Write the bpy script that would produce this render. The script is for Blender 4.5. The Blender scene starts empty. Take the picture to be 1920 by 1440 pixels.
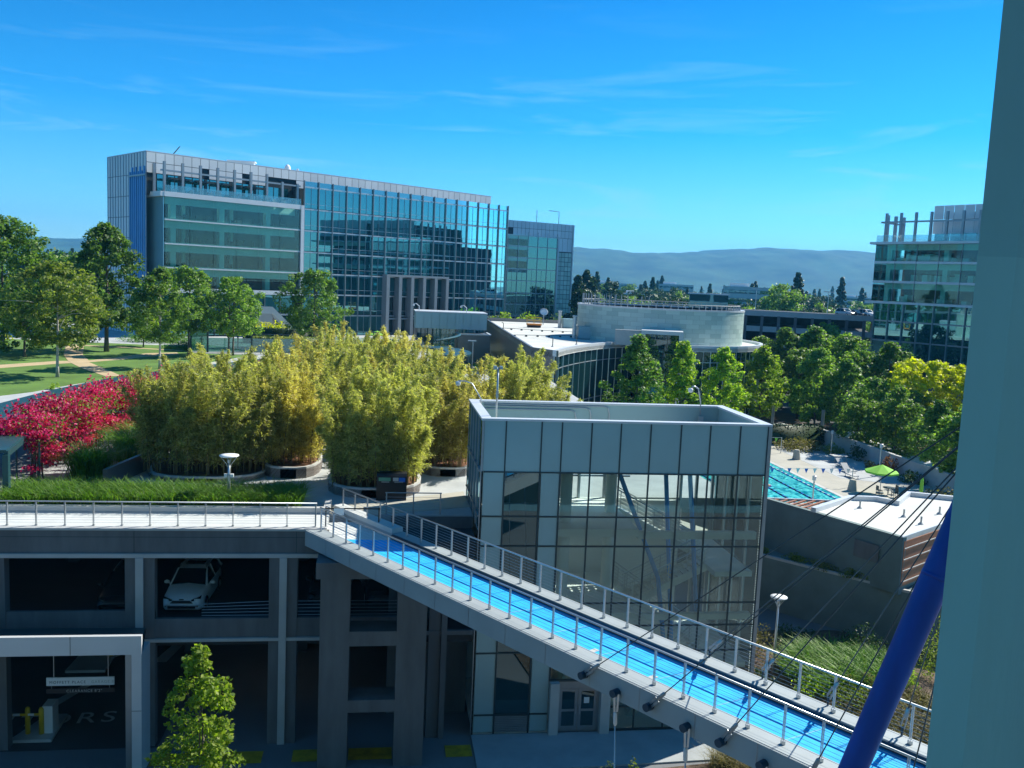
import bpy, math, random
import numpy as np
R = math.radians
scene = bpy.context.scene
COL = scene.collection
random.seed(7)
rng = np.random.default_rng(7)

# ------------------------------------------------------------------ camera
cam_d = bpy.data.cameras.new("camera")
cam = bpy.data.objects.new("camera", cam_d)
COL.objects.link(cam)
cam_d.sensor_width = 36.0
cam_d.lens = 1690.0 / 1920.0 * 36.0
cam_d.clip_start = 0.05
cam_d.clip_end = 20000.0
from mathutils import Matrix, Vector
_yaw, _pit, _rol = R(8.25), R(6.52), R(2.53)
_F = Vector((math.sin(_yaw) * math.cos(_pit), math.cos(_yaw) * math.cos(_pit), -math.sin(_pit)))
_Rt = Vector((math.cos(_yaw), -math.sin(_yaw), 0.0))
_U = _Rt.cross(_F)
_X = math.cos(_rol) * _Rt + math.sin(_rol) * _U
_Y = -math.sin(_rol) * _Rt + math.cos(_rol) * _U
_m = Matrix((( _X.x, _Y.x, -_F.x, 0.0), (_X.y, _Y.y, -_F.y, 0.0), (_X.z, _Y.z, -_F.z, 21.4), (0, 0, 0, 1)))
cam.matrix_world = _m
scene.camera = cam

# ------------------------------------------------------------------ light
SUN_AZ = math.atan2(0.89, 0.455)      # from +Y towards +X
SUN_EL = R(41.0)
sun_d = bpy.data.lights.new("sun", 'SUN')
sun_d.energy = 5.0
sun_d.angle = R(0.53)
sun_d.color = (1.0, 0.95, 0.84)
sun = bpy.data.objects.new("sun", sun_d)
COL.objects.link(sun)
_sd = Vector((math.sin(SUN_AZ) * math.cos(SUN_EL), math.cos(SUN_AZ) * math.cos(SUN_EL), math.sin(SUN_EL)))
sun.rotation_euler = _sd.to_track_quat('Z', 'Y').to_euler()
sun.location = (60, 40, 80)

world = bpy.data.worlds.new("World")
scene.world = world
world.use_nodes = True
wt = world.node_tree
wt.nodes.clear()
def N(t, typ, **kw):
    n = t.nodes.new(typ)
    for k, v in kw.items():
        setattr(n, k, v)
    return n
sky = N(wt, 'ShaderNodeTexSky', sky_type='NISHITA', sun_disc=False)
sky.sun_elevation = SUN_EL
sky.sun_rotation = SUN_AZ
sky.altitude = 0.0
sky.air_density = 1.0
sky.dust_density = 0.25
sky.ozone_density = 3.0
tint = N(wt, 'ShaderNodeMixRGB', blend_type='MULTIPLY')
tint.inputs[0].default_value = 1.0
tr_ = N(wt, 'ShaderNodeValToRGB')      # clear deep sky: paler towards the horizon
_te = tr_.color_ramp.elements
_te[0].position = 0.0; _te[0].color = (0.43, 0.70, 0.92, 1)
_te[1].position = 1.0; _te[1].color = (0.085, 0.42, 0.58, 1)
for _p, _c in ((0.07, (0.245, 0.595, 0.87)), (0.16, (0.06, 0.46, 0.77)), (0.30, (0.022, 0.355, 0.64))):
    _x = _te.new(_p); _x.color = _c + (1,)
tk = N(wt, 'ShaderNodeMixRGB', blend_type='MULTIPLY'); tk.inputs[0].default_value = 1.0; tk.inputs[2].default_value = (2.0, 2.0, 2.0, 1)
tc = N(wt, 'ShaderNodeTexCoord')
mp = N(wt, 'ShaderNodeMapping')
mp.inputs['Scale'].default_value = (1.6, 1.6, 15.0)
mp.inputs['Rotation'].default_value = (R(4), R(-5), R(20))
nz = N(wt, 'ShaderNodeTexNoise')
nz.inputs['Scale'].default_value = 2.1
nz.inputs['Detail'].default_value = 7.0
nz.inputs['Roughness'].default_value = 0.62
nz.inputs['Distortion'].default_value = 0.7
rp = N(wt, 'ShaderNodeValToRGB')
rp.color_ramp.elements[0].position = 0.53
rp.color_ramp.elements[0].color = (0, 0, 0, 1)
rp.color_ramp.elements[1].position = 0.80
rp.color_ramp.elements[1].color = (1, 1, 1, 1)
sx = N(wt, 'ShaderNodeSeparateXYZ')
el = N(wt, 'ShaderNodeValToRGB')
cr = el.color_ramp
cr.elements[0].position = 0.0
cr.elements[0].color = (0.42, 0.42, 0.42, 1)
cr.elements[1].position = 0.26
cr.elements[1].color = (0.06, 0.06, 0.06, 1)
_e = cr.elements.new(0.12); _e.color = (0.68, 0.68, 0.68, 1)
mu = N(wt, 'ShaderNodeMath', operation='MULTIPLY')
cl = N(wt, 'ShaderNodeMixRGB')
cl.inputs[2].default_value = (4.2, 7.6, 9.6, 1)
bg = N(wt, 'ShaderNodeBackground')
bg.inputs[1].default_value = 0.068
wo = N(wt, 'ShaderNodeOutputWorld')
L = wt.links.new
L(sky.outputs[0], tint.inputs[1])
L(tc.outputs['Generated'], mp.inputs[0]); L(mp.outputs[0], nz.inputs[0]); L(nz.outputs[0], rp.inputs[0])
L(tc.outputs['Generated'], sx.inputs[0]); L(sx.outputs[2], el.inputs[0])
L(rp.outputs[0], mu.inputs[0]); L(el.outputs[0], mu.inputs[1]); L(mu.outputs[0], cl.inputs[0])
L(sx.outputs[2], tr_.inputs[0]); L(tr_.outputs[0], tint.inputs[2]); L(tint.outputs[0], tk.inputs[1]); L(tk.outputs[0], cl.inputs[1]); L(cl.outputs[0], bg.inputs[0]); L(bg.outputs[0], wo.inputs[0])

scene.view_settings.view_transform = 'Standard'
scene.view_settings.look = 'None'
scene.view_settings.exposure = 0.8
scene.view_settings.gamma = 1.0
scene.view_settings.use_curve_mapping = False
scene.render.engine = 'CYCLES'
scene.cycles.max_bounces = 8
scene.cycles.transparent_max_bounces = 16
scene.cycles.use_denoising = True
scene.cycles.volume_bounces = 0
scene.cycles.caustics_reflective = False
scene.cycles.caustics_refractive = False

# ------------------------------------------------------------------ materials
def mat_base(name):
    m = bpy.data.materials.new(name)
    m.use_nodes = True
    t = m.node_tree
    t.nodes.clear()
    o = N(t, 'ShaderNodeOutputMaterial')
    return m, t, o
def M(name, col, rough=0.6, metal=0.0, var=0.10, scale=1.0, bump=0.0, bscale=None, stretch=(1, 1, 1), spec=0.4):
    m, t, o = mat_base(name)
    b = N(t, 'ShaderNodeBsdfPrincipled')
    b.inputs['Roughness'].default_value = rough
    b.inputs['Metallic'].default_value = metal
    b.inputs['Specular IOR Level'].default_value = spec
    c = N(t, 'ShaderNodeTexCoord')
    mp = N(t, 'ShaderNodeMapping'); mp.inputs['Scale'].default_value = stretch
    n = N(t, 'ShaderNodeTexNoise')
    n.inputs['Scale'].default_value = scale
    n.inputs['Detail'].default_value = 6
    n.inputs['Roughness'].default_value = 0.6
    r = N(t, 'ShaderNodeValToRGB')
    r.color_ramp.elements[0].position = 0.3
    r.color_ramp.elements[1].position = 0.72
    r.color_ramp.elements[0].color = tuple(max(0, x * (1 - var)) for x in col) + (1,)
    r.color_ramp.elements[1].color = tuple(min(1, x * (1 + var)) for x in col) + (1,)
    t.links.new(c.outputs['Object'], mp.inputs[0]); t.links.new(mp.outputs[0], n.inputs[0])
    t.links.new(n.outputs[0], r.inputs[0]); t.links.new(r.outputs[0], b.inputs['Base Color'])
    if bump:
        n2 = N(t, 'ShaderNodeTexNoise'); n2.inputs['Scale'].default_value = bscale or scale * 4; n2.inputs['Detail'].default_value = 4
        bp = N(t, 'ShaderNodeBump'); bp.inputs['Strength'].default_value = bump; bp.inputs['Distance'].default_value = 0.05
        t.links.new(mp.outputs[0], n2.inputs[0]); t.links.new(n2.outputs[0], bp.inputs['Height']); t.links.new(bp.outputs[0], b.inputs['Normal'])
    t.links.new(b.outputs[0], o.inputs[0])
    return m
def LEAF(name, c1, c2, c3, trans=0.4, rough=0.5):
    m, t, o = mat_base(name)
    g = N(t, 'ShaderNodeNewGeometry')
    r = N(t, 'ShaderNodeValToRGB')
    e = r.color_ramp.elements
    e[0].position = 0.0; e[0].color = c1 + (1,)
    e[1].position = 1.0; e[1].color = c3 + (1,)
    x = e.new(0.5); x.color = c2 + (1,)
    t.links.new(g.outputs['Random Per Island'], r.inputs[0])
    oi = N(t, 'ShaderNodeObjectInfo')
    hs = N(t, 'ShaderNodeHueSaturation')
    mr = N(t, 'ShaderNodeMapRange'); mr.inputs[3].default_value = 0.8; mr.inputs[4].default_value = 1.2
    t.links.new(oi.outputs['Random'], mr.inputs[0]); t.links.new(mr.outputs[0], hs.inputs['Value'])
    t.links.new(r.outputs[0], hs.inputs['Color'])
    b = N(t, 'ShaderNodeBsdfPrincipled'); b.inputs['Roughness'].default_value = rough; b.inputs['Specular IOR Level'].default_value = 0.3
    tr = N(t, 'ShaderNodeBsdfTranslucent')
    mx = N(t, 'ShaderNodeMixShader'); mx.inputs[0].default_value = trans
    br = N(t, 'ShaderNodeMixRGB', blend_type='MULTIPLY'); br.inputs[0].default_value = 1.0; br.inputs[2].default_value = (1.55, 1.75, 0.6, 1)
    t.links.new(hs.outputs[0], b.inputs['Base Color']); t.links.new(hs.outputs[0], br.inputs[1]); t.links.new(br.outputs[0], tr.inputs[0])
    t.links.new(b.outputs[0], mx.inputs[1]); t.links.new(tr.outputs[0], mx.inputs[2]); t.links.new(mx.outputs[0], o.inputs[0])
    return m
def GLASS(name, tintc, refl, base, rcol=(0.9, 0.97, 1.0), rough=0.015, alpha=1.0, wob=0.003):
    """coated facade glass: mirror share + dark body (alpha=1) or see-through (alpha<1)"""
    m, t, o = mat_base(name)
    gl = N(t, 'ShaderNodeBsdfGlossy'); gl.inputs['Color'].default_value = rcol + (1,); gl.inputs['Roughness'].default_value = rough
    c = N(t, 'ShaderNodeTexCoord'); n = N(t, 'ShaderNodeTexNoise'); n.inputs['Scale'].default_value = 0.35; n.inputs['Detail'].default_value = 2
    bp = N(t, 'ShaderNodeBump'); bp.inputs['Strength'].default_value = wob * 10; bp.inputs['Distance'].default_value = 0.1
    t.links.new(c.outputs['Object'], n.inputs[0]); t.links.new(n.outputs[0], bp.inputs['Height']); t.links.new(bp.outputs[0], gl.inputs['Normal'])
    df = N(t, 'ShaderNodeBsdfDiffuse'); df.inputs[0].default_value = base + (1,)
    body = df
    if alpha < 1.0:
        tp = N(t, 'ShaderNodeBsdfTransparent'); tp.inputs[0].default_value = tintc + (1,)
        mb = N(t, 'ShaderNodeMixShader'); mb.inputs[0].default_value = 1 - alpha
        t.links.new(df.outputs[0], mb.inputs[1]); t.links.new(tp.outputs[0], mb.inputs[2]); body = mb
    fr = N(t, 'ShaderNodeFresnel'); fr.inputs[0].default_value = 1.5
    mr = N(t, 'ShaderNodeMapRange'); mr.inputs[1].default_value = 0.04; mr.inputs[2].default_value = 1.0; mr.inputs[3].default_value = refl; mr.inputs[4].default_value = 1.0
    mx = N(t, 'ShaderNodeMixShader')
    t.links.new(fr.outputs[0], mr.inputs[0]); t.links.new(mr.outputs[0], mx.inputs[0])
    t.links.new(body.outputs[0], mx.inputs[1]); t.links.new(gl.outputs[0], mx.inputs[2]); t.links.new(mx.outputs[0], o.inputs[0])
    return m
def EMIT(name, col, s):
    m, t, o = mat_base(name)
    e = N(t, 'ShaderNodeEmission'); e.inputs[0].default_value = col + (1,); e.inputs[1].default_value = s
    t.links.new(e.outputs[0], o.inputs[0]); return m

mt = {}
mt['street'] = M('ground_paving', (0.16, 0.17, 0.18), 0.85, var=0.15, scale=0.15, bump=0.2, bscale=8)
mt['plain'] = M('far_ground', (0.07, 0.085, 0.055), 0.95, var=0.4, scale=0.01)
mt['asphalt'] = M('asphalt', (0.055, 0.058, 0.06), 0.9, var=0.2, scale=0.3, bump=0.2, bscale=12)
mt['walk'] = M('white_walkway', (0.55, 0.57, 0.555), 0.8, var=0.10, scale=0.8, bump=0.1, bscale=10)
mt['apron'] = M('apron_paving', (0.34, 0.37, 0.38), 0.85, var=0.12, scale=0.8, bump=0.1, bscale=10)
mt['pave'] = M('plaza_paving', (0.40, 0.42, 0.42), 0.85, var=0.16, scale=0.5, bump=0.15, bscale=9)
mt['pavewarm'] = M('warm_paving', (0.40, 0.385, 0.325), 0.85, var=0.12, scale=0.5, bump=0.15, bscale=9)
mt['lawn'] = M('lawn', (0.10, 0.19, 0.032), 0.9, var=0.28, scale=0.35, bump=0.5, bscale=14)
mt['path'] = M('tan_path', (0.47, 0.36, 0.21), 0.9, var=0.14, scale=0.6, bump=0.2, bscale=10)
mt['mulch'] = M('mulch', (0.11, 0.075, 0.05), 0.95, var=0.5, scale=3, bump=0.8, bscale=16)
mt['soil'] = M('planter_soil', (0.16, 0.075, 0.04), 0.95, var=0.4, scale=3, bump=0.6, bscale=16)
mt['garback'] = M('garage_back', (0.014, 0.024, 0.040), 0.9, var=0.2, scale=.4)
mt['conc'] = M('garage_concrete', (0.135, 0.14, 0.145), 0.8, var=0.22, scale=1.3, bump=0.10, bscale=6, stretch=(1, 1, .22))
mt['concd'] = M('shade_toned_concrete', (0.038, 0.042, 0.046), 0.85, var=0.14, scale=0.4, bump=0.1, bscale=6)  # darker than real concrete: shade of the unlit garage put into the colour
mt['concl'] = M('pale_concrete', (0.46, 0.465, 0.45), 0.8, var=0.10, scale=0.7, bump=0.08, bscale=7)
mt['metal'] = M('panel_metal', (0.30, 0.45, 0.47), 0.4, 0.25, var=0.07, scale=0.3)
mt['trim'] = M('pale_trim', (0.60, 0.63, 0.65), 0.42, 0.2, var=0.05, scale=0.5)
mt['alu'] = M('aluminium', (0.50, 0.53, 0.55), 0.35, 0.7, var=0.06, scale=1.0)
mt['steel'] = M('grey_steel', (0.30, 0.33, 0.35), 0.4, 0.6, var=0.08, scale=1.5)
mt['darkfr'] = M('dark_frame', (0.045, 0.07, 0.08), 0.45, 0.5, var=0.1, scale=1.0)
mt['teal'] = M('dark_teal_metal', (0.025, 0.085, 0.095), 0.42, 0.35, var=0.18, scale=0.6)
mt['black'] = M('black', (0.012, 0.013, 0.015), 0.5, var=0.2, scale=1)
mt['bridgeblue'] = M('blue_coating', (0.012, 0.42, 0.86), 0.75, var=0.18, scale=1.6, bump=0.05, bscale=14)
mt['jointblue'] = M('worn_joint', (0.16, 0.46, 0.72), 0.8, var=0.2, scale=3)
mt['bridgegrey'] = M('bridge_grey', (0.33, 0.37, 0.38), 0.6, 0.1, var=0.08, scale=0.7)
mt['pipe'] = M('navy_pipe', (0.016, 0.05, 0.085), 0.35, 0.3, var=0.1, scale=0.8)
mt['mast'] = M('mast_blue', (0.005, 0.048, 0.30), 0.45, 0.0, var=0.22, scale=2.0, bump=0.05, bscale=20, stretch=(1, 1, .2))
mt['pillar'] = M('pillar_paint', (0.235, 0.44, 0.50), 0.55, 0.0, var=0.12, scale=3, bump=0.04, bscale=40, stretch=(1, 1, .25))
mt['pillarup'] = M('pillar_reflection_tone', (0.20, 0.385, 0.45), 0.55, 0.0, var=0.12, scale=3, bump=0.04, bscale=40, stretch=(1, 1, .25))  # same pillar, darker above: a reflection's tone put into the colour
mt['roofw'] = M('white_roof', (0.56, 0.57, 0.53), 0.75, var=0.16, scale=0.22, bump=0.1, bscale=3)
mt['white'] = M('white_paint', (0.74, 0.76, 0.76), 0.45, var=0.03, scale=1)
mt['tact'] = M('dull_yellow', (0.44, 0.29, 0.015), 0.8, var=0.35, scale=2)  # darker yellow than the bollard paint, with mottled tone
mt['yellow'] = M('yellow_paint', (0.62, 0.42, 0.02), 0.55, var=0.15, scale=2)
mt['orange'] = M('orange_paint', (0.62, 0.22, 0.03), 0.5, var=0.1, scale=2)
mt['lime'] = M('lime_canvas', (0.22, 0.55, 0.05), 0.8, var=0.08, scale=2)
mt['wood'] = M('brown_slats', (0.30, 0.12, 0.06), 0.65, var=0.25, scale=1.5, stretch=(1, 1, 6))
mt['bark'] = M('bark', (0.14, 0.115, 0.09), 0.9, var=0.3, scale=3, bump=0.5, bscale=12, stretch=(1, 1, .3))
mt['barkl'] = M('pale_bark', (0.46, 0.43, 0.38), 0.9, var=0.25, scale=3, bump=0.4, bscale=12)
mt['culm'] = M('bamboo_culm', (0.20, 0.15, 0.06), 0.6, var=0.35, scale=2)
mt['drum'] = M('drum_panel', (0.22, 0.30, 0.28), 0.6, 0.0, var=0.08, scale=0.25)
mt['taupe'] = M('taupe_panel', (0.21, 0.205, 0.20), 0.32, 0.5, var=0.12, scale=0.15)
mt['gwall'] = M('pool_wall', (0.155, 0.21, 0.205), 0.85, var=0.2, scale=0.4, bump=0.1)
mt['green_roof'] = M('sedum_roof', (0.24, 0.25, 0.02), 0.95, var=0.4, scale=0.35, bump=0.6, bscale=8)
mt['interior'] = M('interior_wall', (0.80, 0.83, 0.80), 0.8, var=0.08, scale=0.4)
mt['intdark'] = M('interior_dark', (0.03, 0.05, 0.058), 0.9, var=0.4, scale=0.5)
mt['office'] = M('office_slab', (0.58, 0.80, 0.72), 0.7, var=0.08, scale=0.5)
mt['brace'] = M('brace_blue', (0.08, 0.40, 0.95), 0.4, var=0.06, scale=1)
mt['stairm'] = M('stair_metal', (0.66, 0.68, 0.64), 0.45, 0.3, var=0.08, scale=1)
mt['carw'] = M('car_white', (0.88, 0.89, 0.88), 0.3, 0.0, var=0.02, scale=1, spec=0.6)
mt['card'] = M('car_dark', (0.03, 0.032, 0.038), 0.22, 0.2, var=0.05, scale=1, spec=0.6)
mt['cars'] = M('car_silver', (0.42, 0.44, 0.46), 0.28, 0.5, var=0.04, scale=1)
mt['tyre'] = M('tyre', (0.02, 0.02, 0.02), 0.85, var=0.2, scale=3)
mt['carglass'] = M('car_glass', (0.008, 0.012, 0.015), 0.06, var=0.1, scale=1, spec=0.6)
mt['hill'] = M('hill_scrub', (0.035, 0.07, 0.03), 0.95, var=0.75, scale=0.006, bump=1.0, bscale=0.03)
mt['distoff'] = M('pale_office', (0.50, 0.53, 0.52), 0.7, var=0.08, scale=0.1)
mt['skin'] = M('skin', (0.45, 0.27, 0.19), 0.6, var=0.05, scale=4)
mt['cloth'] = M('rust_clothing', (0.30, 0.10, 0.07), 0.85, var=0.1, scale=3)
mt['sign'] = M('sign_white', (0.70, 0.74, 0.74), 0.5, var=0.02, scale=1)
mt['ink'] = M('sign_ink', (0.05, 0.07, 0.09), 0.6, var=0.05, scale=1)
mt['inkg'] = M('sign_grey_ink', (0.38, 0.42, 0.42), 0.6, var=0.05, scale=1)
mt['bingreen'] = M('bin_green', (0.10, 0.30, 0.20), 0.5, var=0.05, scale=2)
mt['binblue'] = M('bin_blue', (0.02, 0.14, 0.55), 0.5, var=0.05, scale=2)
mt['lamp_on'] = EMIT('garage_lamp', (1.0, 0.86, 0.62), 1.3)
mt['gside'] = GLASS('sky_toned_side_glass', (0.3, 0.5, 0.55), 0.20, (0.22, 0.38, 0.42), (0.75, 0.95, 1.0))  # pale sky reflection put into the diffuse base colour
mt['gblue'] = GLASS('blue_glass', (0.3, 0.5, 0.55), 0.28, (0.006, 0.055, 0.068), (0.36, 0.85, 0.92))
mt['gblue2'] = GLASS('far_blue_glass', (0.3, 0.5, 0.55), 0.30, (0.02, 0.07, 0.08), (0.55, 0.88, 1.0))
mt['gdark'] = GLASS('dark_glass', (0.3, 0.5, 0.5), 0.14, (0.006, 0.028, 0.03), (0.7, 0.92, 1.0))
mt['gclear'] = GLASS('clear_glass', (0.74, 0.96, 0.92), 0.05, (0.01, 0.03, 0.03), (0.8, 0.95, 1.0), alpha=0.02)
mt['gtower'] = GLASS('tower_glass', (0.88, 0.96, 0.94), 0.07, (0.02, 0.045, 0.045), (0.8, 0.95, 1.0), alpha=0.02)
mt['gpark'] = GLASS('green_screen_glass', (0.55, 0.85, 0.78), 0.10, (0.15, 0.32, 0.28), (0.8, 0.95, 1.0), alpha=0.45)
mt['gflank'] = GLASS('flank_glass', (0.97, 0.99, 0.98), 0.04, (0.62, 0.72, 0.70), (0.8, 0.95, 1.0), alpha=0.03)
mt['gbal'] = GLASS('balustrade_glass', (0.75, 0.9, 0.92), 0.10, (0.2, 0.3, 0.32), (0.8, 0.95, 1.0), alpha=0.15)
mt['lf_maple'] = LEAF('maple_leaf', (0.042, 0.1, 0.02), (0.105, 0.2, 0.038), (0.21, 0.31, 0.062), 0.42)
mt['lf_olive'] = LEAF('olive_leaf', (0.065, 0.11, 0.02), (0.15, 0.2, 0.038), (0.25, 0.275, 0.06), 0.42)
mt['lf_bright'] = LEAF('bright_leaf', (0.1, 0.19, 0.022), (0.22, 0.32, 0.036), (0.36, 0.44, 0.05), 0.52)
mt['lf_mid'] = LEAF('mid_leaf', (0.06, 0.13, 0.026), (0.14, 0.235, 0.048), (0.24, 0.34, 0.072), 0.46)
mt['lf_yellow'] = LEAF('yellow_leaf', (0.24, 0.29, 0.01), (0.46, 0.47, 0.014), (0.6, 0.56, 0.018), 0.48)
mt['lf_dark'] = LEAF('dark_leaf', (0.016, 0.045, 0.018), (0.034, 0.078, 0.026), (0.06, 0.11, 0.034), 0.2)
mt['lf_bam'] = LEAF('bamboo_leaf', (0.24, 0.245, 0.085), (0.39, 0.375, 0.15), (0.53, 0.49, 0.225), 0.54)
mt['lf_bamy'] = LEAF('golden_bamboo_leaf', (0.32, 0.275, 0.1), (0.48, 0.41, 0.17), (0.62, 0.53, 0.25), 0.54)
mt['lf_red'] = LEAF('magenta_bract', (0.24, 0.003, 0.055), (0.48, 0.01, 0.12), (0.68, 0.04, 0.19), 0.3)
mt['lf_grass'] = LEAF('grass_blade', (0.055, 0.15, 0.014), (0.12, 0.26, 0.026), (0.24, 0.38, 0.055), 0.42)
mt['lf_dry'] = LEAF('dry_shrub', (0.10, 0.085, 0.035), (0.17, 0.15, 0.05), (0.22, 0.19, 0.08), 0.3)
mt['lf_hedge'] = LEAF('hedge_leaf', (0.008, 0.022, 0.010), (0.016, 0.040, 0.014), (0.03, 0.06, 0.02), 0.05)
mt['lf_pale'] = LEAF('pale_clipped_leaf', (0.13, 0.17, 0.045), (0.21, 0.25, 0.075), (0.30, 0.33, 0.12), 0.3)
mt['lf_russet'] = LEAF('russet_leaf', (0.14, 0.05, 0.03), (0.24, 0.09, 0.05), (0.28, 0.14, 0.07), 0.3)
# pool water
def _water():
    m, t, o = mat_base('pool_water')
    b = N(t, 'ShaderNodeBsdfPrincipled'); b.inputs['Roughness'].default_value = 0.08; b.inputs['Specular IOR Level'].default_value = 0.5
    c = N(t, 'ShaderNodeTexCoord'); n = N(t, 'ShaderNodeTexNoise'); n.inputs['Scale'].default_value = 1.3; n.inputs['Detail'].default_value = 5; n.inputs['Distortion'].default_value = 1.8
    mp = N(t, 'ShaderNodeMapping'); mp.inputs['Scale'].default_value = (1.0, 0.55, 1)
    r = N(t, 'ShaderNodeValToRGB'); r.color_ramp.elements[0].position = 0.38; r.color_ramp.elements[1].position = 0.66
    r.color_ramp.elements[0].color = (0.0, 0.23, 0.28, 1); r.color_ramp.elements[1].color = (0.13, 0.78, 0.72, 1)  # dark and bright ramp ends paint the caustic light pattern into the water
    bp = N(t, 'ShaderNodeBump'); bp.inputs['Strength'].default_value = 0.5; bp.inputs['Distance'].default_value = 0.25
    t.links.new(c.outputs['Object'], mp.inputs[0]); t.links.new(mp.outputs[0], n.inputs[0]); t.links.new(n.outputs[0], r.inputs[0])
    t.links.new(r.outputs[0], b.inputs['Base Color']); t.links.new(n.outputs[0], bp.inputs['Height']); t.links.new(bp.outputs[0], b.inputs['Normal'])
    t.links.new(b.outputs[0], o.inputs[0]); return m
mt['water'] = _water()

# ------------------------------------------------------------------ mesh helpers
class MB:
    def __init__(s): s.v = []; s.f = []; s.nv = 0
    def add(s, verts, faces):
        s.v.extend(verts); k = s.nv
        s.f.extend([tuple(i + k for i in f) for f in faces]); s.nv += len(verts); return s
    def poly(s, pts): return s.add([tuple(p) for p in pts], [tuple(range(len(pts)))])
    def box(s, x0, y0, z0, x1, y1, z1):
        return s.add([(x0,y0,z0),(x1,y0,z0),(x1,y1,z0),(x0,y1,z0),(x0,y0,z1),(x1,y0,z1),(x1,y1,z1),(x0,y1,z1)],
                     [(0,3,2,1),(4,5,6,7),(0,1,5,4),(1,2,6,5),(2,3,7,6),(3,0,4,7)])
    def hexa(s, o, a, b, c):
        o, a, b, c = map(np.array, (o, a, b, c))
        p = [o, o+a, o+a+b, o+b, o+c, o+a+c, o+a+b+c, o+b+c]
        return s.add([tuple(map(float, q)) for q in p], [(0,3,2,1),(4,5,6,7),(0,1,5,4),(1,2,6,5),(2,3,7,6),(3,0,4,7)])
    def beam(s, p, q, w, h, up=(0, 0, 1)):
        p = np.array(p, float); q = np.array(q, float); d = q - p; L_ = np.linalg.norm(d); d = d / L_
        u = np.array(up, float)
        if abs(d @ u) > 0.98: u = np.array((1.0, 0, 0))
        x = np.cross(d, u); x /= np.linalg.norm(x); y = np.cross(x, d)
        return s.hexa(p - x*w/2 - y*h/2, d*L_, x*w, y*h)
    def tube(s, pts, r, n=8, cap=True):
        pts = [np.array(p, float) for p in pts]
        rs = r if isinstance(r, (list, tuple)) else [r] * len(pts)
        vs = []; fs = []; ux = None
        for i, p in enumerate(pts):
            d = (pts[min(i+1, len(pts)-1)] - pts[max(i-1, 0)]); d = d / (np.linalg.norm(d) + 1e-9)
            if ux is None:
                a = np.array((0, 0, 1.0)) if abs(d[2]) < 0.9 else np.array((1.0, 0, 0))
                ux = np.cross(d, a)
            ux = ux - d * (ux @ d); ux /= np.linalg.norm(ux) + 1e-9
            uy = np.cross(d, ux)
            for k in range(n):
                t = 2 * math.pi * k / n
                vs.append(tuple(p + (ux * math.cos(t) + uy * math.sin(t)) * rs[i]))
        for i in range(len(pts) - 1):
            for k in range(n):
                a = i*n + k; b = i*n + (k+1) % n
                fs.append((a, b, b+n, a+n))
        if cap:
            fs.append(tuple(range(n))[::-1]); fs.append(tuple(range((len(pts)-1)*n, len(pts)*n)))
        return s.add(vs, fs)
    def lathe(s, prof, cx=0, cy=0, n=24):
        vs = []; fs = []
        for (r, z) in prof:
            for k in range(n):
                t = 2*math.pi*k/n; vs.append((cx + r*math.cos(t), cy + r*math.sin(t), z))
        for i in range(len(prof)-1):
            for k in range(n):
                a = i*n+k; b = i*n+(k+1) % n; fs.append((a, b, b+n, a+n))
        fs.append(tuple(range(n))[::-1]); fs.append(tuple(range((len(prof)-1)*n, len(prof)*n)))
        return s.add(vs, fs)
    def prism(s, poly, z0, z1):
        n = len(poly)
        v = [(p[0], p[1], z0) for p in poly] + [(p[0], p[1], z1) for p in poly]
        f = [tuple(range(n))[::-1], tuple(range(n, 2*n))] + [(i, (i+1) % n, n+(i+1) % n, n+i) for i in range(n)]
        return s.add(v, f)
    def band(s, pts, z0, z1, th=0.2):
        """vertical wall strip along a polyline, th thick (to the left of travel)"""
        P = [np.array(p[:2], float) for p in pts]; o = []
        for i in range(len(P)):
            d = P[min(i+1, len(P)-1)] - P[max(i-1, 0)]; d /= np.linalg.norm(d)
            o.append(P[i] + np.array((-d[1], d[0])) * th)
        for i in range(len(P)-1):
            a, b, c, d = P[i], P[i+1], o[i+1], o[i]
            s.prism([tuple(a), tuple(b), tuple(c), tuple(d)], z0, z1)
        return s
def arr_mesh(name, V, Fq):
    me = bpy.data.meshes.new(name)
    nv = len(V); nf = len(Fq); k = Fq.shape[1]
    me.vertices.add(nv); me.vertices.foreach_set('co', np.asarray(V, np.float32).ravel())
    me.loops.add(nf * k); me.loops.foreach_set('vertex_index', np.asarray(Fq, np.int32).ravel())
    me.polygons.add(nf); me.polygons.foreach_set('loop_start', np.arange(nf, dtype=np.int32) * k)
    me.polygons.foreach_set('loop_total', np.full(nf, k, np.int32))
    me.update(calc_edges=True); me.validate()
    return me
def wloc(o):
    p = np.zeros(3)
    while o is not None:
        p += np.array(o.location); o = o.parent
    return p
def obj(name, mb, m, parent=None, smooth=False, local=False):
    if isinstance(mb, MB):
        me = bpy.data.meshes.new(name)
        v = mb.v
        if parent is not None and not local:
            w = wloc(parent); v = (np.array(v) - w).tolist()
        me.from_pydata(v, [], mb.f); me.update()
    else:
        me = mb
    if len(me.materials) == 0: me.materials.append(mt[m] if isinstance(m, str) else m)
    if smooth:
        me.polygons.foreach_set('use_smooth', [True] * len(me.polygons))
    o = bpy.data.objects.new(name, me); COL.objects.link(o)
    if parent is not None: o.parent = parent
    return o
def tag(o, label, cat, group=None):
    o['label'] = label; o['category'] = cat
    if group: o['group'] = group
    return o
def thing(name, label, cat, loc=(0, 0, 0), group=None, rz=0.0):
    o = bpy.data.objects.new(name, None); COL.objects.link(o); o.empty_display_size = 0.3
    o.location = loc; o.rotation_euler = (0, 0, rz)
    return tag(o, label, cat, group)
def struct(name, mb, m, kind='structure', smooth=False):
    o = obj(name, mb, m, smooth=smooth); o['kind'] = kind; return o
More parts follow.
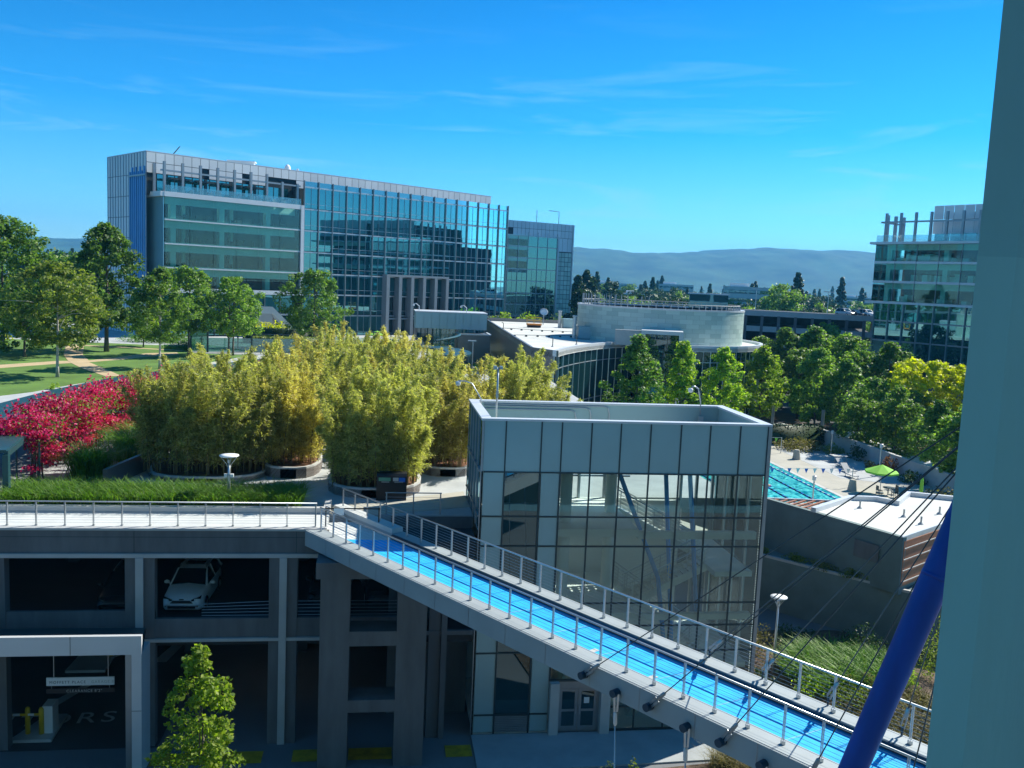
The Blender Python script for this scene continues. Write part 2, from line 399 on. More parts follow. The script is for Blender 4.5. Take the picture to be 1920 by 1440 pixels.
def dup(root, loc, rz=0.0, sc=None, label=None, group=None):
    r = root.copy(); COL.objects.link(r); r.location = loc; r.rotation_euler = (0, 0, rz)
    if sc is not None: r.scale = sc if isinstance(sc, (tuple, list)) else (sc, sc, sc)
    if label: r['label'] = label
    if group: r['group'] = group
    for ch in list(root.children):
        c = ch.copy(); COL.objects.link(c); c.parent = r
        for g in list(ch.children):
            d = g.copy(); COL.objects.link(d); d.parent = c
    return r
def many(name, mbs, m, root, lim=100):
    """individual parts, the ones past lim as one stuff part"""
    for mb in mbs[:lim]: obj(name, mb, m, root)
    if len(mbs) > lim:
        r = MB()
        for mb in mbs[lim:]: r.add(mb.v, mb.f)
        o = obj(name, r, m, root); o['kind'] = 'stuff'

# ------------------------------------------------------------------ foliage
def leaves(P, size, aspect=0.55, upb=0.6, out=None, outb=0.3, droop=None):
    n = len(P)
    nr = rng.normal(size=(n, 3)); nr /= np.linalg.norm(nr, axis=1, keepdims=True)
    nr[:, 2] = nr[:, 2] + upb
    if out is not None: nr = nr + out * outb
    nr /= np.linalg.norm(nr, axis=1, keepdims=True)
    a = rng.normal(size=(n, 3)) if droop is None else np.asarray(droop) + rng.normal(size=(n, 3)) * 0.45
    a -= nr * np.sum(a * nr, axis=1, keepdims=True); a /= np.linalg.norm(a, axis=1, keepdims=True) + 1e-9
    b = np.cross(nr, a)
    sz = size * rng.uniform(0.65, 1.35, size=(n, 1))
    h = a * sz * 0.5; w = b * sz * aspect * 0.5
    V = np.stack([P - h, P + w - h * 0.1, P + h, P - w - h * 0.1], axis=1).reshape(-1, 3)
    F = np.arange(n * 4).reshape(n, 4)
    return V, F
def crown_pts(kind, H, W, z0, nclump, per, crad):
    """clump centres through a crown of height H, width W above z0"""
    C = []
    tries = 0
    ph = rng.uniform(0, 6.28, 6)
    while len(C) < nclump and tries < 40000:
        tries += 1
        t = rng.uniform(0, 1)
        if kind == 'round': prof = math.sin(math.pi * min(1, (0.10 + 0.86 * t))) ** 0.62
        elif kind == 'egg': prof = (math.sin(math.pi * min(1.0, 0.08 + 0.92 * t ** 0.72)) ** 0.7)
        elif kind == 'cone': prof = (1 - t) ** 0.75 * min(1, (t + 0.06) * 7)
        elif kind == 'column': prof = min(1, (t + .08) * 5) * (1 - t ** 3) ** 0.6 * 0.95
        elif kind == 'broad': prof = math.sin(math.pi * min(1, 0.16 + 0.80 * t)) ** 0.5
        else: prof = 1.0
        th = rng.uniform(0, 2 * math.pi)
        lob = 1 + 0.17 * math.sin(3 * th + ph[0] + 4 * t) + 0.13 * math.sin(5 * th + ph[1] - 7 * t) + 0.10 * math.sin(9 * t + ph[2] + 2 * th)
        rr = prof * lob * W / 2
        f = rng.uniform(0, 1) ** 0.42
        C.append((rr * f * math.cos(th), rr * f * math.sin(th), z0 + t * H, f))
    C = np.array(C)
    r = crad * rng.uniform(0.6, 1.35, size=len(C))
    P = []; O = []
    for (c, rad) in zip(C, r):
        k = int(per * rng.uniform(0.6, 1.4))
        d = rng.normal(size=(k, 3)); d /= np.linalg.norm(d, axis=1, keepdims=True)
        q = rng.uniform(0.25, 1, size=(k, 1)) ** 0.5
        P.append(c[:3] + d * q * rad * np.array((1, 1, 0.72)))
        O.append(d)
    return np.concatenate(P), np.concatenate(O), C
def make_tree(name, label, kind, H, W, leafm, trunk_h, leaf=0.26, nclump=150, per=60, crad=0.6, barkm='bark', tr=0.17, cat='tree', multi=1):
    """tree of total height H at the origin: Empty > trunk (limbs grown on), crown"""
    root = thing(name, label, cat)
    P, O, C = crown_pts(kind, H - trunk_h, W, trunk_h, nclump, per, crad)
    V, F = leaves(P, leaf, 0.6, 0.75, O, 0.5)
    obj('crown', arr_mesh('crown', V, F), leafm, root)
    mb = MB()
    for m_ in range(multi):
        ox = 0 if multi == 1 else rng.uniform(-.5, .5); oy = 0 if multi == 1 else rng.uniform(-.5, .5)
        top = trunk_h + (H - trunk_h) * 0.72
        pts = []; rs = []
        for k in range(8):
            t = k / 7
            pts.append((ox + 0.10 * math.sin(2.1 * t + ox) * t, oy + 0.12 * math.sin(3 * t) * t, top * t - 0.05)); rs.append(tr * (1 - 0.78 * t) * (1.25 if k == 0 else 1))
        mb.tube(pts, rs, 8)
        idx = rng.choice(len(C), size=min(16, len(C)), replace=False)
        for i in idx:
            c = C[i]
            if c[3] < 0.45: continue
            zb = min(max(trunk_h * 0.8, c[2] - rng.uniform(0.6, 2.2)), top * 0.92)
            st = np.array((ox, oy, zb)); en = c[:3] * np.array((0.85, .85, 1)) + np.array((0, 0, -0.1))
            md = (st + en) / 2 + np.array((0, 0, 0.25))
            mb.tube([st, md, en], [tr * 0.38, tr * 0.24, tr * 0.07], 5)
    obj('trunk', mb, barkm, root, smooth=True, local=True)
    return root
def shrub_mesh(w, d, h, leaf, n, lump=0.3, z0=0.0, flat=False, asp=0.6):
    if flat:    # clipped block
        P = rng.uniform(-0.5, 0.5, size=(n, 3)); ax = rng.integers(0, 3, n); sg = np.sign(P[np.arange(n), ax]); sg[sg == 0] = 1
        P[np.arange(n), ax] = 0.5 * sg * rng.uniform(0.86, 1.03, n)
        P = P * np.array((w, d, h)); P[:, 2] += h / 2
        V, F = leaves(P, leaf, asp, 0.4)
        a, b, c = w * .46, d * .44, h * .97
        cv = np.array([(-a,-b,0),(a,-b,0),(a,b,0),(-a,b,0),(-a,-b,c),(a,-b,c),(a,b,c),(-a,b,c)]); cf = np.array([(4,5,6,7),(0,1,5,4),(1,2,6,5),(2,3,7,6),(3,0,4,7)]) + len(V)
        V = np.concatenate([V, cv]); F = np.concatenate([F, cf])
    else:
        k = max(5, int(n / 60)); Cc = []
        for i in range(k):
            th = rng.uniform(0, 6.28); f = rng.uniform(0, 1) ** 0.5
            Cc.append((f * math.cos(th) * w / 2 * .8, f * math.sin(th) * d / 2 * .8, rng.uniform(0.15, 0.85) * h * (1 - 0.45 * f)))
        Cc = np.array(Cc); P = []
        for c in Cc:
            q = rng.normal(size=(60, 3)); q /= np.linalg.norm(q, axis=1, keepdims=True)
            P.append(c + q * rng.uniform(.3, 1, (60, 1)) ** .5 * np.array((w * lump / 1.4, d * lump / 1.4, h * lump)))
        P = np.concatenate(P); P[:, 2] = np.maximum(P[:, 2], 0.03)
        V, F = leaves(P, leaf, asp, 0.5)
    V[:, 2] += z0
    return arr_mesh('foliage', V, F)
def grass_mesh(polyfn, n, h, w, lean=0.5, z=0.0):
    """arching blades: two quads each"""
    P = polyfn(n); n = len(P)
    th = rng.uniform(0, 6.28, n); hh = h * rng.uniform(0.55, 1.2, n)
    d = np.stack([np.cos(th), np.sin(th), np.zeros(n)], 1); s = np.stack([-np.sin(th), np.cos(th), np.zeros(n)], 1) * (w / 2)
    l1 = (hh * lean * 0.25)[:, None]; l2 = (hh * lean * rng.uniform(.6, 1.3, n))[:, None]
    p0 = P; p1 = P + d * l1 + np.array((0, 0, 1)) * (hh * 0.6)[:, None]; p2 = P + d * l2 + np.array((0, 0, 1)) * (hh * rng.uniform(.7, 1.0, n))[:, None]
    V = np.stack([p0 - s, p0 + s, p1 + s * .9, p1 - s * .9, p2 + s * .15, p2 - s * .15], 1).reshape(-1, 3)
    b = np.arange(n)[:, None] * 6
    F = np.concatenate([b + np.array((0, 1, 2, 3)), b + np.array((3, 2, 4, 5))], 1).reshape(-1, 4)
    return arr_mesh('blades', V, F)
def in_rect(x0, y0, x1, y1, z):
    return lambda n: np.stack([rng.uniform(x0, x1, n), rng.uniform(y0, y1, n), np.full(n, z)], 1)

# ------------------------------------------------------------------ setting: ground, terrace, lawn
mb = MB(); mb.poly([(-5200, -300, -0.12), (5200, -300, -0.12), (5200, 5600, -0.12), (-5200, 5600, -0.12)])
struct('ground', mb, 'plain')
mb = MB(); mb.poly([(-60, -2, -0.02), (60, -2, -0.02), (60, 62, -0.02), (-60, 62, -0.02)])
struct('forecourt_paving', mb, 'street')
# raised pool / street level to the right (z = 3)
mb = MB()
mb.prism([(19.7, 62.0), (33.0, 62.0), (33.0, 51.0), (70, 51.0), (70, 62), (200, 62.0), (200, 260), (19.7, 260)], -0.1, 2.98)
struct('upper_ground', mb, 'asphalt')
mb = MB(); mb.prism([(33.2, 60.0), (54.0, 60.0), (54.0, 112), (20.0, 112), (20.0, 62.2), (33.2, 62.2)], 2.985, 3.02)
struct('pool_deck', mb, 'pavewarm')
mb = MB(); mb.prism([(46.2, 84), (53.8, 80), (53.8, 99), (46.4, 99)], 3.022, 3.03)
struct('deck_strip', mb, 'pave')
mb = MB(); mb.prism([(54.6, 112.6), (75, 112.6), (75, 119.5), (20.3, 119.5), (20.3, 112.6)], 2.985, 3.05)
mb.prism([(54.9, 82), (63, 82), (63, 112.4), (54.9, 112.4)], 2.985, 3.05)
struct('pavement', mb, 'walk')
mb = MB(); mb.prism([(57, 121), (66, 119), (62, 113), (55.5, 113.4)], 3.052, 3.10); mb.prism([(64.5, 96), (74, 96), (74, 118), (66, 112)], 2.985, 3.12); mb.prism([(40, 128), (60, 122), (62, 130), (40, 139)], 2.985, 3.08)
struct('planting_bed', mb, 'mulch')
# swimming pool
mb = MB(); mb.poly([(20.6, 73.5, 2.95), (41.9, 73.5, 2.95), (41.9, 98.4, 2.95), (20.6, 98.4, 2.95)])
# water lies in a shallow recess of the coping
cop = MB()
for a in ((20.2, 73.1, 42.3, 73.5), (20.2, 98.4, 42.3, 98.9), (20.2, 73.5, 20.6, 98.4), (41.9, 73.5, 42.3, 98.4)): cop.box(a[0], a[1], 2.9, a[2], a[3], 3.06)
struct('pool_coping', cop, 'concl')
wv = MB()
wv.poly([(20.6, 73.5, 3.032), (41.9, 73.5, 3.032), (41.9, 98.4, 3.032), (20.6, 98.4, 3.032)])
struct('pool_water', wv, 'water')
# roof terrace of the parking structure (z = 10)
tz = 10.0
mb = MB()
mb.prism([(-75, 40.25), (-2.3, 40.25), (-2.3, 42.55), (4.55, 42.55), (4.55, 46.6), (19.5, 46.6), (19.5, 108), (7.0, 108), (7.0, 176), (-75, 176)], 9.4, tz)
struct('terrace', mb, 'pave')
mb = MB(); mb.prism([(-75, 40.27), (-2.32, 40.27), (-2.32, 42.55), (-75, 42.55)], tz + .004, tz + .012); struct('walkway', mb, 'walk')
mb = MB(); mb.prism([(-2.2, 42.6), (0.2, 42.6), (4.5, 44.2), (4.5, 47.5), (0.0, 45.2), (-2.6, 44.2)], tz + .004, tz + .014); struct('path', mb, 'pavewarm')
mb = MB()
mb.prism([(-75, 78), (-31.8, 79.2), (-30.0, 82.6), (-28.7, 87.9), (-26.4, 94.7), (-23.0, 105.3), (-19.6, 116.2), (-17.5, 123.5), (-25.5, 123.8), (-28, 134), (-75, 140)], tz + .006, tz + .05)
struct('lawn', mb, 'lawn')
mb = MB()
mb.prism([(-60, 87), (-40.6, 102.9), (-36.8, 108.6), (-34.0, 109.8), (-31.4, 116.8), (-30.3, 121.5), (-27, 124), (-26, 121), (-29.1, 116.6), (-30.4, 113.0), (-32.9, 108.8), (-34.2, 107.2), (-35.8, 105.5), (-39.4, 99.8), (-60, 84)], tz + .054, tz + .062)
mb.prism([(-42.8, 130.0), (-38.5, 116.0), (-36.2, 110.2), (-35.0, 107.4), (-31.7, 101.3), (-27.5, 94.9), (-26.2, 95.6), (-29.3, 101.3), (-33.3, 108.4), (-33.7, 109.9), (-36.5, 116.7), (-40.8, 130.9)], tz + .066, tz + .074)
mb.prism([(-44, 130.2), (-27, 126.6), (-27, 127.6), (-44, 131.6)], tz + .054, tz + .061)
struct('park_path', mb, 'path')
mb = MB(); mb.prism([(-25.3, 124.3), (-17.3, 124.6), (-9, 126), (-10, 150), (-20.5, 146), (-26.4, 141), (-27.5, 134.2)], tz + .02, tz + .055)
struct('court', mb, 'pave')
# sedum roof sloping beside the recreation building
mb = MB(); mb.poly([(7.0, 108, 8.0), (19.3, 108, 8.0), (19.3, 170, 8.0), (7.0, 176, 8.0)])
struct('sedum_roof', mb, 'green_roof')
mb = MB()
_c = [(12.2 + 2.6 * math.cos(t), 126 + 7.5 * math.sin(t)) for t in np.linspace(-1.7, 1.5, 14)]
mb.band(_c, 8.0, 8.5, 0.35)
_p = [(12.1 + 2.3 * math.cos(t), 126 + 7.0 * math.sin(t)) for t in np.linspace(-1.7, 1.5, 14)]
mb.prism(_p, 8.02, 8.06)
struct('curved_path', mb, 'concl')
# hills: ridged mesh far behind everything
def hills():
    nx, ny = 300, 34
    xs = np.linspace(-3600, 4600, nx); ys = np.linspace(3300, 5200, ny)
    V = []
    for j, y in enumerate(ys):
        for i, x in enumerate(xs):
            u = j / (ny - 1)
            az = math.degrees(math.atan2(x, 4200))
            # ridge height (m) against azimuth
            base = np.interp(az, [-45, -30, -21.5, -19, -14, -8, 0, 8, 11, 14, 16.5, 19, 22, 24, 27, 31, 40, 50], [110, 125, 138, 139, 138, 150, 180, 205, 210, 214, 202, 200, 222, 250, 266, 264, 250, 200])
            rid = base * (math.sin(min(1, u * 1.25) * math.pi / 2) ** 1.3)
            w_ = .5 + .5 * math.sin(x * .0052 + 1.3 * math.sin(y * .0021) + 2 * u); nzv = 34 * (w_ ** 2 - .5) * (1.15 - u) + 20 * math.sin(x * .013 + y * .004) * (1.1 - u) + 11 * math.sin(x * .029 - y * .007) * (1.1 - u) + 4 * math.sin(x * .061 - 5 * u) + 2.5 * math.sin(x * .11 + 4 * u)
            V.append((x, y, max(-2, rid + nzv * u * 0.7 - 1)))
    F = []
    for j in range(ny - 1):
        for i in range(nx - 1):
            a = j * nx + i; F.append((a, a + 1, a + nx + 1, a + nx))
    mbh = MB(); mbh.add(V, F); return mbh
struct('hills', hills(), 'hill', smooth=True)

# ------------------------------------------------------------------ our own building behind / beside the camera
t = thing('office_tower', 'pale teal office wall with a broad pillar at the right edge of the view', 'building', (0, -14, 0))
mb = MB(); mb.box(-55, -28, 0, 60, -1.2, 37); obj('wall', mb, 'pillar', t)
many('window', [MB().box(x0, -1.2, z0, x0 + 8.6, -1.12, z0 + 2.9) for z0 in (0.8, 5, 9.2, 13.4, 17.6, 21.8, 26, 30.2) for x0 in range(-50, 55, 10)], 'gdark', t)
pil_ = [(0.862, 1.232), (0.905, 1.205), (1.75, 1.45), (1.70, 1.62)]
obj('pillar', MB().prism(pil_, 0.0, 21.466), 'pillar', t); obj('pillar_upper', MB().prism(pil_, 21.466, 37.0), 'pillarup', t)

# ------------------------------------------------------------------ parking structure
t = thing('parking_garage', 'grey concrete parking garage with open dark bays under the terrace', 'building', (-15, 40, 0))
G = 40.0
mb = MB()
mb.box(-75, G, 8.9, -2.35, G + .25, 9.93); mb.box(0.6, 42.5, 0, 4.5, 42.55, 9.95); obj('parapet_panel', mb, 'conc', t)
mb = MB(); mb.box(-75, G - .06, 9.93, -2.35, G + .26, 10.03); obj('coping', mb, 'concl', t)
mb = MB(); mb.box(-75, G - .10, 8.72, -2.35, G + .25, 8.9); mb.box(-75, G - .10, 4.88, -2.35, G + .25, 5.02); obj('ledge', mb, 'concl', t)
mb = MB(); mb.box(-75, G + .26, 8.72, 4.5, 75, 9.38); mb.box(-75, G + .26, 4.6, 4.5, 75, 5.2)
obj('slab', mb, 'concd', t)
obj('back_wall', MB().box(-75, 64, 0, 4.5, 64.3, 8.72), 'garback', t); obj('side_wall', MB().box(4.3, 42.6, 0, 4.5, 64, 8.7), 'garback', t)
for (x0, x1, z0, z1) in ((-75, -9.63, 5.02, 6.28), (-9.63, -4.64, 5.02, 5.91), (-3.64, -2.35, 5.02, 5.91), (-2.35, 2.3, 5.02, 5.91)):
    mb = MB(); mb.box(x0, G + .02, z0, x1, G + .22, z1); obj('spandrel', mb, 'conc', t)
for xc in (-10.25, -4.13, -16.4, -22.6):
    mb = MB(); mb.box(xc - .62, G - .02, -0.1, xc - .16, G + .5, 4.88); mb.box(xc + .16, G - .02, -0.1, xc + .62, G + .5, 4.88)
    mb.box(xc - .62, G - .02, 5.02, xc - .16, G + .5, 8.72); mb.box(xc + .16, G - .02, 5.02, xc + .62, G + .5, 8.72); obj('column', mb, 'conc', t)
    mb = MB(); mb.box(xc - .16, G - .14, -0.1, xc + .16, G + .4, 8.72); obj('pilaster', mb, 'concl', t)
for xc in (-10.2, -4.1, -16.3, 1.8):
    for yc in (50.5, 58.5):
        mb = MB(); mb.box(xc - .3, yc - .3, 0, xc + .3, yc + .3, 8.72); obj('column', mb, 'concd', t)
mb = MB(); mb.box(2.45, G + .1, -.1, 3.0, G + .5, 8.7); mb.box(3.02, G - .02, -.1, 3.28, G + .45, 8.7); mb.box(2.3, G + .05, 5.0, 4.5, G + .4, 5.2)
obj('pier_column', mb, 'conc', t)
mb = MB()
for k in range(5): mb.tube([(-7.7, G + .3, 5.95 + .13 * k), (-4.7, G + .3, 5.95 + .16 * k)], .012, 5)
for k in range(5): mb.tube([(-3.6, G + .3, 5.95 + .16 * k), (2.2, G + .3, 5.95 + .16 * k)], .012, 5)
obj('guard_cable', mb, 'alu', t)
mb = MB(); mb.box(-5.4, 46, 4.5, -5.0, 47.2, 4.58); obj('ceiling_lamp', mb, 'lamp_on', t)
mb = MB(); mb.box(-15.8, 46, 8.62, -15.3, 46.5, 8.7); obj('ceiling_lamp', mb, 'lamp_on', t)
for x in (-10.5, -3.6, -17.4, -24.3): obj('panel_joint', MB().box(x, G - .008, 8.92, x + .025, G, 9.92), 'darkfr', t)
obj('reveal', MB().box(-75, G - .006, 9.62, -2.36, G, 9.64), 'darkfr', t)
# H shaped pier that carries the bridge end
mb = MB()
Y0, Y1 = 37.7, 39.0
mb.box(-2.35, Y0, -.1, -1.1, Y1, 8.5); mb.box(0.92, Y0, -.1, 2.2, Y1, 8.5)
mb.box(-1.1, Y0 + .02, 5.5, .92, Y1 - .02, 6.15); mb.box(-1.1, Y0 + .02, 2.5, .92, Y1 - .02, 3.05)
mb.box(-2.55, Y0 - .02, 8.5, 2.4, Y1 + .02, 9.2)
obj('bridge_pier', mb, 'conc', t)
# entrance canopy
mb = MB(); mb.box(-40, 37.5, 5.36, -9.56, 37.7, 6.16); obj('canopy_fascia', mb, 'trim', t)
mb = MB(); mb.poly([(-40, 37.7, 6.1), (-9.56, 37.7, 6.1), (-10.0, 39.98, 5.55), (-40, 39.98, 5.55)]); mb.poly([(-40, 37.7, 5.4), (-40, 39.98, 5.4), (-10.0, 39.98, 5.4), (-9.56, 37.7, 5.4)]); obj('canopy_roof', mb, 'teal', t)
mb = MB()
for x in (-12.35, -15.55, -18.7): mb.box(x, 37.493, 5.37, x + .02, 37.5, 6.15)
mb.box(-9.95, 37.493, 2.9, -9.56, 37.5, 2.92); obj('panel_joint', mb, 'darkfr', t)
mb = MB(); mb.box(-9.95, 37.5, -.05, -9.56, 38.9, 5.36); obj('canopy_post', mb, 'trim', t)
mb = MB(); mb.box(-10.2, 37.52, -.05, -9.96, 38.8, 5.35); obj('canopy_post', mb, 'steel', t)
mb = MB()
for (a, b) in ((-9.5, -4.8), (-3.5, -2.4), (-1.05, 0.88), (3.3, 4.5)): mb.box(a, 38.3, 0.0, b, 39.3, 0.012)
mb.box(-11.6, 37.0, 0.0, -9.3, 37.45, .012)
struct('tactile_paving', mb, 'tact')
mb = MB(); mb.box(-40, 39.9, 0.0, -9.5, 64, 0.012); struct('driveway', mb, 'asphalt')
mk = MB()   # arrow and lettering painted on the garage driveway
mk.prism([(-15.2, 44.0), (-14.2, 46.4), (-14.35, 46.9), (-15.6, 44.4)], .016, .02)
mk.prism([(-14.9, 48.6), (-13.2, 50.8), (-14.9, 50.9)], .016, .02); mk.prism([(-14.0, 50.9), (-13.6, 53.2), (-13.2, 53.2), (-13.4, 50.9)], .016, .02)
mk.prism([(-11.9, 49.0), (-11.4, 51.2), (-10.8, 51.2), (-11.2, 49.0)], .016, .02)
struct('road_marking', mk, 'concl')
def txt(body, size, loc, rot, m, parent=None, ext=0.002, name='lettering', align='LEFT'):
    cu = bpy.data.curves.new('t', 'FONT'); cu.body = body; cu.size = size; cu.extrude = ext; cu.align_x = align; cu.space_character = 1.25
    o = bpy.data.objects.new('t', cu); COL.objects.link(o)
    dg = bpy.context.evaluated_depsgraph_get(); me = bpy.data.meshes.new_from_object(o.evaluated_get(dg))
    bpy.data.objects.remove(o); bpy.data.curves.remove(cu)
    me.materials.clear(); me.materials.append(mt[m])
    ob = bpy.data.objects.new(name, me); COL.objects.link(ob)
    if parent is not None: ob.parent = parent; loc = tuple(np.array(loc) - wloc(parent))
    ob.location = loc; ob.rotation_euler = rot
    return ob
_st = txt('VISITORS', 1.5, (-19.4, 41.9, .016), (0, 0, R(4)), 'concl', ext=.001, name='road_lettering'); _st['kind'] = 'structure'
s_ = thing('garage_sign', 'long white sign lettered MOFFETT PLACE GARAGE B hanging over the garage entrance', 'sign', (-12.4, 39.0, 3.4))
mb = MB(); mb.box(-13.8, 38.97, 3.40, -11.05, 39.03, 3.76); obj('board', mb, 'sign', s_)
txt('MOFFETT PLACE', .165, (-13.68, 38.965, 3.50), (R(90), 0, 0), 'ink', s_); txt('GARAGE B', .165, (-11.99, 38.965, 3.50), (R(90), 0, 0), 'inkg', s_)
mb = MB(); mb.beam((-13.5, 39, 3.76), (-13.5, 39, 4.88), .03, .03); mb.beam((-11.3, 39, 3.76), (-11.3, 39, 4.88), .03, .03); obj('hanger', mb, 'steel', s_)
s_ = thing('clearance_bar', 'dark bar lettered CLEARANCE 8\'2" hung beneath the white garage sign', 'sign', (-12.4, 39.0, 3.1))
mb = MB(); mb.box(-13.8, 38.98, 3.06, -11.05, 39.02, 3.26); obj('bar', mb, 'black', s_)
txt('CLEARANCE 8\'2"', .16, (-13.0, 38.975, 3.10), (R(90), 0, 0), 'concl', s_)
mb = MB(); mb.beam((-13.6, 39, 3.26), (-13.6, 39, 3.4), .015, .015); mb.beam((-11.25, 39, 3.26), (-11.25, 39, 3.4), .015, .015); obj('hanger', mb, 'steel', s_)
def gate(x, y, side, lab):
    g = thing('barrier_gate', lab, 'barrier', (x, y, 0), 'barrier gates in the garage entrance')
    mb = MB(); mb.box(x - .22, y - .45, 0.0, x + .22, y + .3, 1.35); mb.hexa((x - .22, y - .45, 1.35), (.44, 0, 0), (0, .75, 0), (0, .0, .08)); obj('cabinet', mb, 'white', g)
    a = MB(); b = MB()
    for k in range(12):
        (a if k % 2 else b).box(x + side * (.25 + .3 * k) if side > 0 else x - (.55 + .3 * k), y - .50, 1.03, x + side * (.55 + .3 * k) if side > 0 else x - (.25 + .3 * k), y - .46, 1.13)
    ar = obj('arm', a, 'white', g); obj('arm_stripe', b, 'yellow', ar)
gate(-14.55, 41.6, -1, 'white barrier cabinet with its striped arm reaching left, nearer of two')
gate(-15.1, 50.4, 1, 'white barrier cabinet with its striped arm reaching right, deeper inside the garage')
b0 = thing('bollard', 'yellow bollard at the kerb, left of the pair before the nearer barrier', 'bollard', (-15.4, 41.2, 0), 'yellow bollards by the barriers')
mb = MB(); mb.lathe([(.11, 0), (.11, 1.3), (.08, 1.38), (.03, 1.41)], n=14); obj('post', mb, 'yellow', b0, smooth=True, local=True)
mb = MB(); mb.lathe([(.15, 0), (.15, .04), (.115, .06)], n=14); obj('base_ring', mb, 'concl', b0, smooth=True, local=True)
for (x, y, lb) in ((-14.8, 41.15, 'yellow bollard at the kerb, right of the pair before the nearer barrier'), (-15.0, 51.7, 'yellow bollard behind the white cabinet deep inside the garage'), (-14.2, 49.6, 'yellow bollard in front of the striped arm deep inside the garage')):
    dup(b0, (x, y, 0), label=lb)
mb = MB(); mb.prism([(-16.0, 40.6), (-14.2, 40.6), (-14.3, 43), (-15.2, 43)], 0.0, .15); mb.prism([(-16, 47.8), (-14, 47.8), (-14.2, 52.6), (-15.8, 52.6)], 0, .15)
struct('traffic_island', mb, 'concl')

# cars ------------------------------------------------------------
def car(label, paint, loc, rz, group=None, suv=True):
    """SUV / saloon, nose towards -Y in its own frame"""
    c = thing('parked_car', label, 'car', loc, group, rz)
    h = 1.0 if suv else 0.86
    st = [(-2.30, .42, .62, .70), (-2.22, .30, .80, .82), (-1.95, .25, .95, .90), (-1.2, .22, 1.06 , .93), (-.75, .2, 1.10, .93), (.4, .2, 1.10, .94), (1.5, .22, 1.12, .93), (2.05, .3, 1.10, .88), (2.25, .42, .98, .80)]
    V = []; F = []
    for (y, zb, zt, w) in st:
        zt *= h
        ring = [(-w * .92, y, zb), (-w, y, zb + .12), (-w, y, zt * .72), (-w * .93, y, zt - .05), (-w * .80, y, zt), (0, y, zt + .045), (w * .80, y, zt), (w * .93, y, zt - .05), (w, y, zt * .72), (w, y, zb + .12), (w * .92, y, zb)]
        V += ring
    n = 11
    for i in range(len(st) - 1):
        for k in range(n):
            a = i * n + k; b = i * n + (k + 1) % n; F.append((a, b, b + n, a + n))
    F.append(tuple(range(n))[::-1]); F.append(tuple(range((len(st) - 1) * n, len(st) * n)))
    body = MB(); body.add(V, F)
    bo = obj('body', body, paint, c, smooth=True, local=True)
    # cabin
    zb = 1.06 * h; zt = 1.68 * h
    cab = MB()
    prof = [(-.98, zb, .84), (-.12, zt - .07, .66), (.25, zt, .64), (1.35, zt, .63), (1.75, zt - .05, .62), (2.16, zb + .06, .78)]
    V = []
    for (y, z, w) in prof[1:5]: V += [(-w, y, z), (w, y, z)]
    V += [(-.78, 2.16, zb + .06), (.78, 2.16, zb + .06)]
    F = [(2 * k, 2 * k + 1, 2 * k + 3, 2 * k + 2) for k in range(4)]
    cab.add(V, F); ro = obj('roof', cab, paint, c, local=True)
    ws = MB(); ws.add([(-.82, -1.0, zb), (.82, -1.0, zb), (.655, -.13, zt - .065), (-.655, -.13, zt - .065)], [(0, 1, 2, 3)]); ws.hexa((-.80, -.985, zb - .04), (1.6, 0, 0), (0, .02, .0), (0, 0, .03)); obj('windscreen', ws, 'carglass', c, local=True)
    for s in (-1, 1):
        sw = MB(); sw.add([(s * .88, -.85, zb), (s * .90, .6, zb), (s * .89, 2.0, zb), (s * .63, 1.72, zt - .06), (s * .645, .5, zt - .02), (s * .66, -.06, zt - .08)], [(0, 1, 2, 3, 4, 5) if s > 0 else (5, 4, 3, 2, 1, 0)]); obj('side_window', sw, 'carglass', c, local=True)
        for a_, b_, w_, h_ in (((s * .83, -1.0, zb), (s * .665, -.12, zt - .06), .07, .05), ((s * .885, .55, zb), (s * .655, .5, zt - .03), .05, .09), ((s * .87, 2.1, zb), (s * .63, 1.75, zt - .05), .08, .16)): obj('window_pillar', MB().beam(a_, b_, w_, h_), paint, c, local=True)
        rl = MB(); rl.tube([(s * .62, -.05, zt - .02), (s * .60, .2, zt + .05), (s * .60, 1.5, zt + .05), (s * .60, 1.7, zt - .02)], .02, 6); obj('roof_rail', rl, 'alu', c, local=True)
        mi = MB(); mi.lathe([(.02, -.08), (.11, -.05), (.12, .03), (.05, .09)], 0, 0, 10); mm = np.array(mi.v); mm = mm * np.array((1.1, .8, 1.0)) + np.array((s * 1.06, -.72, zb + .07)); mi.v = mm.tolist(); mi.beam((s * .9, -.74, zb), (s * 1.03, -.72, zb + .04), .05, .04); obj('mirror', mi, paint, c, smooth=True, local=True)
        hl = MB(); hl.add([(s * .42, -2.27, .80 * h), (s * .80, -2.16, .92 * h), (s * .86, -2.02, .97 * h), (s * .83, -2.12, .80 * h), (s * .45, -2.29, .72 * h)], [(0, 1, 2, 3, 4) if s < 0 else (4, 3, 2, 1, 0)]); hl.hexa((s * .50 - .06, -2.285, .74 * h), (.12, 0, 0), (0, .02, 0), (0, 0, .05)); obj('headlight', hl, 'carglass', c, local=True)
        for yy in (-1.42, 1.38):
            w = MB(); pts = []
            w.lathe([(.20, -.11), (.34, -.10), (.36, 0), (.34, .10), (.20, .11)], 0, 0, 20); vv = np.array(w.v); vv = vv[:, [2, 0, 1]] + np.array((s * .86, yy, .36)); w.v = vv.tolist()
            wo_ = obj('wheel', w, 'tyre', c, smooth=True, local=True)
            q = MB(); q.lathe([(.05, -.115), (.20, -.112), (.20, .112), (.05, .115)], 0, 0, 10); vv = np.array(q.v); vv = vv[:, [2, 0, 1]] + np.array((s * .86, yy, .36)); q.v = vv.tolist(); obj('rim', q, 'alu', wo_, local=True)
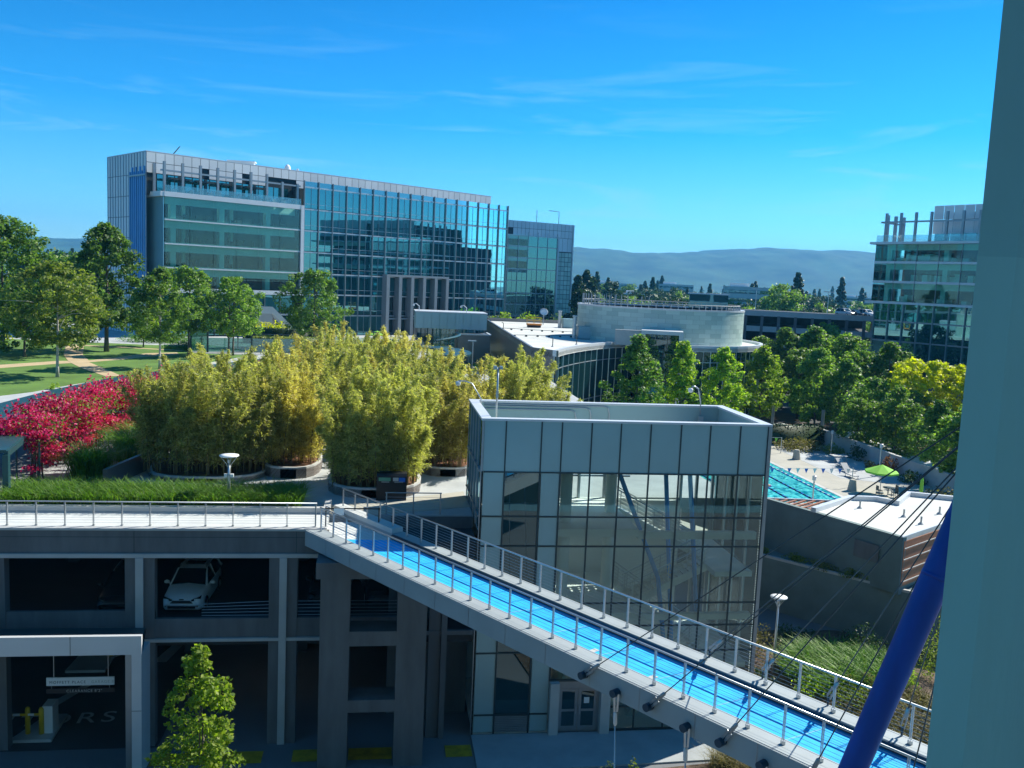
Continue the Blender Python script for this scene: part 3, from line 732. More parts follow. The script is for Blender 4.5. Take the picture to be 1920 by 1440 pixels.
    gr = MB(); gr.add([(-.52, -2.325, .64), (.52, -2.325, .64), (.40, -2.30, .76), (-.40, -2.30, .76)], [(0, 1, 2, 3)]); gr.box(-.62, -2.33, .40, .62, -2.30, .50); gr.hexa((-.1, -2.31, .79 * h), (.2, 0, 0), (0, .02, 0), (0, 0, .05)); obj('grille', gr, 'black', c, local=True)
    sr = MB(); sr.box(-.44, .30, zt, .44, .85, zt + .006); obj('sunroof', sr, 'carglass', c, local=True)
    return c
car('white compact SUV with roof rails facing out of the upper garage bay', 'carw', (-8.85, 44.3, 5.25), R(-2))
car('dark saloon nosed up behind the cables beside the white SUV bay', 'card', (-2.3, 45.2, 5.2), R(-3), 'dark cars in the garage', False)
car('dark saloon half hidden in shade at the left end of the upper garage bay', 'card', (-12.0, 44.6, 5.2), R(2), 'dark cars in the garage', False)
car('dark saloon behind the upper opening between the legs of the bridge pier', 'card', (.3, 45.0, 5.2), R(4), 'dark cars in the garage', False)

# ------------------------------------------------------------------ glass stair tower in the foreground
T = thing('stair_tower', 'glass stair tower with pale metal parapet panels beside the footbridge', 'building', (11.4, 43.4, 0))
x0, x1, y0, y1, zt = 4.57, 18.37, 40.2, 46.6, 15.16
mx = [4.63, 5.66, 7.31, 8.26, 9.66, 11.05, 12.48, 13.95, 15.38, 16.86, 18.24]
for a, b in zip(mx[:-1], mx[1:]):
    obj('parapet_panel', MB().box(a + .03, y0, 12.72, b - .03, y0 + .06, zt - .1), 'metal', T)
ys = np.linspace(y0 + .06, y1 - .06, 6)
for a, b in zip(ys[:-1], ys[1:]):
    obj('parapet_panel', MB().box(x0, a + .03, 9.95, x0 + .06, b - .03, zt - .1), 'gblue2', T)
mb = MB(); mb.box(x0 + .12, y1 - .3, 13.5, x1 - .12, y1, zt - .1); mb.box(x1 - .3, y0 + .32, 12.7, x1 - .02, y1 - .3, zt - .1)
mb.box(x0 + .08, y0 + .32, 13.4, x0 + .3, y1 - .3, zt - .1); mb.box(x0 + .1, y0 + .08, 13.4, x1 - .1, y0 + .30, zt - .1); obj('parapet', mb, 'metal', T)
mb = MB(); mb.box(x0 - .05, y0 - .05, zt - .1, x1 + .05, y0 + .36, zt); mb.box(x0 - .05, y1 - .36, zt - .1, x1 + .05, y1 + .05, zt)
mb.box(x0 - .05, y0 + .36, zt - .1, x0 + .42, y1 - .36, zt); mb.box(x1 - .42, y0 + .36, zt - .1, x1 + .05, y1 - .36, zt); obj('coping', mb, 'trim', T)
mb = MB(); mb.box(x0 + .3, y0 + .3, 13.4, x1 - .3, y1 - .3, 13.6); obj('roof', mb, 'roofw', T)
mb = MB()
for k, (xe, z) in enumerate(((10.2, 14.75), (11.0, 14.9), (12.0, 15.0))):
    mb.tube([(5.3, y1 - .36, z), (xe - .3, y1 - .36, z), (xe - .08, y1 - .36, z - .08), (xe, y1 - .36, z - .35), (xe, y1 - .36, 13.6)], .03, 6)
obj('conduit', mb, 'alu', T)
hz = [12.69, 10.6, 9.19, 6.42, 5.3, 4.02, 2.62]
fr = MB()
for x in mx[3:]: fr.box(x - .035, y0 - .05, 2.6 if x < 11.3 else .12, x + .035, y0 + .02, 12.72)
for x in mx: fr.box(x - .03, y0 - .03, 12.72, x + .03, y0 + .05, zt - .1)
for x in mx[:3]: fr.box(x - .035, y0 - .04, .05, x + .035, y0 + .05, 12.72)
for z in hz[:-1]: fr.box(8.3, y0 - .055, z - .035, 18.2, y0 + .02, z + .035)
for z in (12.69, 10.6, 9.19, 6.42, 4.02, .98): fr.box(4.7, y0 - .045, z - .03, 8.22, y0 + .05, z + .03)
fr.box(11.3, y0 - .055, 1.22, 18.2, y0 + .02, 1.29); fr.box(11.3, y0 - .05, .04, 18.2, y0 + .03, .14); fr.box(8.3, y0 - .055, 2.58, 11.2, y0 + .02, 2.68)
obj('mullion_frame', fr, 'darkfr', T)
zs = [0.08, .98, 4.02, 6.42, 9.19, 10.6, 12.69]
for a, b in zip(zs[:-1], zs[1:]):
    for (xa, xb) in ((4.66, 5.62), (7.35, 8.22)): obj('wall_panel', MB().box(xa + .03, y0, a + .04, xb, y0 + .05, b - .04), 'metal', T)
    if a > .5: obj('window', MB().box(5.7, y0 + .02, a + .03, 7.27, y0 + .05, b - .03), 'gdark', T)
mb = MB()
for k in range(9): mb.hexa((5.7, y0 - .01, .12 + k * .09), (1.57, 0, 0), (0, .06, .02), (0, 0, .05))
obj('louvre', mb, 'steel', T)
zz = [2.64, 4.02, 5.3, 6.42, 9.19, 10.6, 12.69]
gx = [8.26, 9.66, 11.05, 12.48, 13.95, 15.38, 16.86, 18.24]
for i in range(7):
    rows = list(zip(zz[:-1], zz[1:])) if gx[i] < 11 else [(.14, 1.25), (1.25, 2.64)] + list(zip(zz[:-1], zz[1:]))
    for a, b in rows: obj('window', MB().box(gx[i] + .03, y0 - .02, a + .03, gx[i + 1] - .03, y0 - .005, b - .03), 'gtower', T)
obj('porch_column', MB().box(8.27, y0 - .35, 0, 8.7, y0 + .1, 2.6), 'concl', T); obj('porch_column', MB().box(10.74, y0 - .35, 0, 11.2, y0 + .1, 2.6), 'concl', T)
for xa in (8.76, 9.70):
    d = obj('door', MB().box(xa, y0 + .02, .02, xa + .16, y0 + .08, 2.2).box(xa + .78, y0 + .02, .02, xa + .92, y0 + .08, 2.2).box(xa + .16, y0 + .02, .02, xa + .78, y0 + .08, .32).box(xa + .16, y0 + .02, 1.05, xa + .78, y0 + .08, 1.16).box(xa + .16, y0 + .02, 2.06, xa + .78, y0 + .08, 2.2), 'steel', T)
    obj('door_glass', MB().box(xa + .16, y0 + .04, .32, xa + .78, y0 + .06, 1.05).box(xa + .16, y0 + .04, 1.16, xa + .78, y0 + .06, 2.06), 'gdark', d)
    obj('handle', MB().beam((xa + (.84 if xa < 9 else .09), y0 - .03, .95), (xa + (.84 if xa < 9 else .09), y0 - .03, 1.3), .03, .03), 'alu', d)
obj('door_frame', MB().box(8.7, y0, 2.22, 10.74, y0 + .1, 2.58).box(10.63, y0, 0, 10.74, y0 + .1, 2.22), 'steel', T)
obj('notice', MB().box(9.99, y0 + .015, 1.45, 10.25, y0 + .03, 1.75), 'white', T)
# corner posts, right flank with louvres, back
for q_ in ((x1 - .13, y0 - .08, x1 + .04, y0 + .1), (x1 - .10, y1 - .12, x1 + .02, y1), (x0 - .02, y0 - .04, x0 + .08, y0 + .06), (x0 - .02, y1 - .1, x0 + .08, y1)): obj('corner_post', MB().box(q_[0], q_[1], 0, q_[2], q_[3], zt - .1), 'steel', T)
fr = MB()
for y in ys[1:-1]: fr.box(x0 - .06, y - .03, 9.9, x0 - .0, y + .03, zt - .1)
for z in (12.69, 10.6): fr.box(x0 - .07, y0 + .06, z - .03, x0 - .0, y1 - .1, z + .03)
obj('flank_frame', fr, 'steel', T)
lv = MB()
for z in np.arange(.3, 12.6, .12): lv.hexa((x1 - .10, y0 + .15, z + .02), (0, 6.1, 0), (.04, 0, -.008), (0, 0, .014))
obj('louvre_screen', lv, 'white', T)
for ya, yb in ((y0 + .16, 41.8), (42.0, 43.3), (43.5, 44.8), (45.0, y1 - .16)): obj('flank_pane', MB().box(x1 - .16, ya, .1, x1 - .14, yb, 12.6), 'gflank', T)
mb = MB()
for y in (41.9, 43.4, 44.9): mb.box(x1 - .2, y - .06, 0, x1 - .08, y + .06, 12.6)
obj('louvre_post', mb, 'steel', T)
mb = MB(); mb.box(x0 + .12, y1 - .22, 0, 8.6, y1 - .02, 12.7); mb.box(8.6, y1 - .22, 0, 13.4, y1 - .02, 10.0); mb.box(13.4, y1 - .22, 0, 16.3, y1 - .02, 9.9); mb.box(8.6, y1 - .22, 12.4, 18.2, y1 - .02, 12.7)
mb.box(16.3, y1 - .22, 0, 17.2, y1 - .02, 3.2); mb.box(8.2, y0 + .3, 2.7, 8.3, y1 - .3, 12.6); obj('back_wall', mb, 'interior', T)
mb = MB()
for x in (9.6, 10.6, 12.0, 16.3, 17.2, 18.1): mb.box(x - .07, y1 - .2, 3.2 if x > 14 else 10, x + .07, y1 - .04, 12.4)
for z in (12.3, 11.2): mb.box(8.6, y1 - .18, z - .04, 13.4, y1 - .06, z + .04)
obj('back_window_frame', mb, 'steel', T)
mb = MB(); mb.box(x0 + .1, y0 + .1, 9.62, 12.2, y1 - .3, 9.98); mb.box(x0 + .1, y0 + .1, 5.6, 12.3, y1 - .3, 5.9); mb.box(16.2, y0 + .3, 7.6, 18.1, y1 - .3, 7.85); mb.box(16.2, y0 + .3, 3.0, 18.1, y1 - .3, 3.25); mb.box(x0 + .1, y0 + .1, -.05, 18.2, y1 - .3, .03)
mb.box(12.2, y0 + .15, 9.5, 18.1, y0 + .45, 9.85); mb.box(12.3, y0 + .15, 5.5, 18.1, y0 + .42, 5.8)
obj('landing', mb, 'interior', T)
st = MB(); rl = MB()
for (xa, za, xb, zb, yc) in ((12.2, 9.95, 16.2, 7.85, 45.0), (16.2, 7.85, 12.3, 5.9, 42.3), (12.3, 5.9, 16.2, 3.25, 45.0), (16.2, 3.25, 12.6, .05, 42.3)):
    for dy in (-.7, .7):
        st.beam((xa, yc + dy, za - .1), (xb, yc + dy, zb - .1), .06, .34)
        rl.tube([(xa, yc + dy, za + 1.0), (xb, yc + dy, zb + 1.0)], .035, 6)
        for k in range(1, 5): rl.tube([(xa, yc + dy, za + .2 * k), (xb, yc + dy, zb + .2 * k)], .012, 4)
        for t_ in np.linspace(.04, .96, 5): rl.beam((xa + (xb - xa) * t_, yc + dy, za + (zb - za) * t_), (xa + (xb - xa) * t_, yc + dy, za + (zb - za) * t_ + 1.0), .04, .04)
    n = 14
    for k in range(n):
        t_ = (k + .5) / n; st.box(xa + (xb - xa) * t_ - .16, yc - .68, za + (zb - za) * t_ - .04, xa + (xb - xa) * t_ + .16, yc + .68, za + (zb - za) * t_)
obj('stair_flight', st, 'stairm', T); obj('stair_rail', rl, 'alu', T)
for p, q in (((11.3, 40.9, 12.5), (13.5, 40.9, 7.4)), ((13.5, 40.9, 7.4), (14.6, 40.9, .1)), ((14.1, 42.6, 12.5), (15.3, 42.6, .1)), ((14.8, 41.0, 12.5), (15.6, 41.0, 5.6))):
    obj('brace', MB().tube([p, q], .11, 10), 'brace', T, smooth=True)
mb = MB()
for x, y in ((11.6, 43.5), (8.9, 41.6)): mb.tube([(x, y, 0), (x, y, 12.6)], .28, 14)
obj('column', mb, 'interior', T, smooth=True)
# things fixed on the parapet: two camera arms and an antenna pole, each its own thing
def cctv(pts, head, lab):
    c = thing('security_camera', lab, 'camera', pts[0], 'cameras on the tower parapet')
    obj('arm', MB().tube(pts, .035, 8), 'alu', c, smooth=True)
    obj('dome', MB().lathe([(.02, head[2] - .22), (.11, head[2] - .18), (.13, head[2] - .08), (.13, head[2]), (.04, head[2] + .04)], head[0], head[1], 12), 'white', c, smooth=True)
    obj('bracket', MB().box(pts[0][0] - .14, pts[0][1] - .1, pts[0][2] - .55, pts[0][0] + .14, pts[0][1] - .02, pts[0][2] - .1), 'alu', c)
cctv([(5.05, 45.5, 14.9), (5.02, 45.5, 15.35), (4.55, 45.6, 16.1), (4.2, 45.7, 16.2), (3.85, 45.8, 16.2)], (3.85, 45.8, 16.15), 'domed security camera on a bent arm at the left corner of the tower parapet')
cctv([(17.0, 46.1, 14.7), (16.95, 46.1, 15.4), (16.75, 46.0, 16.1), (16.5, 45.9, 16.25), (16.3, 45.8, 16.2)], (16.25, 45.8, 16.12), 'domed security camera on a bent arm near the right corner of the tower parapet')
c = thing('antenna_pole', 'thin pole with floodlight heads standing on the left corner of the tower parapet', 'pole', (5.3, 41.2, 15.1))
obj('pole', MB().tube([(5.3, 41.2, 15.0), (5.3, 41.2, 17.4)], .045, 8), 'alu', c, smooth=True)
obj('floodlight', MB().box(5.08, 41.1, 17.3, 5.24, 41.3, 17.46).box(5.36, 41.1, 17.32, 5.5, 41.3, 17.46), 'alu', c)
obj('bracket', MB().box(5.24, 41.15, 16.0, 5.36, 41.25, 16.3), 'alu', c)

# ------------------------------------------------------------------ footbridge
dv = np.array((0.556, -0.831, 0.0)); nv = np.array((0.831, 0.556, 0.0))
def B(s, n, z): return tuple(dv * s + nv * n + np.array((0, 0, z)))
br = thing('footbridge', 'cable stayed footbridge with a bright blue deck and steel cable railings', 'bridge', B(-22, 21, 9))
s0, s1 = -35.0, 6.0
def bbox_(mb, sa, sb, na, nb, za, zb):
    return mb.hexa(B(sa, na, za), tuple(dv * (sb - sa)), tuple(nv * (nb - na)), (0, 0, zb - za))
obj('deck', bbox_(MB(), s0, s1, 19.75, 22.9, 9.35, 9.76), 'bridgegrey', br)
# blue coating begins square to the terrace edge
_bl = MB(); z = 9.81
_A = [B(-33.55, 20.28, z), B(s1, 20.28, z), B(s1, 22.42, z), B(-31.95, 22.42, z)]
_bl.prism([p[:2] for p in _A], 9.77, z); obj('blue_surface', _bl, 'bridgeblue', br)
_bl = MB(); _A = [B(-36.6, 20.28, z), B(-33.55, 20.28, z), B(-31.95, 22.42, z), B(-35.6, 22.42, z)]
_bl.prism([p[:2] for p in _A], 9.70, 9.80); obj('landing_surface', _bl, 'walk', br)
for s in (-22.6, -20.4, -18.2, -16.0, -13.9, -11.6): obj('deck_joint', MB().hexa(B(s, 20.5, 9.812), tuple(dv * .05), tuple(nv * 1.7 + dv * .35), (0, 0, .003)), 'jointblue', br)
for s in (-16.2, -18.6): obj('deck_patch', MB().hexa(B(s, 20.3, 9.818), tuple(dv * .2), tuple(nv * .55), (0, 0, .003)), 'concl', br)
mb = MB(); bbox_(mb, s0, s1, 19.62, 20.28, 9.76, 10.0); obj('kerb', mb, 'bridgegrey', br)
mb = MB(); bbox_(mb, s0 - 2, s1, 22.42, 23.0, 9.76, 10.0); obj('kerb', mb, 'bridgegrey', br)
mb = MB(); bbox_(mb, s0, s1, 19.55, 19.62, 9.28, 9.985); obj('fascia', mb, 'bridgegrey', br)
mb = MB(); bbox_(mb, s0, s1, 23.0, 23.07, 9.28, 9.985); obj('fascia', mb, 'bridgegrey', br)
for s in np.arange(-33.2, s1, 1.95): obj('fascia_joint', bbox_(MB(), s, s + .025, 19.543, 19.55, 9.29, 9.98), 'steel', br)
mb = MB(); bbox_(mb, s0 + 1.5, s1, 20.3, 20.7, 8.85, 9.35); bbox_(mb, s0 + 1.5, s1, 21.9, 22.3, 8.85, 9.35); obj('girder', mb, 'conc', br)
obj('edge_pipe', MB().tube([B(-32.2, 22.33, 9.92), B(s1, 22.33, 9.92)], .115, 12), 'pipe', br, smooth=True)
def rail(n, sa, sb, step, zb=10.0, lean=0.0):
    k = int(round((sb - sa) / step))
    for i in range(k + 1):
        s = sa + (sb - sa) * i / k
        m_ = MB()
        for o_ in (-.022, .022): m_.beam(B(s + o_, n, zb), B(s + o_, n, zb + 1.05), .012, .055, up=tuple(nv))
        m_.beam(B(s, n, zb), B(s, n, zb + .10), .10, .09)
        obj('rail_post', m_, 'alu', br)
    obj('handrail', MB().tube([B(sa - .1, n, zb + 1.07), B(sb, n, zb + 1.07)], .032, 8), 'alu', br, smooth=True)
    m_ = MB()
    for j in range(8): m_.tube([B(sa, n, zb + .13 + .115 * j), B(sb, n, zb + .13 + .115 * j)], .0055, 4)
    obj('rail_cable', m_, 'alu', br)
rail(20.0, -34.4, -5.0, 1.05)
rail(22.70, -37.0, -5.0, 1.05)
obj('kerb_upstand', bbox_(MB(), -37.4, -32.4, 22.42, 23.0, 10.0, 10.22), 'walk', br)
# mast and stays
mP = np.array((9.04, 15.55, 11.35)); mT = np.array((12.36, 15.95, 19.9)); mD = (mP - mT)
ms = thing('mast', 'leaning bright blue tubular mast of the footbridge, cut by the right pillar', 'mast', tuple(mP + mD * 1.33))
pts = [mP + mD * 1.33, mP + mD * .6, mP, (mP + mT) / 2, mT, mT - mD * .25]
obj('tube', MB().tube(pts, [.18, .22, .25, .285, .27, .22], 28), 'mast', ms, smooth=True)
obj('weld_ring', MB().tube([mP * .46 + mT * .54, mP * .45 + mT * .55], .288, 28), 'mast', ms, smooth=True)
obj('cap', MB().tube([mT - mD * .25, mT - mD * .27], [.22, .16], 20), 'steel', ms, smooth=True)
obj('base_plate', MB().box(*(mP + mD * 1.33 + np.array((-.6, -.6, -.1))), *(mP + mD * 1.33 + np.array((.6, .6, .06)))), 'steel', ms)
def stay(a, b, lab, grp, near=True):
    a = np.array(a); b = np.array(b); d = (b - a) / np.linalg.norm(b - a)
    c = thing('stay_cable', lab, 'cable', tuple(a), grp)
    obj('cable', MB().tube([a + d * .8, b], .016, 6), 'darkfr', c, smooth=True)
    obj('socket', MB().tube([a + d * .42, a + d * .5, a + d * .8, a + d * .86], [.03, .06, .055, .02], 10), 'steel', c, smooth=True)
    m_ = MB()
    side = np.cross(d, nv); side /= np.linalg.norm(side)
    for o_ in (-.05, .05): m_.beam(a + side * o_, a + d * .45 + side * o_, .02, .07)
    obj('clevis', m_, 'steel', c)
    if near: obj('anchor', MB().tube([a + nv * .10, a - nv * .15], .115, 18), 'pipe', c)
    else: obj('anchor', MB().tube([a - np.array((0, 0, .45)), a], .03, 8), 'pipe', c)
ordn = ['first', 'second', 'third', 'fourth', 'fifth', 'sixth']
for i, s in enumerate((-17.75, -15.2, -12.75, -10.3, -8.0)):
    stay(np.array(B(s, 19.45, 9.62)), mT + mD * (.02 + .03 * i), 'near side stay cable, %s from the terrace end, rising to the blue mast' % ordn[i], 'stay cables on the near side of the bridge')
for i, s in enumerate((-15.7, -13.8, -11.7, -9.6)):
    stay(np.array(B(s, 22.95, 10.25)), mT + mD * (.05 + .03 * i), 'far side stay cable, %s from the terrace end, rising to the blue mast' % ordn[i], 'stay cables on the far side of the bridge', False)
for i, s in enumerate((-16.45, -13.9, -11.5)):
    a = np.array(B(s, 19.45, 9.55)); b = a + np.array((.35 + .1 * i, -.05, -8.4)); d = (b - a) / np.linalg.norm(b - a)
    c = thing('tie_rod', 'polished tie rod hanging below the bridge edge, %s from the terrace end' % ordn[i], 'rod', tuple(a), 'tie rods below the bridge')
    obj('rod', MB().tube([a + d * .9, b], .022, 8), 'alu', c, smooth=True)
    obj('turnbuckle', MB().tube([a + d * .55, a + d * .62, a + d * .95, a + d * 1.02], [.03, .06, .06, .025], 10), 'trim', c, smooth=True)
    obj('fork', MB().beam(a + np.array((.06, -.1, 0)), a + d * .56 + np.array((.04, -.05, 0)), .02, .06).beam(a + np.array((-.06, -.1, 0)), a + d * .56 + np.array((-.04, -.05, 0)), .02, .06), 'alu', c)
    obj('anchor', MB().tube([a + nv * .10, a - nv * .15], .115, 18), 'pipe', c)

# ------------------------------------------------------------------ terrace furniture
tr = thing('terrace_railing', 'grey cable railing along the edge of the white terrace walkway', 'railing', (-15, 40.45, 10.03))
for x in np.arange(-34.6, -2.9, 1.175):
    m_ = MB(); m_.box(x - .03, 40.40, 10.03, x - .012, 40.47, 11.06); m_.box(x + .012, 40.40, 10.03, x + .03, 40.47, 11.06); m_.box(x - .05, 40.38, 10.03, x + .05, 40.49, 10.06); obj('rail_post', m_, 'alu', tr)
obj('handrail', MB().tube([(-35, 40.435, 11.08), (-2.75, 40.435, 11.08)], .028, 8), 'alu', tr, smooth=True)
m_ = MB()
for j in range(8): m_.tube([(-35, 40.435, 10.15 + .112 * j), (-2.8, 40.435, 10.15 + .112 * j)], .0055, 4)
obj('rail_cable', m_, 'alu', tr)
m_ = MB(); m_.box(-2.83, 40.38, 10.03, -2.77, 40.5, 11.06); obj('end_post', m_, 'steel', tr)
tr = thing('guard_rail', 'low grey guard rail above the dark drop between bridge and tower', 'railing', (1.6, 42.9, 10))
for x in (.36, 1.65, 2.95): obj('rail_post', MB().box(x - .03, 42.66, 10, x + .03, 42.72, 11.05), 'steel', tr)
obj('handrail', MB().tube([(.3, 42.69, 11.06), (3.0, 42.69, 11.06)], .028, 8), 'steel', tr)
m_ = MB()
for j in range(6): m_.tube([(.3, 42.69, 10.15 + .14 * j), (3.0, 42.69, 10.15 + .14 * j)], .006, 4)
obj('rail_cable', m_, 'alu', tr)
kb = MB(); kb.box(-22, 42.62, 10.0, -2.3, 42.92, 10.3); kb.box(-2.6, 42.92, 10.0, -2.3, 44.4, 10.3)
tag(obj('planter_kerb', kb, 'concl'), 'low pale concrete kerb along the front of the terrace grass strip', 'kerb')
sl = MB(); sl.box(-22, 42.93, 10.0, -3.9, 45.9, 10.2); struct('planting_soil', sl, 'mulch')
g1 = obj('grass_strip', grass_mesh(in_rect(-17.3, 43.0, -3.7, 45.7, 10.12), 17000, .84, .03, .9), 'lf_grass'); g1['kind'] = 'stuff'
def lamp(loc, h, lab, arms=True):
    l = thing('lamp_post', lab, 'lamp', loc)
    x, y, z = loc
    obj('post', MB().tube([(x, y, z), (x, y, z + h * .55), (x, y, z + h - .35)], [.075, .07, .05], 12), 'alu', l, smooth=True)
    obj('reflector', MB().lathe([(.40, z + h - .05), (.46, z + h - .02), (.46, z + h + .02), (.2, z + h + .05)], x, y, 28), 'white', l, smooth=True)
    a = MB()
    for k in range(4):
        t_ = k * math.pi / 2 + .4; a.tube([(x, y, z + h - .7), (x + .12 * math.cos(t_), y + .12 * math.sin(t_), z + h - .42), (x + .40 * math.cos(t_), y + .40 * math.sin(t_), z + h - .05)], .018, 6)
    a.tube([(x, y, z + h - .36), (x, y, z + h - .2)], .09, 10)
    obj('bracket', a, 'alu', l)
    return l
l_ = lamp((-7.2, 44.2, 10.0), 2.45, 'silver terrace lamp with a white dish standing in the grass strip')
obj('camera_pod', MB().box(-7.42, 44.1, 11.4, -7.27, 44.25, 11.55).box(-7.13, 44.1, 11.4, -6.98, 44.25, 11.55), 'white', l_)
lamp((21.9, 45.3, -.05), 4.85, 'silver lamp with a white dish standing below the dark pool wall')
bn = thing('litter_bin', 'black double recycling bin with green and blue panels in front of the bamboo planter', 'bin', (.6, 45.6, 10.0))
obj('cabinet', MB().box(-.15, 45.35, 10.0, 1.38, 45.95, 11.25), 'black', bn)
obj('door', MB().box(-.1, 45.33, 10.06, .6, 45.35, 10.95), 'black', bn); obj('door', MB().box(.64, 45.33, 10.06, 1.33, 45.35, 10.95), 'black', bn)
obj('hood', MB().hexa((-.15, 45.35, 11.25), (1.53, 0, 0), (0, .6, .0), (0, .1, .14)), 'black', bn)
obj('front_panel', MB().box(-.04, 45.335, 11.02, .56, 45.348, 11.2), 'bingreen', bn); obj('front_panel', MB().box(.98, 45.335, 10.98, 1.3, 45.348, 11.2), 'binblue', bn); obj('front_panel', MB().box(.68, 45.335, 11.02, .96, 45.348, 11.2), 'concl', bn)
obj('slot', MB().box(.1, 45.33, 10.94, .5, 45.334, 11.0).box(.75, 45.33, 10.94, 1.2, 45.334, 11.0), 'steel', bn)
bt = thing('belt_barrier', 'black belt barrier with a small notice across the terrace end of the bridge', 'barrier', (-1.4, 40.5, 9.8))
for x in (-2.35, .02):
    obj('stand', MB().lathe([(.17, 9.8), (.17, 9.83), (.03, 9.87), (.03, 10.78), (.045, 10.8), (.045, 10.9)], x, 40.45, 14), 'black', bt, smooth=True)
obj('belt', MB().box(-2.32, 40.44, 10.82, -.01, 40.455, 10.88), 'black', bt)
obj('notice', MB().box(-2.0, 40.42, 10.55, -1.55, 40.435, 10.86), 'sign', bt)

# ------------------------------------------------------------------ bamboo grove
def planter(poly, lab, h=.55):
    p = thing('planter', lab, 'planter', (poly[0][0], poly[0][1], 10), 'concrete bamboo planters')
    q = poly + [poly[0]]
    m_ = MB(); m_.band(q, 10.0, 10.0 + h, .18); obj('wall', m_, 'concl', p)
    m_ = MB(); m_.prism(poly, 10.02, 10.0 + h - .1); obj('soil', m_, 'soil', p)
def blob(cx, cy, a, b, n=18, e=2.6, rot=0.0):
    o = []
    for k in range(n):
        t = 2 * math.pi * k / n; c, s = math.cos(t), math.sin(t)
        x = a * math.copysign(abs(c) ** (2 / e), c); y = b * math.copysign(abs(s) ** (2 / e), s)
        o.append((cx + x * math.cos(rot) - y * math.sin(rot), cy + x * math.sin(rot) + y * math.cos(rot)))
    return o
planter(blob(-.25, 48.6, 2.5, 2.9), 'pale concrete planter full of bamboo right behind the black recycling bin')
planter(blob(-5.0, 53.0, 1.65, 3.0), 'pale concrete planter with golden bamboo, second from the left of the grove front', .65)
planter(blob(3.9, 53.6, 1.7, 2.6), 'pale concrete planter with bamboo beside the left edge of the stair tower')
planter(blob(-9.4, 51.6, 3.2, 2.9), 'pale concrete planter under the dark dense bamboo at the left of the grove front', .35)
def bamboo_meshes(H, R_, nc, nl):
    cul = MB(); P = []; DR = []
    for i in range(nc):
        th = rng.uniform(0, 6.28); r0 = R_ * .55 * rng.uniform(0, 1) ** .5
        bx, by = r0 * math.cos(th), r0 * math.sin(th)
        th2 = th + rng.uniform(-.7, .7); h = H * rng.uniform(.50, 1.14); arch = R_ * rng.uniform(.10, .80)
        pts = []
        for k in range(6):
            t = k / 5; pts.append((bx + math.cos(th2) * arch * t ** 2.4, by + math.sin(th2) * arch * t ** 2.4, h * (t - .09 * t ** 3.4)))
        cul.tube(pts, [.026, .025, .022, .018, .012, .006], 5, cap=False)
        pts = np.array(pts)
        nb = 26; per = nl // nb      # side twigs, each ending in a tuft
        tb = np.clip(0.13 + 0.90 * rng.uniform(0, 1, nb) ** 0.80, 0, .999); kb = (tb * 5).astype(int); fb = (tb * 5 - kb)[:, None]
        base = pts[kb] * (1 - fb) + pts[kb + 1] * fb
        azb = rng.uniform(0, 6.28, nb); ln = (0.12 + 0.62 * (1 - tb) ** .5) * rng.uniform(.35, 1.25, nb)
        end = base + np.stack([np.cos(azb) * ln, np.sin(azb) * ln, ln * rng.uniform(-.25, .55, nb)], 1)
        ii = np.repeat(np.arange(nb), per); f2_ = rng.uniform(.35, 1.05, (len(ii), 1))
        q = base[ii] * (1 - f2_) + end[ii] * f2_ + rng.normal(size=(len(ii), 3)) * np.array((.10, .10, .075))
        az = azb[ii] + rng.normal(0, .8, len(ii))
        P.append(q[::2]); DR.append(np.stack([np.cos(az), np.sin(az), rng.uniform(-1.2, .2, len(ii))], 1)[::2])
        n3 = int(nl * .62); t = np.clip(0.14 + 0.88 * rng.uniform(0, 1, n3) ** 0.66, 0, .999); k = (t * 5).astype(int); f = (t * 5 - k)[:, None]
        az = rng.uniform(0, 6.28, n3); rad = (0.05 + 0.36 * (1 - t) ** .55) * rng.uniform(.2, 1.2, n3)     # plume round the cane itself
        P.append(pts[k] * (1 - f) + pts[k + 1] * f + np.stack([np.cos(az) * rad, np.sin(az) * rad, rng.normal(0, .09, n3)], 1))
        DR.append(np.stack([np.cos(az), np.sin(az), rng.uniform(-1.3, .3, n3)], 1))
    P = np.concatenate(P); D = np.concatenate(DR)
    V, F = leaves(P, .215, .20, .8, droop=D)
    return cul, arr_mesh('foliage', V, F)
bam = []
for k, (lm, lab) in enumerate((('lf_bam', 'a'), ('lf_bam', 'b'), ('lf_bam', 'c'), ('lf_bamy', 'd'), ('lf_bamy', 'e'))):
    cu, fo = bamboo_meshes(5.75, 1.65, 28, 760)
    cme = bpy.data.meshes.new('culms'); cme.from_pydata(cu.v, [], cu.f); cme.update(); cme.materials.append(mt['culm'])
    fo.materials.append(mt[lm]); bam.append((cme, fo))
bpts = []
front = [(-11.7, 50.4, 0, 1.0), (-10.2, 50.0, 1, .97), (-8.6, 50.1, 2, 1.0), (-7.2, 50.7, 0, .95), (-11.0, 52.6, 1, 1.02), (-9.0, 53.0, 2, 1.04), (-7.0, 53.0, 0, 1.0),
         (-5.7, 51.7, 4, .92), (-4.4, 52.2, 3, .90), (-5.0, 54.4, 3, 1.08),
         (-1.7, 47.2, 1, .93), (-.3, 47.0, 2, .98), (1.1, 47.4, 0, .92), (-1.6, 49.4, 2, 1.04), (.1, 49.6, 0, 1.10), (1.4, 49.9, 1, 1.0),
         (3.2, 52.6, 0, .95), (4.6, 52.0, 3, .88), (4.4, 54.6, 4, .98), (3.0, 55.0, 2, 1.05)]
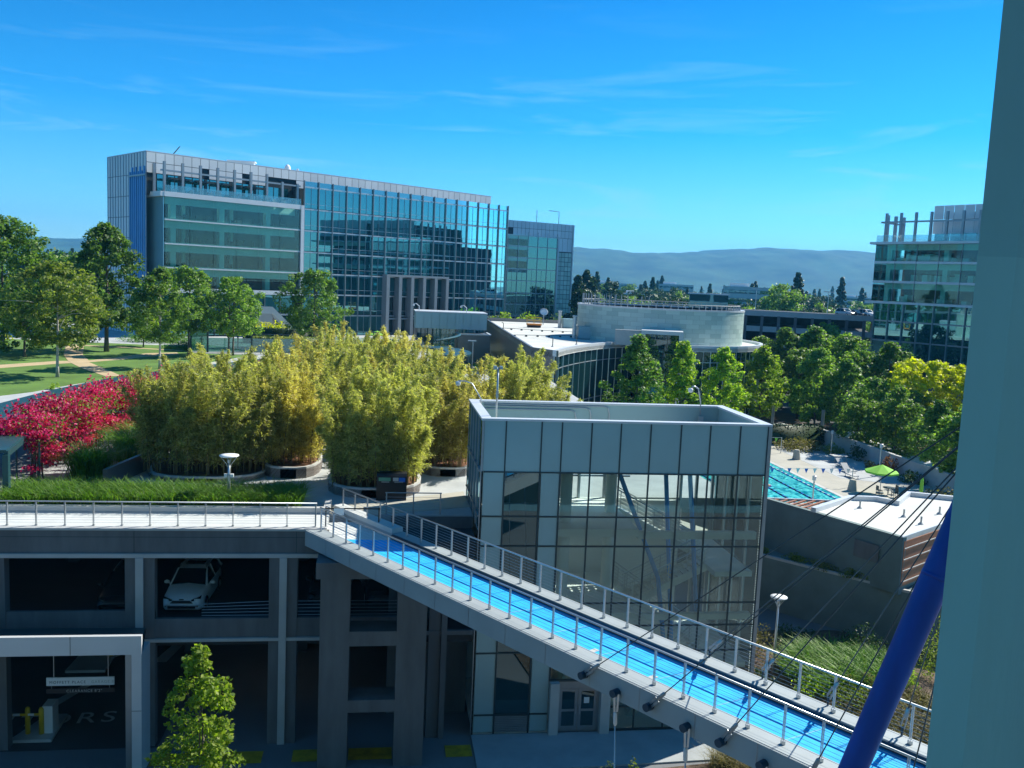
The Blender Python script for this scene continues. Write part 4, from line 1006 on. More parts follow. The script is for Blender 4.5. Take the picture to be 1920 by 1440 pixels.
front_lab = ['dark dense bamboo at the far left end of the grove front', 'bamboo in the left planter, second from the grove\'s left end', 'bamboo in the left planter above the terrace lamp', 'bamboo at the right end of the left planter', 'bamboo in the left planter behind its first clump', 'taller bamboo in the middle of the left planter\'s back row', 'bamboo at the back right of the left planter',
             'golden bamboo at the left of the second planter', 'low golden bamboo with orange culms at the right of the second planter', 'tall golden bamboo at the back of the second planter',
             'bamboo at the left front of the planter behind the bin', 'bamboo at the centre front of the planter behind the bin', 'bamboo overhanging the recycling bin on its right', 'bamboo at the left back of the bin planter', 'tallest bamboo of the bin planter', 'bamboo at the right back of the bin planter',
             'bamboo at the left of the planter beside the stair tower', 'golden bamboo touching the left edge of the stair tower', 'golden bamboo at the back of the planter beside the stair tower', 'green bamboo at the back left of the planter beside the stair tower']
def put_bamboo(x, y, k, sc, lab, grp):
    b = thing('bamboo_clump', lab, 'bamboo', (x, y, 10.35), grp, rng.uniform(0, 6.28)); b.scale = (rng.uniform(.95, 1.15), rng.uniform(.95, 1.15), sc)
    for nm, me in (('culms', bam[k][0]), ('foliage', bam[k][1])):
        o = bpy.data.objects.new(nm, me); COL.objects.link(o); o.parent = b
for (x, y, k, sc), lab in zip(front, front_lab): put_bamboo(x, y, k, sc, lab, 'bamboo clumps at the front of the grove')
rows = [(57.5, -11.6, 6.2, 8), (62.5, -11.0, 7.5, 8), (68, -10.6, 4.8, 7), (74, -10.0, 2.4, 6), (80.5, -8.6, .8, 5), (86, -6.6, .4, 4)]
names = ['second', 'third', 'fourth', 'fifth', 'sixth', 'rearmost']
cols = ['leftmost', 'second from left', 'third from left', 'fourth from left', 'fifth from left', 'sixth from left', 'seventh from left', 'rightmost']
for (Y, xa, xb, n), rn in zip(rows, names):
    for i in range(n):
        x = xa + (xb - xa) * i / (n - 1) + rng.uniform(-.5, .5); y = Y + rng.uniform(-1.4, 1.4)
        _px = 960 + 1690 * math.tan(math.atan2(x, y) - R(8.25))
        if y > 65 and (_px < 590 or _px > 872): continue
        k = int(rng.choice([0, 1, 2, 0, 1, 2, 3, 4])) if x > -7 else int(rng.integers(0, 3))
        cn = 'rightmost' if i == n - 1 else cols[i]
        put_bamboo(x, y, k, rng.uniform(.92, 1.12) * (.84 if 848 < _px < 960 else 1), '%s bamboo clump of the grove\'s %s row counted from the terrace edge' % (cn, rn), 'bamboo clumps behind the front of the grove')
for (x, y, k, sc, lb) in ((8.2, 58, 0, 1.02, 'bamboo with two tall shoots behind the tower roof camera'), (9.6, 61, 1, 1.12, 'tall arching bamboo rising in front of the brown hall wall'), (11.2, 58.5, 2, .92, 'bamboo just left of the tall arching shoots\' right neighbour behind the tower'), (10.8, 64, 0, 1.0, 'bamboo farthest back behind the stair tower'), (6.6, 60.0, 3, 1.0, 'golden bamboo behind the antenna pole')):
    put_bamboo(x, y, k, sc, lb, 'bamboo clumps behind the stair tower')
# retaining wall and ornamental grasses beside the grove
w = MB(); w.prism([(-13.9, 47.3), (-13.7, 47.3), (-12.4, 54.4), (-12.6, 54.5)], 10.0, 11.0)
w.hexa((-15.2, 46.6, 10), (1.5, .7, 0), (0, .2, 0), (0, 0, .35))
tag(obj('retaining_wall', w, 'taupe'), 'dark sloping wall between the ornamental grass and the left bamboo planter', 'wall')
for i, (x, y, h, lab) in enumerate(((-15.2, 49.6, 1.7, 'big dark tuft of ornamental grass below the magenta flowers'), (-14.4, 54.5, 1.8, 'bright tuft of ornamental grass beside the left bamboo planter'), (-14.0, 58.0, 1.8, 'ornamental grass tuft farthest back between flowers and bamboo'))):
    tag(obj('ornamental_grass', grass_mesh(lambda n: np.stack([x + rng.normal(0, .35, n), y + rng.normal(0, .45, n), np.full(n, 10.05)], 1), 1600, h, .04, 1.0), 'lf_grass'), lab, 'grass tuft', 'ornamental grass tufts')

# ------------------------------------------------------------------ pergola and magenta bougainvillea
pf = [(-17.3, 44.3), (-18.3, 50.5), (-18.6, 56), (-18.3, 61.5), (-17.2, 67), (-15.4, 72.5), (-13.6, 77.5), (-11.6, 83), (-9.2, 89), (-6.5, 95)]
pb = [(-21.8, 44.0), (-23.0, 51.5), (-23.4, 58.5), (-22.6, 65.8), (-21.1, 73.1), (-19.2, 78.2), (-17.0, 83), (-14.6, 88.0), (-12.0, 93), (-9.2, 98)]
pg = thing('pergola', 'curved dark teal steel canopy carrying magenta bougainvillea at the left', 'pergola', (-20, 60, 10))
m_ = MB()
for i in range(len(pf) - 1): m_.prism([pf[i], pf[i + 1], pb[i + 1], pb[i]], 12.38, 12.52)
obj('roof', m_, 'teal', pg)
m_ = MB()
for P_ in (pf, pb):
    for i in range(len(P_) - 1): m_.beam((*P_[i], 12.33), (*P_[i + 1], 12.33), .16, .3)
obj('edge_beam', m_, 'teal', pg)
for i in range(len(pf)):
    m_ = MB(); m_.box(pf[i][0] - .13, pf[i][1] - .13, 10, pf[i][0] + .13, pf[i][1] + .13, 12.3); obj('post', m_, 'teal', pg)
    m_ = MB(); m_.box(pb[i][0] - .1, pb[i][1] - .1, 10, pb[i][0] + .1, pb[i][1] + .1, 12.3); obj('post', m_, 'teal', pg)
tl = thing('trellis_frame', 'slim dark teal trellis frame standing beside the canopy post', 'trellis', (-17.6, 48.5, 10))
obj('frame', MB().box(-18.45, 48.4, 10, -18.38, 48.47, 12.5).box(-17.35, 48.4, 10, -17.28, 48.47, 12.5).box(-18.45, 48.4, 12.5, -17.28, 48.47, 12.57), 'teal', tl)
bpos = [(-18.3, 49.9, 1.0), (-18.5, 53.2, 1.05), (-18.3, 56.4, 1.0), (-18.0, 59.6, 1.05), (-17.5, 62.8, 1.05), (-16.7, 66.0, 1.0), (-15.6, 69.4, 1.0), (-14.4, 73.2, .9), (-13.0, 78, .85), (-11.4, 83.4, .85), (-9.3, 89.5, .9), (-7.4, 94.5, .9)]
blab = ['nearest the canopy post', 'second from the canopy post', 'third from the canopy post', 'fourth from the canopy post', 'fifth from the canopy post', 'sixth from the canopy post', 'right end of the solid bank', 'a few sprays over the left bamboo', 'showing small sprays before the lawn', 'showing sprays in the middle of the grove top', 'showing bright sprays left of the pale clipped hedge', 'showing bright sprays in front of the pale clipped hedge']
def bougain():
    P = []
    k = 0
    for i in range(80):
        u = rng.uniform(-1.9, 1.9); top = rng.uniform(0, 1) < .68
        if top: c = np.array((rng.uniform(-1.7, 1.0), u, rng.uniform(2.35, 3.2) - .12 * abs(u)))
        else: c = np.array((rng.uniform(-.1, 1.15), u, rng.uniform(.7, 2.4)))
        n = int(rng.uniform(40, 95)); q = rng.normal(size=(n, 3)) * np.array((.25, .25, .10)); P.append(c + q)
    for i in range(26):
        u = rng.uniform(-1.8, 1.8); c = np.array((rng.uniform(-1.5, .8), u, 2.9)); d = np.array((rng.uniform(-.6, .6), rng.uniform(-.5, .5), rng.uniform(.3, 1.0)))
        q = rng.uniform(0, 1, (22, 1)); P.append(c + d * q + rng.normal(size=(22, 3)) * .07)
    P = np.concatenate(P)
    V, F = leaves(P, .15, .8, .5)
    st = MB(); GP = []
    for i in range(16):
        x, y = rng.uniform(-.25, .4), rng.uniform(-1.5, 1.5)
        e = np.array((x + rng.uniform(-.8, .8), y + rng.uniform(-.6, .6), rng.uniform(2.2, 3.0)))
        st.tube([(x, y, 0), (x * .6, y + .1, 1.2), e], [.05, .04, .015], 5, cap=False)
        GP.append(e + rng.normal(size=(80, 3)) * np.array((.5, .5, .35)))
    V2, F2 = leaves(np.concatenate(GP), .12, .6, .5)
    return arr_mesh('bracts', V, F), st, arr_mesh('leaves', V2, F2)
bg_ = []
for i in range(3):
    a, s, g = bougain(); a.materials.append(mt['lf_red']); g.materials.append(mt['lf_mid'])
    sm = bpy.data.meshes.new('stems'); sm.from_pydata(s.v, [], s.f); sm.update(); sm.materials.append(mt['bark']); bg_.append((('bracts', a), ('stems', sm), ('leaves', g)))
for i, ((x, y, sc), lb) in enumerate(zip(bpos, blab)):
    b = thing('bougainvillea', 'magenta bougainvillea trained over the canopy, ' + lb, 'shrub', (x + .35, y, 10), 'magenta bougainvilleas', rng.uniform(-.25, .25)); b.scale = (sc, sc, sc)
    for nm, me in bg_[i % 3]:
        o = bpy.data.objects.new(nm, me); COL.objects.link(o); o.parent = b

# ------------------------------------------------------------------ trees on the lawn (left)
def place(x, y, z, H, W, kind, leafm, lab, grp, trunk=.22, leaf=.30, ncl=150, per=55, crad=.62, barkm='bark', tr=.17, name='tree', multi=1):
    t_ = make_tree(name, lab, kind, H, W, leafm, H * trunk, leaf, ncl, per, crad, barkm, tr, 'tree', multi)
    t_.location = (x, y, z); t_['group'] = grp; t_.rotation_euler[2] = 0
    return t_
LG = 'trees on the park lawn'
place(-31.6, 93.4, 10, 11.0, 9.6, 'round', 'lf_olive', 'round olive green tree with a pale trunk, nearest on the lawn', LG, .30, .34, 230, 60, .62, 'barkl', .16)
place(-35.3, 122.1, 10, 16.0, 11.0, 'egg', 'lf_maple', 'tall dark green tree with a pointed crown before the office block\'s left end', LG, .22, .42, 260, 60, .85, 'bark', .3)
place(-47.6, 121.6, 10, 16.2, 13.0, 'broad', 'lf_maple', 'big dark green tree at the left edge of the view', LG, .18, .42, 300, 60, .95, 'bark', .3)
place(-24.4, 103.7, 10, 10.9, 6.6, 'egg', 'lf_mid', 'slim green tree with a pale trunk over the path crossing', LG, .30, .32, 160, 55, .6, 'barkl', .14)
place(-24.6, 119.6, 10, 11.3, 7.4, 'round', 'lf_mid', 'green tree right behind the slim pale trunked one', LG, .28, .34, 160, 55, .66, 'bark', .15)
place(-33.0, 131.0, 10, 4.6, 5.0, 'round', 'lf_bright', 'small young tree with a low bright crown', LG, .30, .34, 60, 45, .5, 'bark', .1)
place(-19.7, 121.6, 10, 10.2, 8.4, 'round', 'lf_mid', 'round green tree with twin trunks in front of the glass court screen', LG, .28, .34, 190, 55, .66, 'bark', .14, multi=2)
place(-10.4, 138, 10, 11.6, 9.6, 'round', 'lf_maple', 'round dark green tree standing behind the bamboo grove', LG, .2, .36, 220, 55, .72, 'bark', .18)
place(-51.5, 122.5, 10, 7.0, 6.0, 'broad', 'lf_yellow', 'yellowish low tree cut by the left edge of the view', LG, .15, .36, 90, 50, .7)
place(-41.5, 112, 10, 7.4, 8.4, 'broad', 'lf_maple', 'low dark tree shading the lawn behind the nearest round tree', LG, .12, .36, 130, 55, .75)
def shrub(x, y, z, w, d, h, leafm, lab, cat='shrub', leaf=.22, n=1500, flat=False, grp=None, name='shrub', asp=.6):
    o = obj(name, shrub_mesh(w, d, h, leaf, n, .3, 0, flat, asp), leafm); o.location = (x, y, z); tag(o, lab, cat, grp); return o
shrub(-13.4, 131, 10, 9.2, 4.0, 2.1, 'lf_pale', 'pale green clipped hedge at the back of the grove', 'hedge', .3, 3400, True, name='hedge')
shrub(-18.5, 152, 10, 8, 4, 3.6, 'lf_yellow', 'yellow green shrub below the outdoor stair', leaf=.4, n=1500)
shrub(-16, 145, 10, 11, 3, 2.4, 'lf_dark', 'dark hedge between the pale hedge and the outdoor stair', 'hedge', .35, 1800, True, name='hedge')
shrub(-33.5, 140, 10, 11, 5, 1.7, 'lf_grass', 'tall grassy bank behind the two tall lawn trees', 'grass bank', .5, 2400, asp=.15)
shrub(-44, 134.5, 10, 9, 4, 2.2, 'lf_dark', 'dark shrubbery at the back left of the lawn', leaf=.35, n=1600)
shrub(-27.3, 129, 10, 6, 2.4, 1.5, 'lf_grass', 'ornamental grass bank beside the glass court screen', 'grass bank', .4, 1600, asp=.15)
shrub(-56.0, 136, 10, 9, 3, 1.3, 'lf_yellow', 'strip of yellow groundcover at the left edge behind the lawn', 'groundcover', .3, 1500)
shrub(13.6, 57.5, 10, 3.4, 3, 4.0, 'lf_mid', 'feathery green shrub right of the bamboo behind the tower roof', leaf=.2, n=2600, asp=.3)
shrub(15.6, 61, 10, 3.0, 3, 3.3, 'lf_olive', 'olive shrub at the right end of the grove behind the tower roof', leaf=.2, n=2200, asp=.3)
shrub(-28.9, 84.6, 10.0, .8, .8, .9, 'lf_bright', 'small pot plant at the near edge of the lawn', leaf=.12, n=240)
# glass screen round the court, a person beside it
gs = thing('glass_screen', 'green tinted glass screen on dark posts round the paved court', 'screen', (-22, 127, 10))
for a, b in (((-28.4, 138), (-25.7, 126.2)), ((-25.6, 126), (-23.5, 126)), ((-23.4, 126), (-17.9, 127.2)), ((-17.8, 127.2), (-12.0, 128.6))):
    d_ = np.array((b[0] - a[0], b[1] - a[1], 0)); L_ = np.linalg.norm(d_); n_ = np.array((-d_[1], d_[0], 0)) / L_ * .03
    obj('glass_pane', MB().hexa((a[0], a[1], 10.1), tuple(d_), tuple(n_), (0, 0, 2.9 if a[0] < -23.45 else 1.9)), 'gpark', gs)
    obj('rail', MB().beam((*a, 13.0 if a[0] < -23.45 else 12.6), (*b, 13.0 if a[0] < -23.45 else 12.6), .1, .1), 'darkfr', gs)
for (x, y) in ((-28.4, 138), (-25.65, 126.1), (-23.45, 126), (-17.85, 127.2), (-12, 128.6), (-20.6, 133)): obj('post', MB().box(x - .1, y - .1, 10, x + .1, y + .1, 13.0), 'darkfr', gs)
def person(name, lab, loc, pose, m, rz=0.0, extra=()):
    """skinned figure from joints"""
    J = dict(pel=(0, 0, .95), chest=(0, .02, 1.30), neck=(0, .02, 1.50), head=(0, -.02, 1.60), top=(0, -.02, 1.74), ls=(-.20, .02, 1.44), rs=(.20, .02, 1.44), le=(-.27, .0, 1.17), re=(.27, .0, 1.17), lw=(-.28, -.10, .93), rw=(.28, -.10, .93), lf=(-.28, -.14, .85), rf=(.28, -.14, .85), lh=(-.1, 0, .92), rh=(.1, 0, .92), lk=(-.12, -.03, .50), rk=(.12, .04, .50), la=(-.12, .03, .09), ra=(.13, .12, .09), lt=(-.12, -.14, .04), rt=(.14, -.05, .04))
    J.update(pose)
    rad = dict(pel=.14, chest=.155, neck=.055, head=.085, top=.07, ls=.06, rs=.06, le=.045, re=.045, lw=.032, rw=.032, lf=.035, rf=.035, lh=.10, rh=.10, lk=.065, rk=.065, la=.045, ra=.045, lt=.04, rt=.04)
    ks = list(J); E_ = [('pel', 'chest'), ('chest', 'neck'), ('neck', 'head'), ('head', 'top'), ('chest', 'ls'), ('chest', 'rs'), ('ls', 'le'), ('rs', 're'), ('le', 'lw'), ('re', 'rw'), ('lw', 'lf'), ('rw', 'rf'), ('pel', 'lh'), ('pel', 'rh'), ('lh', 'lk'), ('rh', 'rk'), ('lk', 'la'), ('rk', 'ra'), ('la', 'lt'), ('ra', 'rt')]
    me = bpy.data.meshes.new(name); me.from_pydata([J[k] for k in ks], [(ks.index(a), ks.index(b)) for a, b in E_], []); me.update()
    o = bpy.data.objects.new(name, me); COL.objects.link(o)
    o.modifiers.new('s', 'SKIN'); o.modifiers.new('u', 'SUBSURF').levels = 1
    for i, k in enumerate(ks): me.skin_vertices[0].data[i].radius = (rad[k], rad[k]); me.skin_vertices[0].data[i].use_root = (k == 'pel')
    dg = bpy.context.evaluated_depsgraph_get(); m2 = bpy.data.meshes.new_from_object(o.evaluated_get(dg)); bpy.data.objects.remove(o)
    m2.materials.clear(); m2.materials.append(mt['skin']); m2.materials.append(mt[m])
    for p in m2.polygons:
        z = sum(m2.vertices[v].co.z for v in p.vertices) / len(p.vertices); x = abs(sum(m2.vertices[v].co.x for v in p.vertices) / len(p.vertices))
        p.material_index = 1 if (z < 1.49 and not (x > .235 and z < 1.2)) else 0; p.use_smooth = True
    ob = bpy.data.objects.new(name, m2); COL.objects.link(ob); ob.location = loc; ob.rotation_euler = (0, 0, rz); tag(ob, lab, 'person')
    hm = MB(); hm.lathe([(.03, 1.56), (.095, 1.60), (.105, 1.68), (.08, 1.77), (.02, 1.80)], 0, .015, 14)
    obj('hair', hm, 'black', ob, smooth=True, local=True)
    return ob
person('person', 'person in rust coloured clothes standing on the court behind the glass screen', (-25.2, 131.0, 10.06), {}, 'cloth', R(30))

# ------------------------------------------------------------------ office buildings
def PANEL(name, c1, c2, rough=0.35, metal=0.4):
    m, t, o = mat_base(name)
    g = N(t, 'ShaderNodeNewGeometry'); r = N(t, 'ShaderNodeValToRGB')
    r.color_ramp.elements[0].color = c1 + (1,); r.color_ramp.elements[1].color = c2 + (1,)
    b = N(t, 'ShaderNodeBsdfPrincipled'); b.inputs['Roughness'].default_value = rough; b.inputs['Metallic'].default_value = metal
    t.links.new(g.outputs['Random Per Island'], r.inputs[0]); t.links.new(r.outputs[0], b.inputs['Base Color']); t.links.new(b.outputs[0], o.inputs[0]); return m
mt['p_light'] = PANEL('light_panels', (0.68, 0.69, 0.68), (0.82, 0.82, 0.80), 0.5, 0.0)
mt['p_grey'] = PANEL('grey_panels', (0.66, 0.70, 0.72), (0.78, 0.80, 0.82), 0.5, 0.0)
mt['p_drum'] = PANEL('drum_panels', (0.34, 0.46, 0.42), (0.50, 0.62, 0.56), 0.45, 0.15)
mt['portico'] = M('portico_metal', (0.20, 0.24, 0.27), 0.5, 0.1, var=.06)
mt['endfin'] = M('end_wall_fin', (0.16, 0.24, 0.34), 0.5, 0.1, var=.05)
mt['fin_blue'] = M('blue_fin', (0.10, 0.34, 0.68), 0.4, 0.2, var=0.06, scale=.3)
class Fr:
    def __init__(s, x, y, deg):
        t = R(deg); s.o = np.array((x, y)); s.d = np.array((math.cos(t), math.sin(t))); s.n = np.array((math.sin(t), -math.cos(t)))
    def p(s, u, o, z): q = s.o + s.d * u + s.n * o; return (float(q[0]), float(q[1]), z)
    def box(s, mb, u0, u1, o0, o1, z0, z1):
        a = s.p(u0, o0, z0); return mb.hexa(a, (*(s.d * (u1 - u0)), 0), (*(s.n * (o1 - o0)), 0), (0, 0, z1 - z0))
    def panels(s, mb, u0, u1, z0, z1, nu, nz, o=0.0, g=.04, th=.04, skip=()):
        for i in range(nu):
            for j in range(nz):
                if (i, j) in skip: continue
                s.box(mb, u0 + (u1 - u0) * i / nu + g, u0 + (u1 - u0) * (i + 1) / nu - g, o, o + th, z0 + (z1 - z0) * j / nz + g, z0 + (z1 - z0) * (j + 1) / nz - g)
        return mb
f1 = Fr(-33.88, 150.37, 36.5)
o1 = thing('office_building', 'long eight storey blue glass office block with a projecting clear glass corner box', 'building', f1.p(37, -10, 0))
BX = 23.5
ZF = [13.65, 17.4, 21.1, 24.85, 28.6, 32.35, 36.2]
mb = MB(); f1.box(mb, BX + .45, 74, -24, -1.2, 8, 36.0); f1.box(mb, -2.2, BX + .44, -19.4, -9.6, 8, 32.6); f1.box(mb, -2.2, 72, -19.4, -3.6, 36.0, 39.0); f1.box(mb, -2.2, BX + .44, -19.4, -3.6, 32.6, 36.0); f1.box(mb, -.6, BX, -9.6, -1.7, 8, 17.1); obj('core_wall', mb, 'intdark', o1)
mb = MB()   # roof screen
f1.panels(mb, -2.2, 72.2, 35.9, 39.15, 50, 2, -3.5, skip=[(14, 0), (15, 0), (16, 0), (17, 0), (26, 0), (36, 0), (37, 0), (38, 0), (39, 0), (40, 0), (6, 0), (11, 0)])
obj('roof_screen', mb, 'p_light', o1)
mb = MB(); f1.box(mb, -2.3, 72.3, -19.5, -3.45, 39.15, 39.28); obj('parapet', mb, 'trim', o1)
fL = Fr(*f1.p(-2.2, -3.4, 0)[:2], 36.5 + 90)     # left end wall runs back from the corner; its outward side faces left
mb = MB()
fe = Fr(*f1.p(-2.2, -19.5, 0)[:2], 36.5 - 90)
fe.panels(mb, 0, 16.1, 9, 39.15, 14, 9, .02); obj('end_wall', mb, 'p_grey', o1)
mb = MB()
for k in range(15): fe.box(mb, .2 + k * 1.13, .30 + k * 1.13, .05, .14, 9, 39.1)
obj('end_fin', mb, 'endfin', o1)
for k in range(8): obj('blue_fin', fe.box(MB(), 10.0 + k * .78, 10.22 + k * .78, .06, .30, 17, 36.9 if k % 2 else 36.2), 'fin_blue', o1)
mb = MB(); fe.box(mb, 9.6, 16.4, .30, .45, 35.4, 35.65); obj('fin_rail', mb, 'steel', o1)
# projecting corner box
BX = 23.5
mb = MB()
f1.box(mb, -1.0, BX, -.3, .35, 32.2, 32.95); f1.box(mb, -1.0, BX, -.3, .35, 17.2, 17.9); f1.box(mb, BX - .1, BX + .5, -.3, .4, 17.2, 32.95)
f1.box(mb, -1.6, -.9, -9, .3, 32.2, 32.95); f1.box(mb, -1.6, -.9, -9, .3, 17.2, 17.9); f1.box(mb, -1.7, -1.0, -9.5, -8.8, 17.2, 32.95)
obj('box_frame', mb, 'trim', o1)
mb = MB()
for z in ZF[1:5]: f1.box(mb, -.8, BX - .2, -9, .0, z - .1, z + .28)
for z in ZF[2:6]: f1.box(mb, -.6, BX - .2, -1.4, -1.2, z - 1.25, z - .1)
for u in (1.2, 9.5, 18.0): f1.box(mb, u - .45, u + .45, -2.3, -1.4, 17.9, 32.2)
for u in (5.2, 13.8): f1.box(mb, u - .3, u + .3, -7.0, -6.4, 17.9, 32.2)
obj('floor_slab', mb, 'office', o1)
mb = MB(); f1.box(mb, -.6, BX - .2, -9.5, -9.2, 17.5, 32.3); f1.box(mb, BX - .4, BX - .2, -9, -.4, 17.5, 32.3); obj('back_wall', mb, 'intdark', o1)
mb = MB()
for z in ZF[2:5]:
    for k in range(22): u = rng.uniform(.8, BX - 1); f1.box(mb, u, u + rng.uniform(.6, 1.6), -6 + rng.uniform(-2, 3), -5, z + .3, z + rng.uniform(.9, 1.6))
obj('furniture', mb, 'intdark', o1)
for (z0, z1) in ((17.95, 21.05), (21.4, 24.8), (25.15, 28.5), (28.9, 32.2)):
    for k in range(6): obj('window', f1.box(MB(), -.75 + k * 4.04, 3.24 + k * 4.04, .05, .10, z0 - .2, z1 + .2), 'gclear', o1)
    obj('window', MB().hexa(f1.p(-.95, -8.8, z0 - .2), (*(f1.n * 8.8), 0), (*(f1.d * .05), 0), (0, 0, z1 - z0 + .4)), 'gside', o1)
mb = MB()
for z in (21.1, 24.85, 28.6): f1.box(mb, -.9, BX - .1, -.1, .3, z - .08, z + .12)
obj('transom', mb, 'trim', o1)
# roof terrace colonnade on the box
mb = MB()
for k in range(9): f1.box(mb, -.9 + k * 2.96, -.55 + k * 2.96, -.5, -.1, 32.95, 37.6 if k < 7 else 36.6)
for k in range(3): f1.box(mb, -1.4, -1.0, -3.2 - 2.4 * k, -2.8 - 2.4 * k, 32.95, 37.4)
f1.box(mb, -1.3, BX, -.45, -.15, 36.1, 36.35); obj('terrace_column', mb, 'steel', o1)
obj('balustrade_glass', f1.box(MB(), -.8, BX, .1, .15, 32.95, 34.0), 'gbal', o1)
for k in range(8): obj('window', f1.box(MB(), -.6 + k * 2.96, 2.2 + k * 2.96, -3.4, -3.3, 33.0, 35.8), 'gblue', o1)
mb = MB()
for k in range(4): f1.box(mb, 2.0 + 4.4 * k, 2.4 + 4.4 * k, -1.6, -1.2, 32.95, 35.6); f1.box(mb, .4 + 4.4 * k, 4.0 + 4.4 * k, -2.0, -.8, 35.0, 35.3)
obj('terrace_canopy', mb, 'darkfr', o1)
mb = MB()
for k in range(26): u = rng.uniform(1, BX - 1); f1.box(mb, u, u + .35, -1 - rng.uniform(0, 1.5), -.7, 33, 33 + rng.uniform(.4, .9))
obj('terrace_furniture', mb, 'white', o1)
# curtain wall: individual windows, 17 bays of the long part, 8 under the box
bays = [(BX + .6 + k * 2.955, BX + .6 + (k + 1) * 2.955) for k in range(17)]
under = [(-.8 + k * 3.05, -.8 + (k + 1) * 3.05) for k in range(8)]
ws = []
for j in range(6):
    for i, (a, b) in enumerate(bays):
        if j == 0 and 6 <= i <= 10: continue
        ws.append(f1.box(MB(), a + .04, b - .04, -.06, 0, ZF[j] + .22, ZF[j + 1] - .14))
for (z0, z1) in ((10.2, 13.5), (13.85, 17.15)):
    for a, b in under: ws.append(f1.box(MB(), a + .04, b - .04, -1.6, -1.54, z0, z1))
for i, (a, b) in enumerate(bays):
    if not 6 <= i <= 10: ws.append(f1.box(MB(), a + .04, b - .04, -.06, 0, 9.8, ZF[0] - .14))
many('window', ws, 'gblue', o1)
mb = MB()
for (a, b) in bays + [(74.0, 74.1)]:
    f1.box(mb, a - .05, a + .05, -.05, .32, 9.5, 37.3)
    if b - a > 1: f1.box(mb, (a + b) / 2 - .025, (a + b) / 2 + .025, -.02, .06, 9.5, 36.2)
for a, b in under: f1.box(mb, a - .04, a + .04, -1.5, -1.25, 9.5, 17.2)
obj('mullion', mb, 'steel', o1)
mb = MB()
for z in ZF: f1.box(mb, BX + .6, 74, -.04, .16, z - .12, z + .12)
for z in ZF[:-1]: f1.box(mb, BX + .6, 74, -.02, .05, z + .92, z + .98)
f1.box(mb, -.8, BX + .6, -1.5, -1.35, 13.55, 13.85)
obj('floor_band', mb, 'alu', o1)
mb = MB(); f1.box(mb, BX + .6, 74.0, -.08, -.03, 36.2, 37.2); obj('parapet_glass', mb, 'gblue2', o1)
mb = MB()
for k in range(6):
    u = BX + .6 + 2.955 * (6 + k) - .35; f1.box(mb, u, u + .7, -.3, 1.5, 9, 21.2)
f1.box(mb, BX + .6 + 2.955 * 6 - .35, BX + .6 + 2.955 * 11 + .35, -.3, 1.5, 21.2, 21.6); f1.box(mb, BX + .6 + 2.955 * 6, BX + .6 + 2.955 * 11, 0.2, .8, 13.0, 13.3)
obj('portico', mb, 'portico', o1)
for k in range(5):
    u = BX + .6 + 2.955 * (6 + k) + .4; obj('window', f1.box(MB(), u, u + 2.1, -.5, -.45, 9.5, 21.1), 'gdark', o1)
def roof_bit(name, lab, cat, mbx, m, grp=None): return tag(obj(name, mbx, m), lab, cat, grp)
q = f1.p(4, -9, 0); roof_bit('crane_arm', 'thin slanting davit on the roof of the long office block', 'davit', MB().tube([(q[0], q[1], 39.2), (q[0] + 1.6, q[1], 41.2)], .08, 6), 'darkfr')
q = f1.p(17, -9, 0); roof_bit('roof_unit', 'white flat unit on the roof of the long office block', 'roof unit', MB().box(q[0] - 2.2, q[1] - 1, 39.0, q[0] + 2.2, q[1] + 1, 40.1).box(q[0] - 2.4, q[1] - 1.2, 40.1, q[0] + 2.4, q[1] + 1.2, 40.25), 'white')
q = f1.p(25.5, -8, 0); roof_bit('satellite_dome', 'small white dome on the roof of the long office block', 'dome', MB().lathe([(.6, 39), (.6, 39.8), (.5, 40.3), (.25, 40.6), (.03, 40.7)], q[0], q[1], 12).box(q[0] + 1.6, q[1] - .3, 39, q[0] + 2.0, q[1] + .3, 40.0), 'white')
# second block, farther behind
f2 = Fr(30.5, 252.15, 21.5)
o2 = thing('office_building', 'farther glass office block with a pale stair end, right of the long block', 'building', f2.p(14, -10, 0))
mb = MB(); f2.box(mb, -4, 25.4, -22, -.6, 6, 38.2); obj('core_wall', mb, 'intdark', o2)
mb = MB(); f2.panels(mb, -4, 25.4, 34.3, 38.4, 22, 2, -.5, skip=[(4, 0), (5, 0), (6, 0)]); f2.panels(mb, 20.3, 25.4, 30.4, 34.3, 3, 1, -.5); obj('roof_screen', mb, 'p_grey', o2)
z2 = [11.5, 14.9, 18.1, 21.5, 24.8, 28.0, 31.2, 34.2]
ws = []
for j in range(7):
    for k in range(6 if j < 4 else 3):
        u0 = 0 + (k if j < 4 else k + 3) * 3.25 + .4; ws.append(f2.box(MB(), u0 + .05, u0 + 3.2, -.1, 0, z2[j] + .18, z2[j + 1] - .1))
many('window', ws, 'gblue', o2)
mb = MB()
for z in z2[4:8]: f2.box(mb, -2, 10.2, -.5, .0, z - .95, z + .25)
for u in (2.4, 10.2): f2.box(mb, u - .3, u + .3, -.6, -.1, 24.8, 34)
obj('floor_slab', mb, 'office', o2)
for j in range(4, 7): obj('window', f2.box(MB(), -2, 10.1, -.02, .04, z2[j] + .2, z2[j + 1] - .1), 'gclear', o2)
mb = MB()
for k in range(7): f2.box(mb, .4 + k * 3.25 - .04, .4 + k * 3.25 + .04, -.02, .22, 8, 34.2 if k < 3 else 35.4)
for k in range(14): f2.box(mb, .4 + k * 1.62 - .02, .4 + k * 1.62 + .02, -.02, .08, 8, 24.8)
for z in z2: f2.box(mb, .4, 20.0, -.02, .12, z - .09, z + .09)
obj('mullion', mb, 'alu', o2)
mb = MB(); f2.panels(mb, 20.5, 25.3, 6, 30.2, 4, 18, -.3, .06); obj('stair_glazing', mb, 'p_drum', o2)
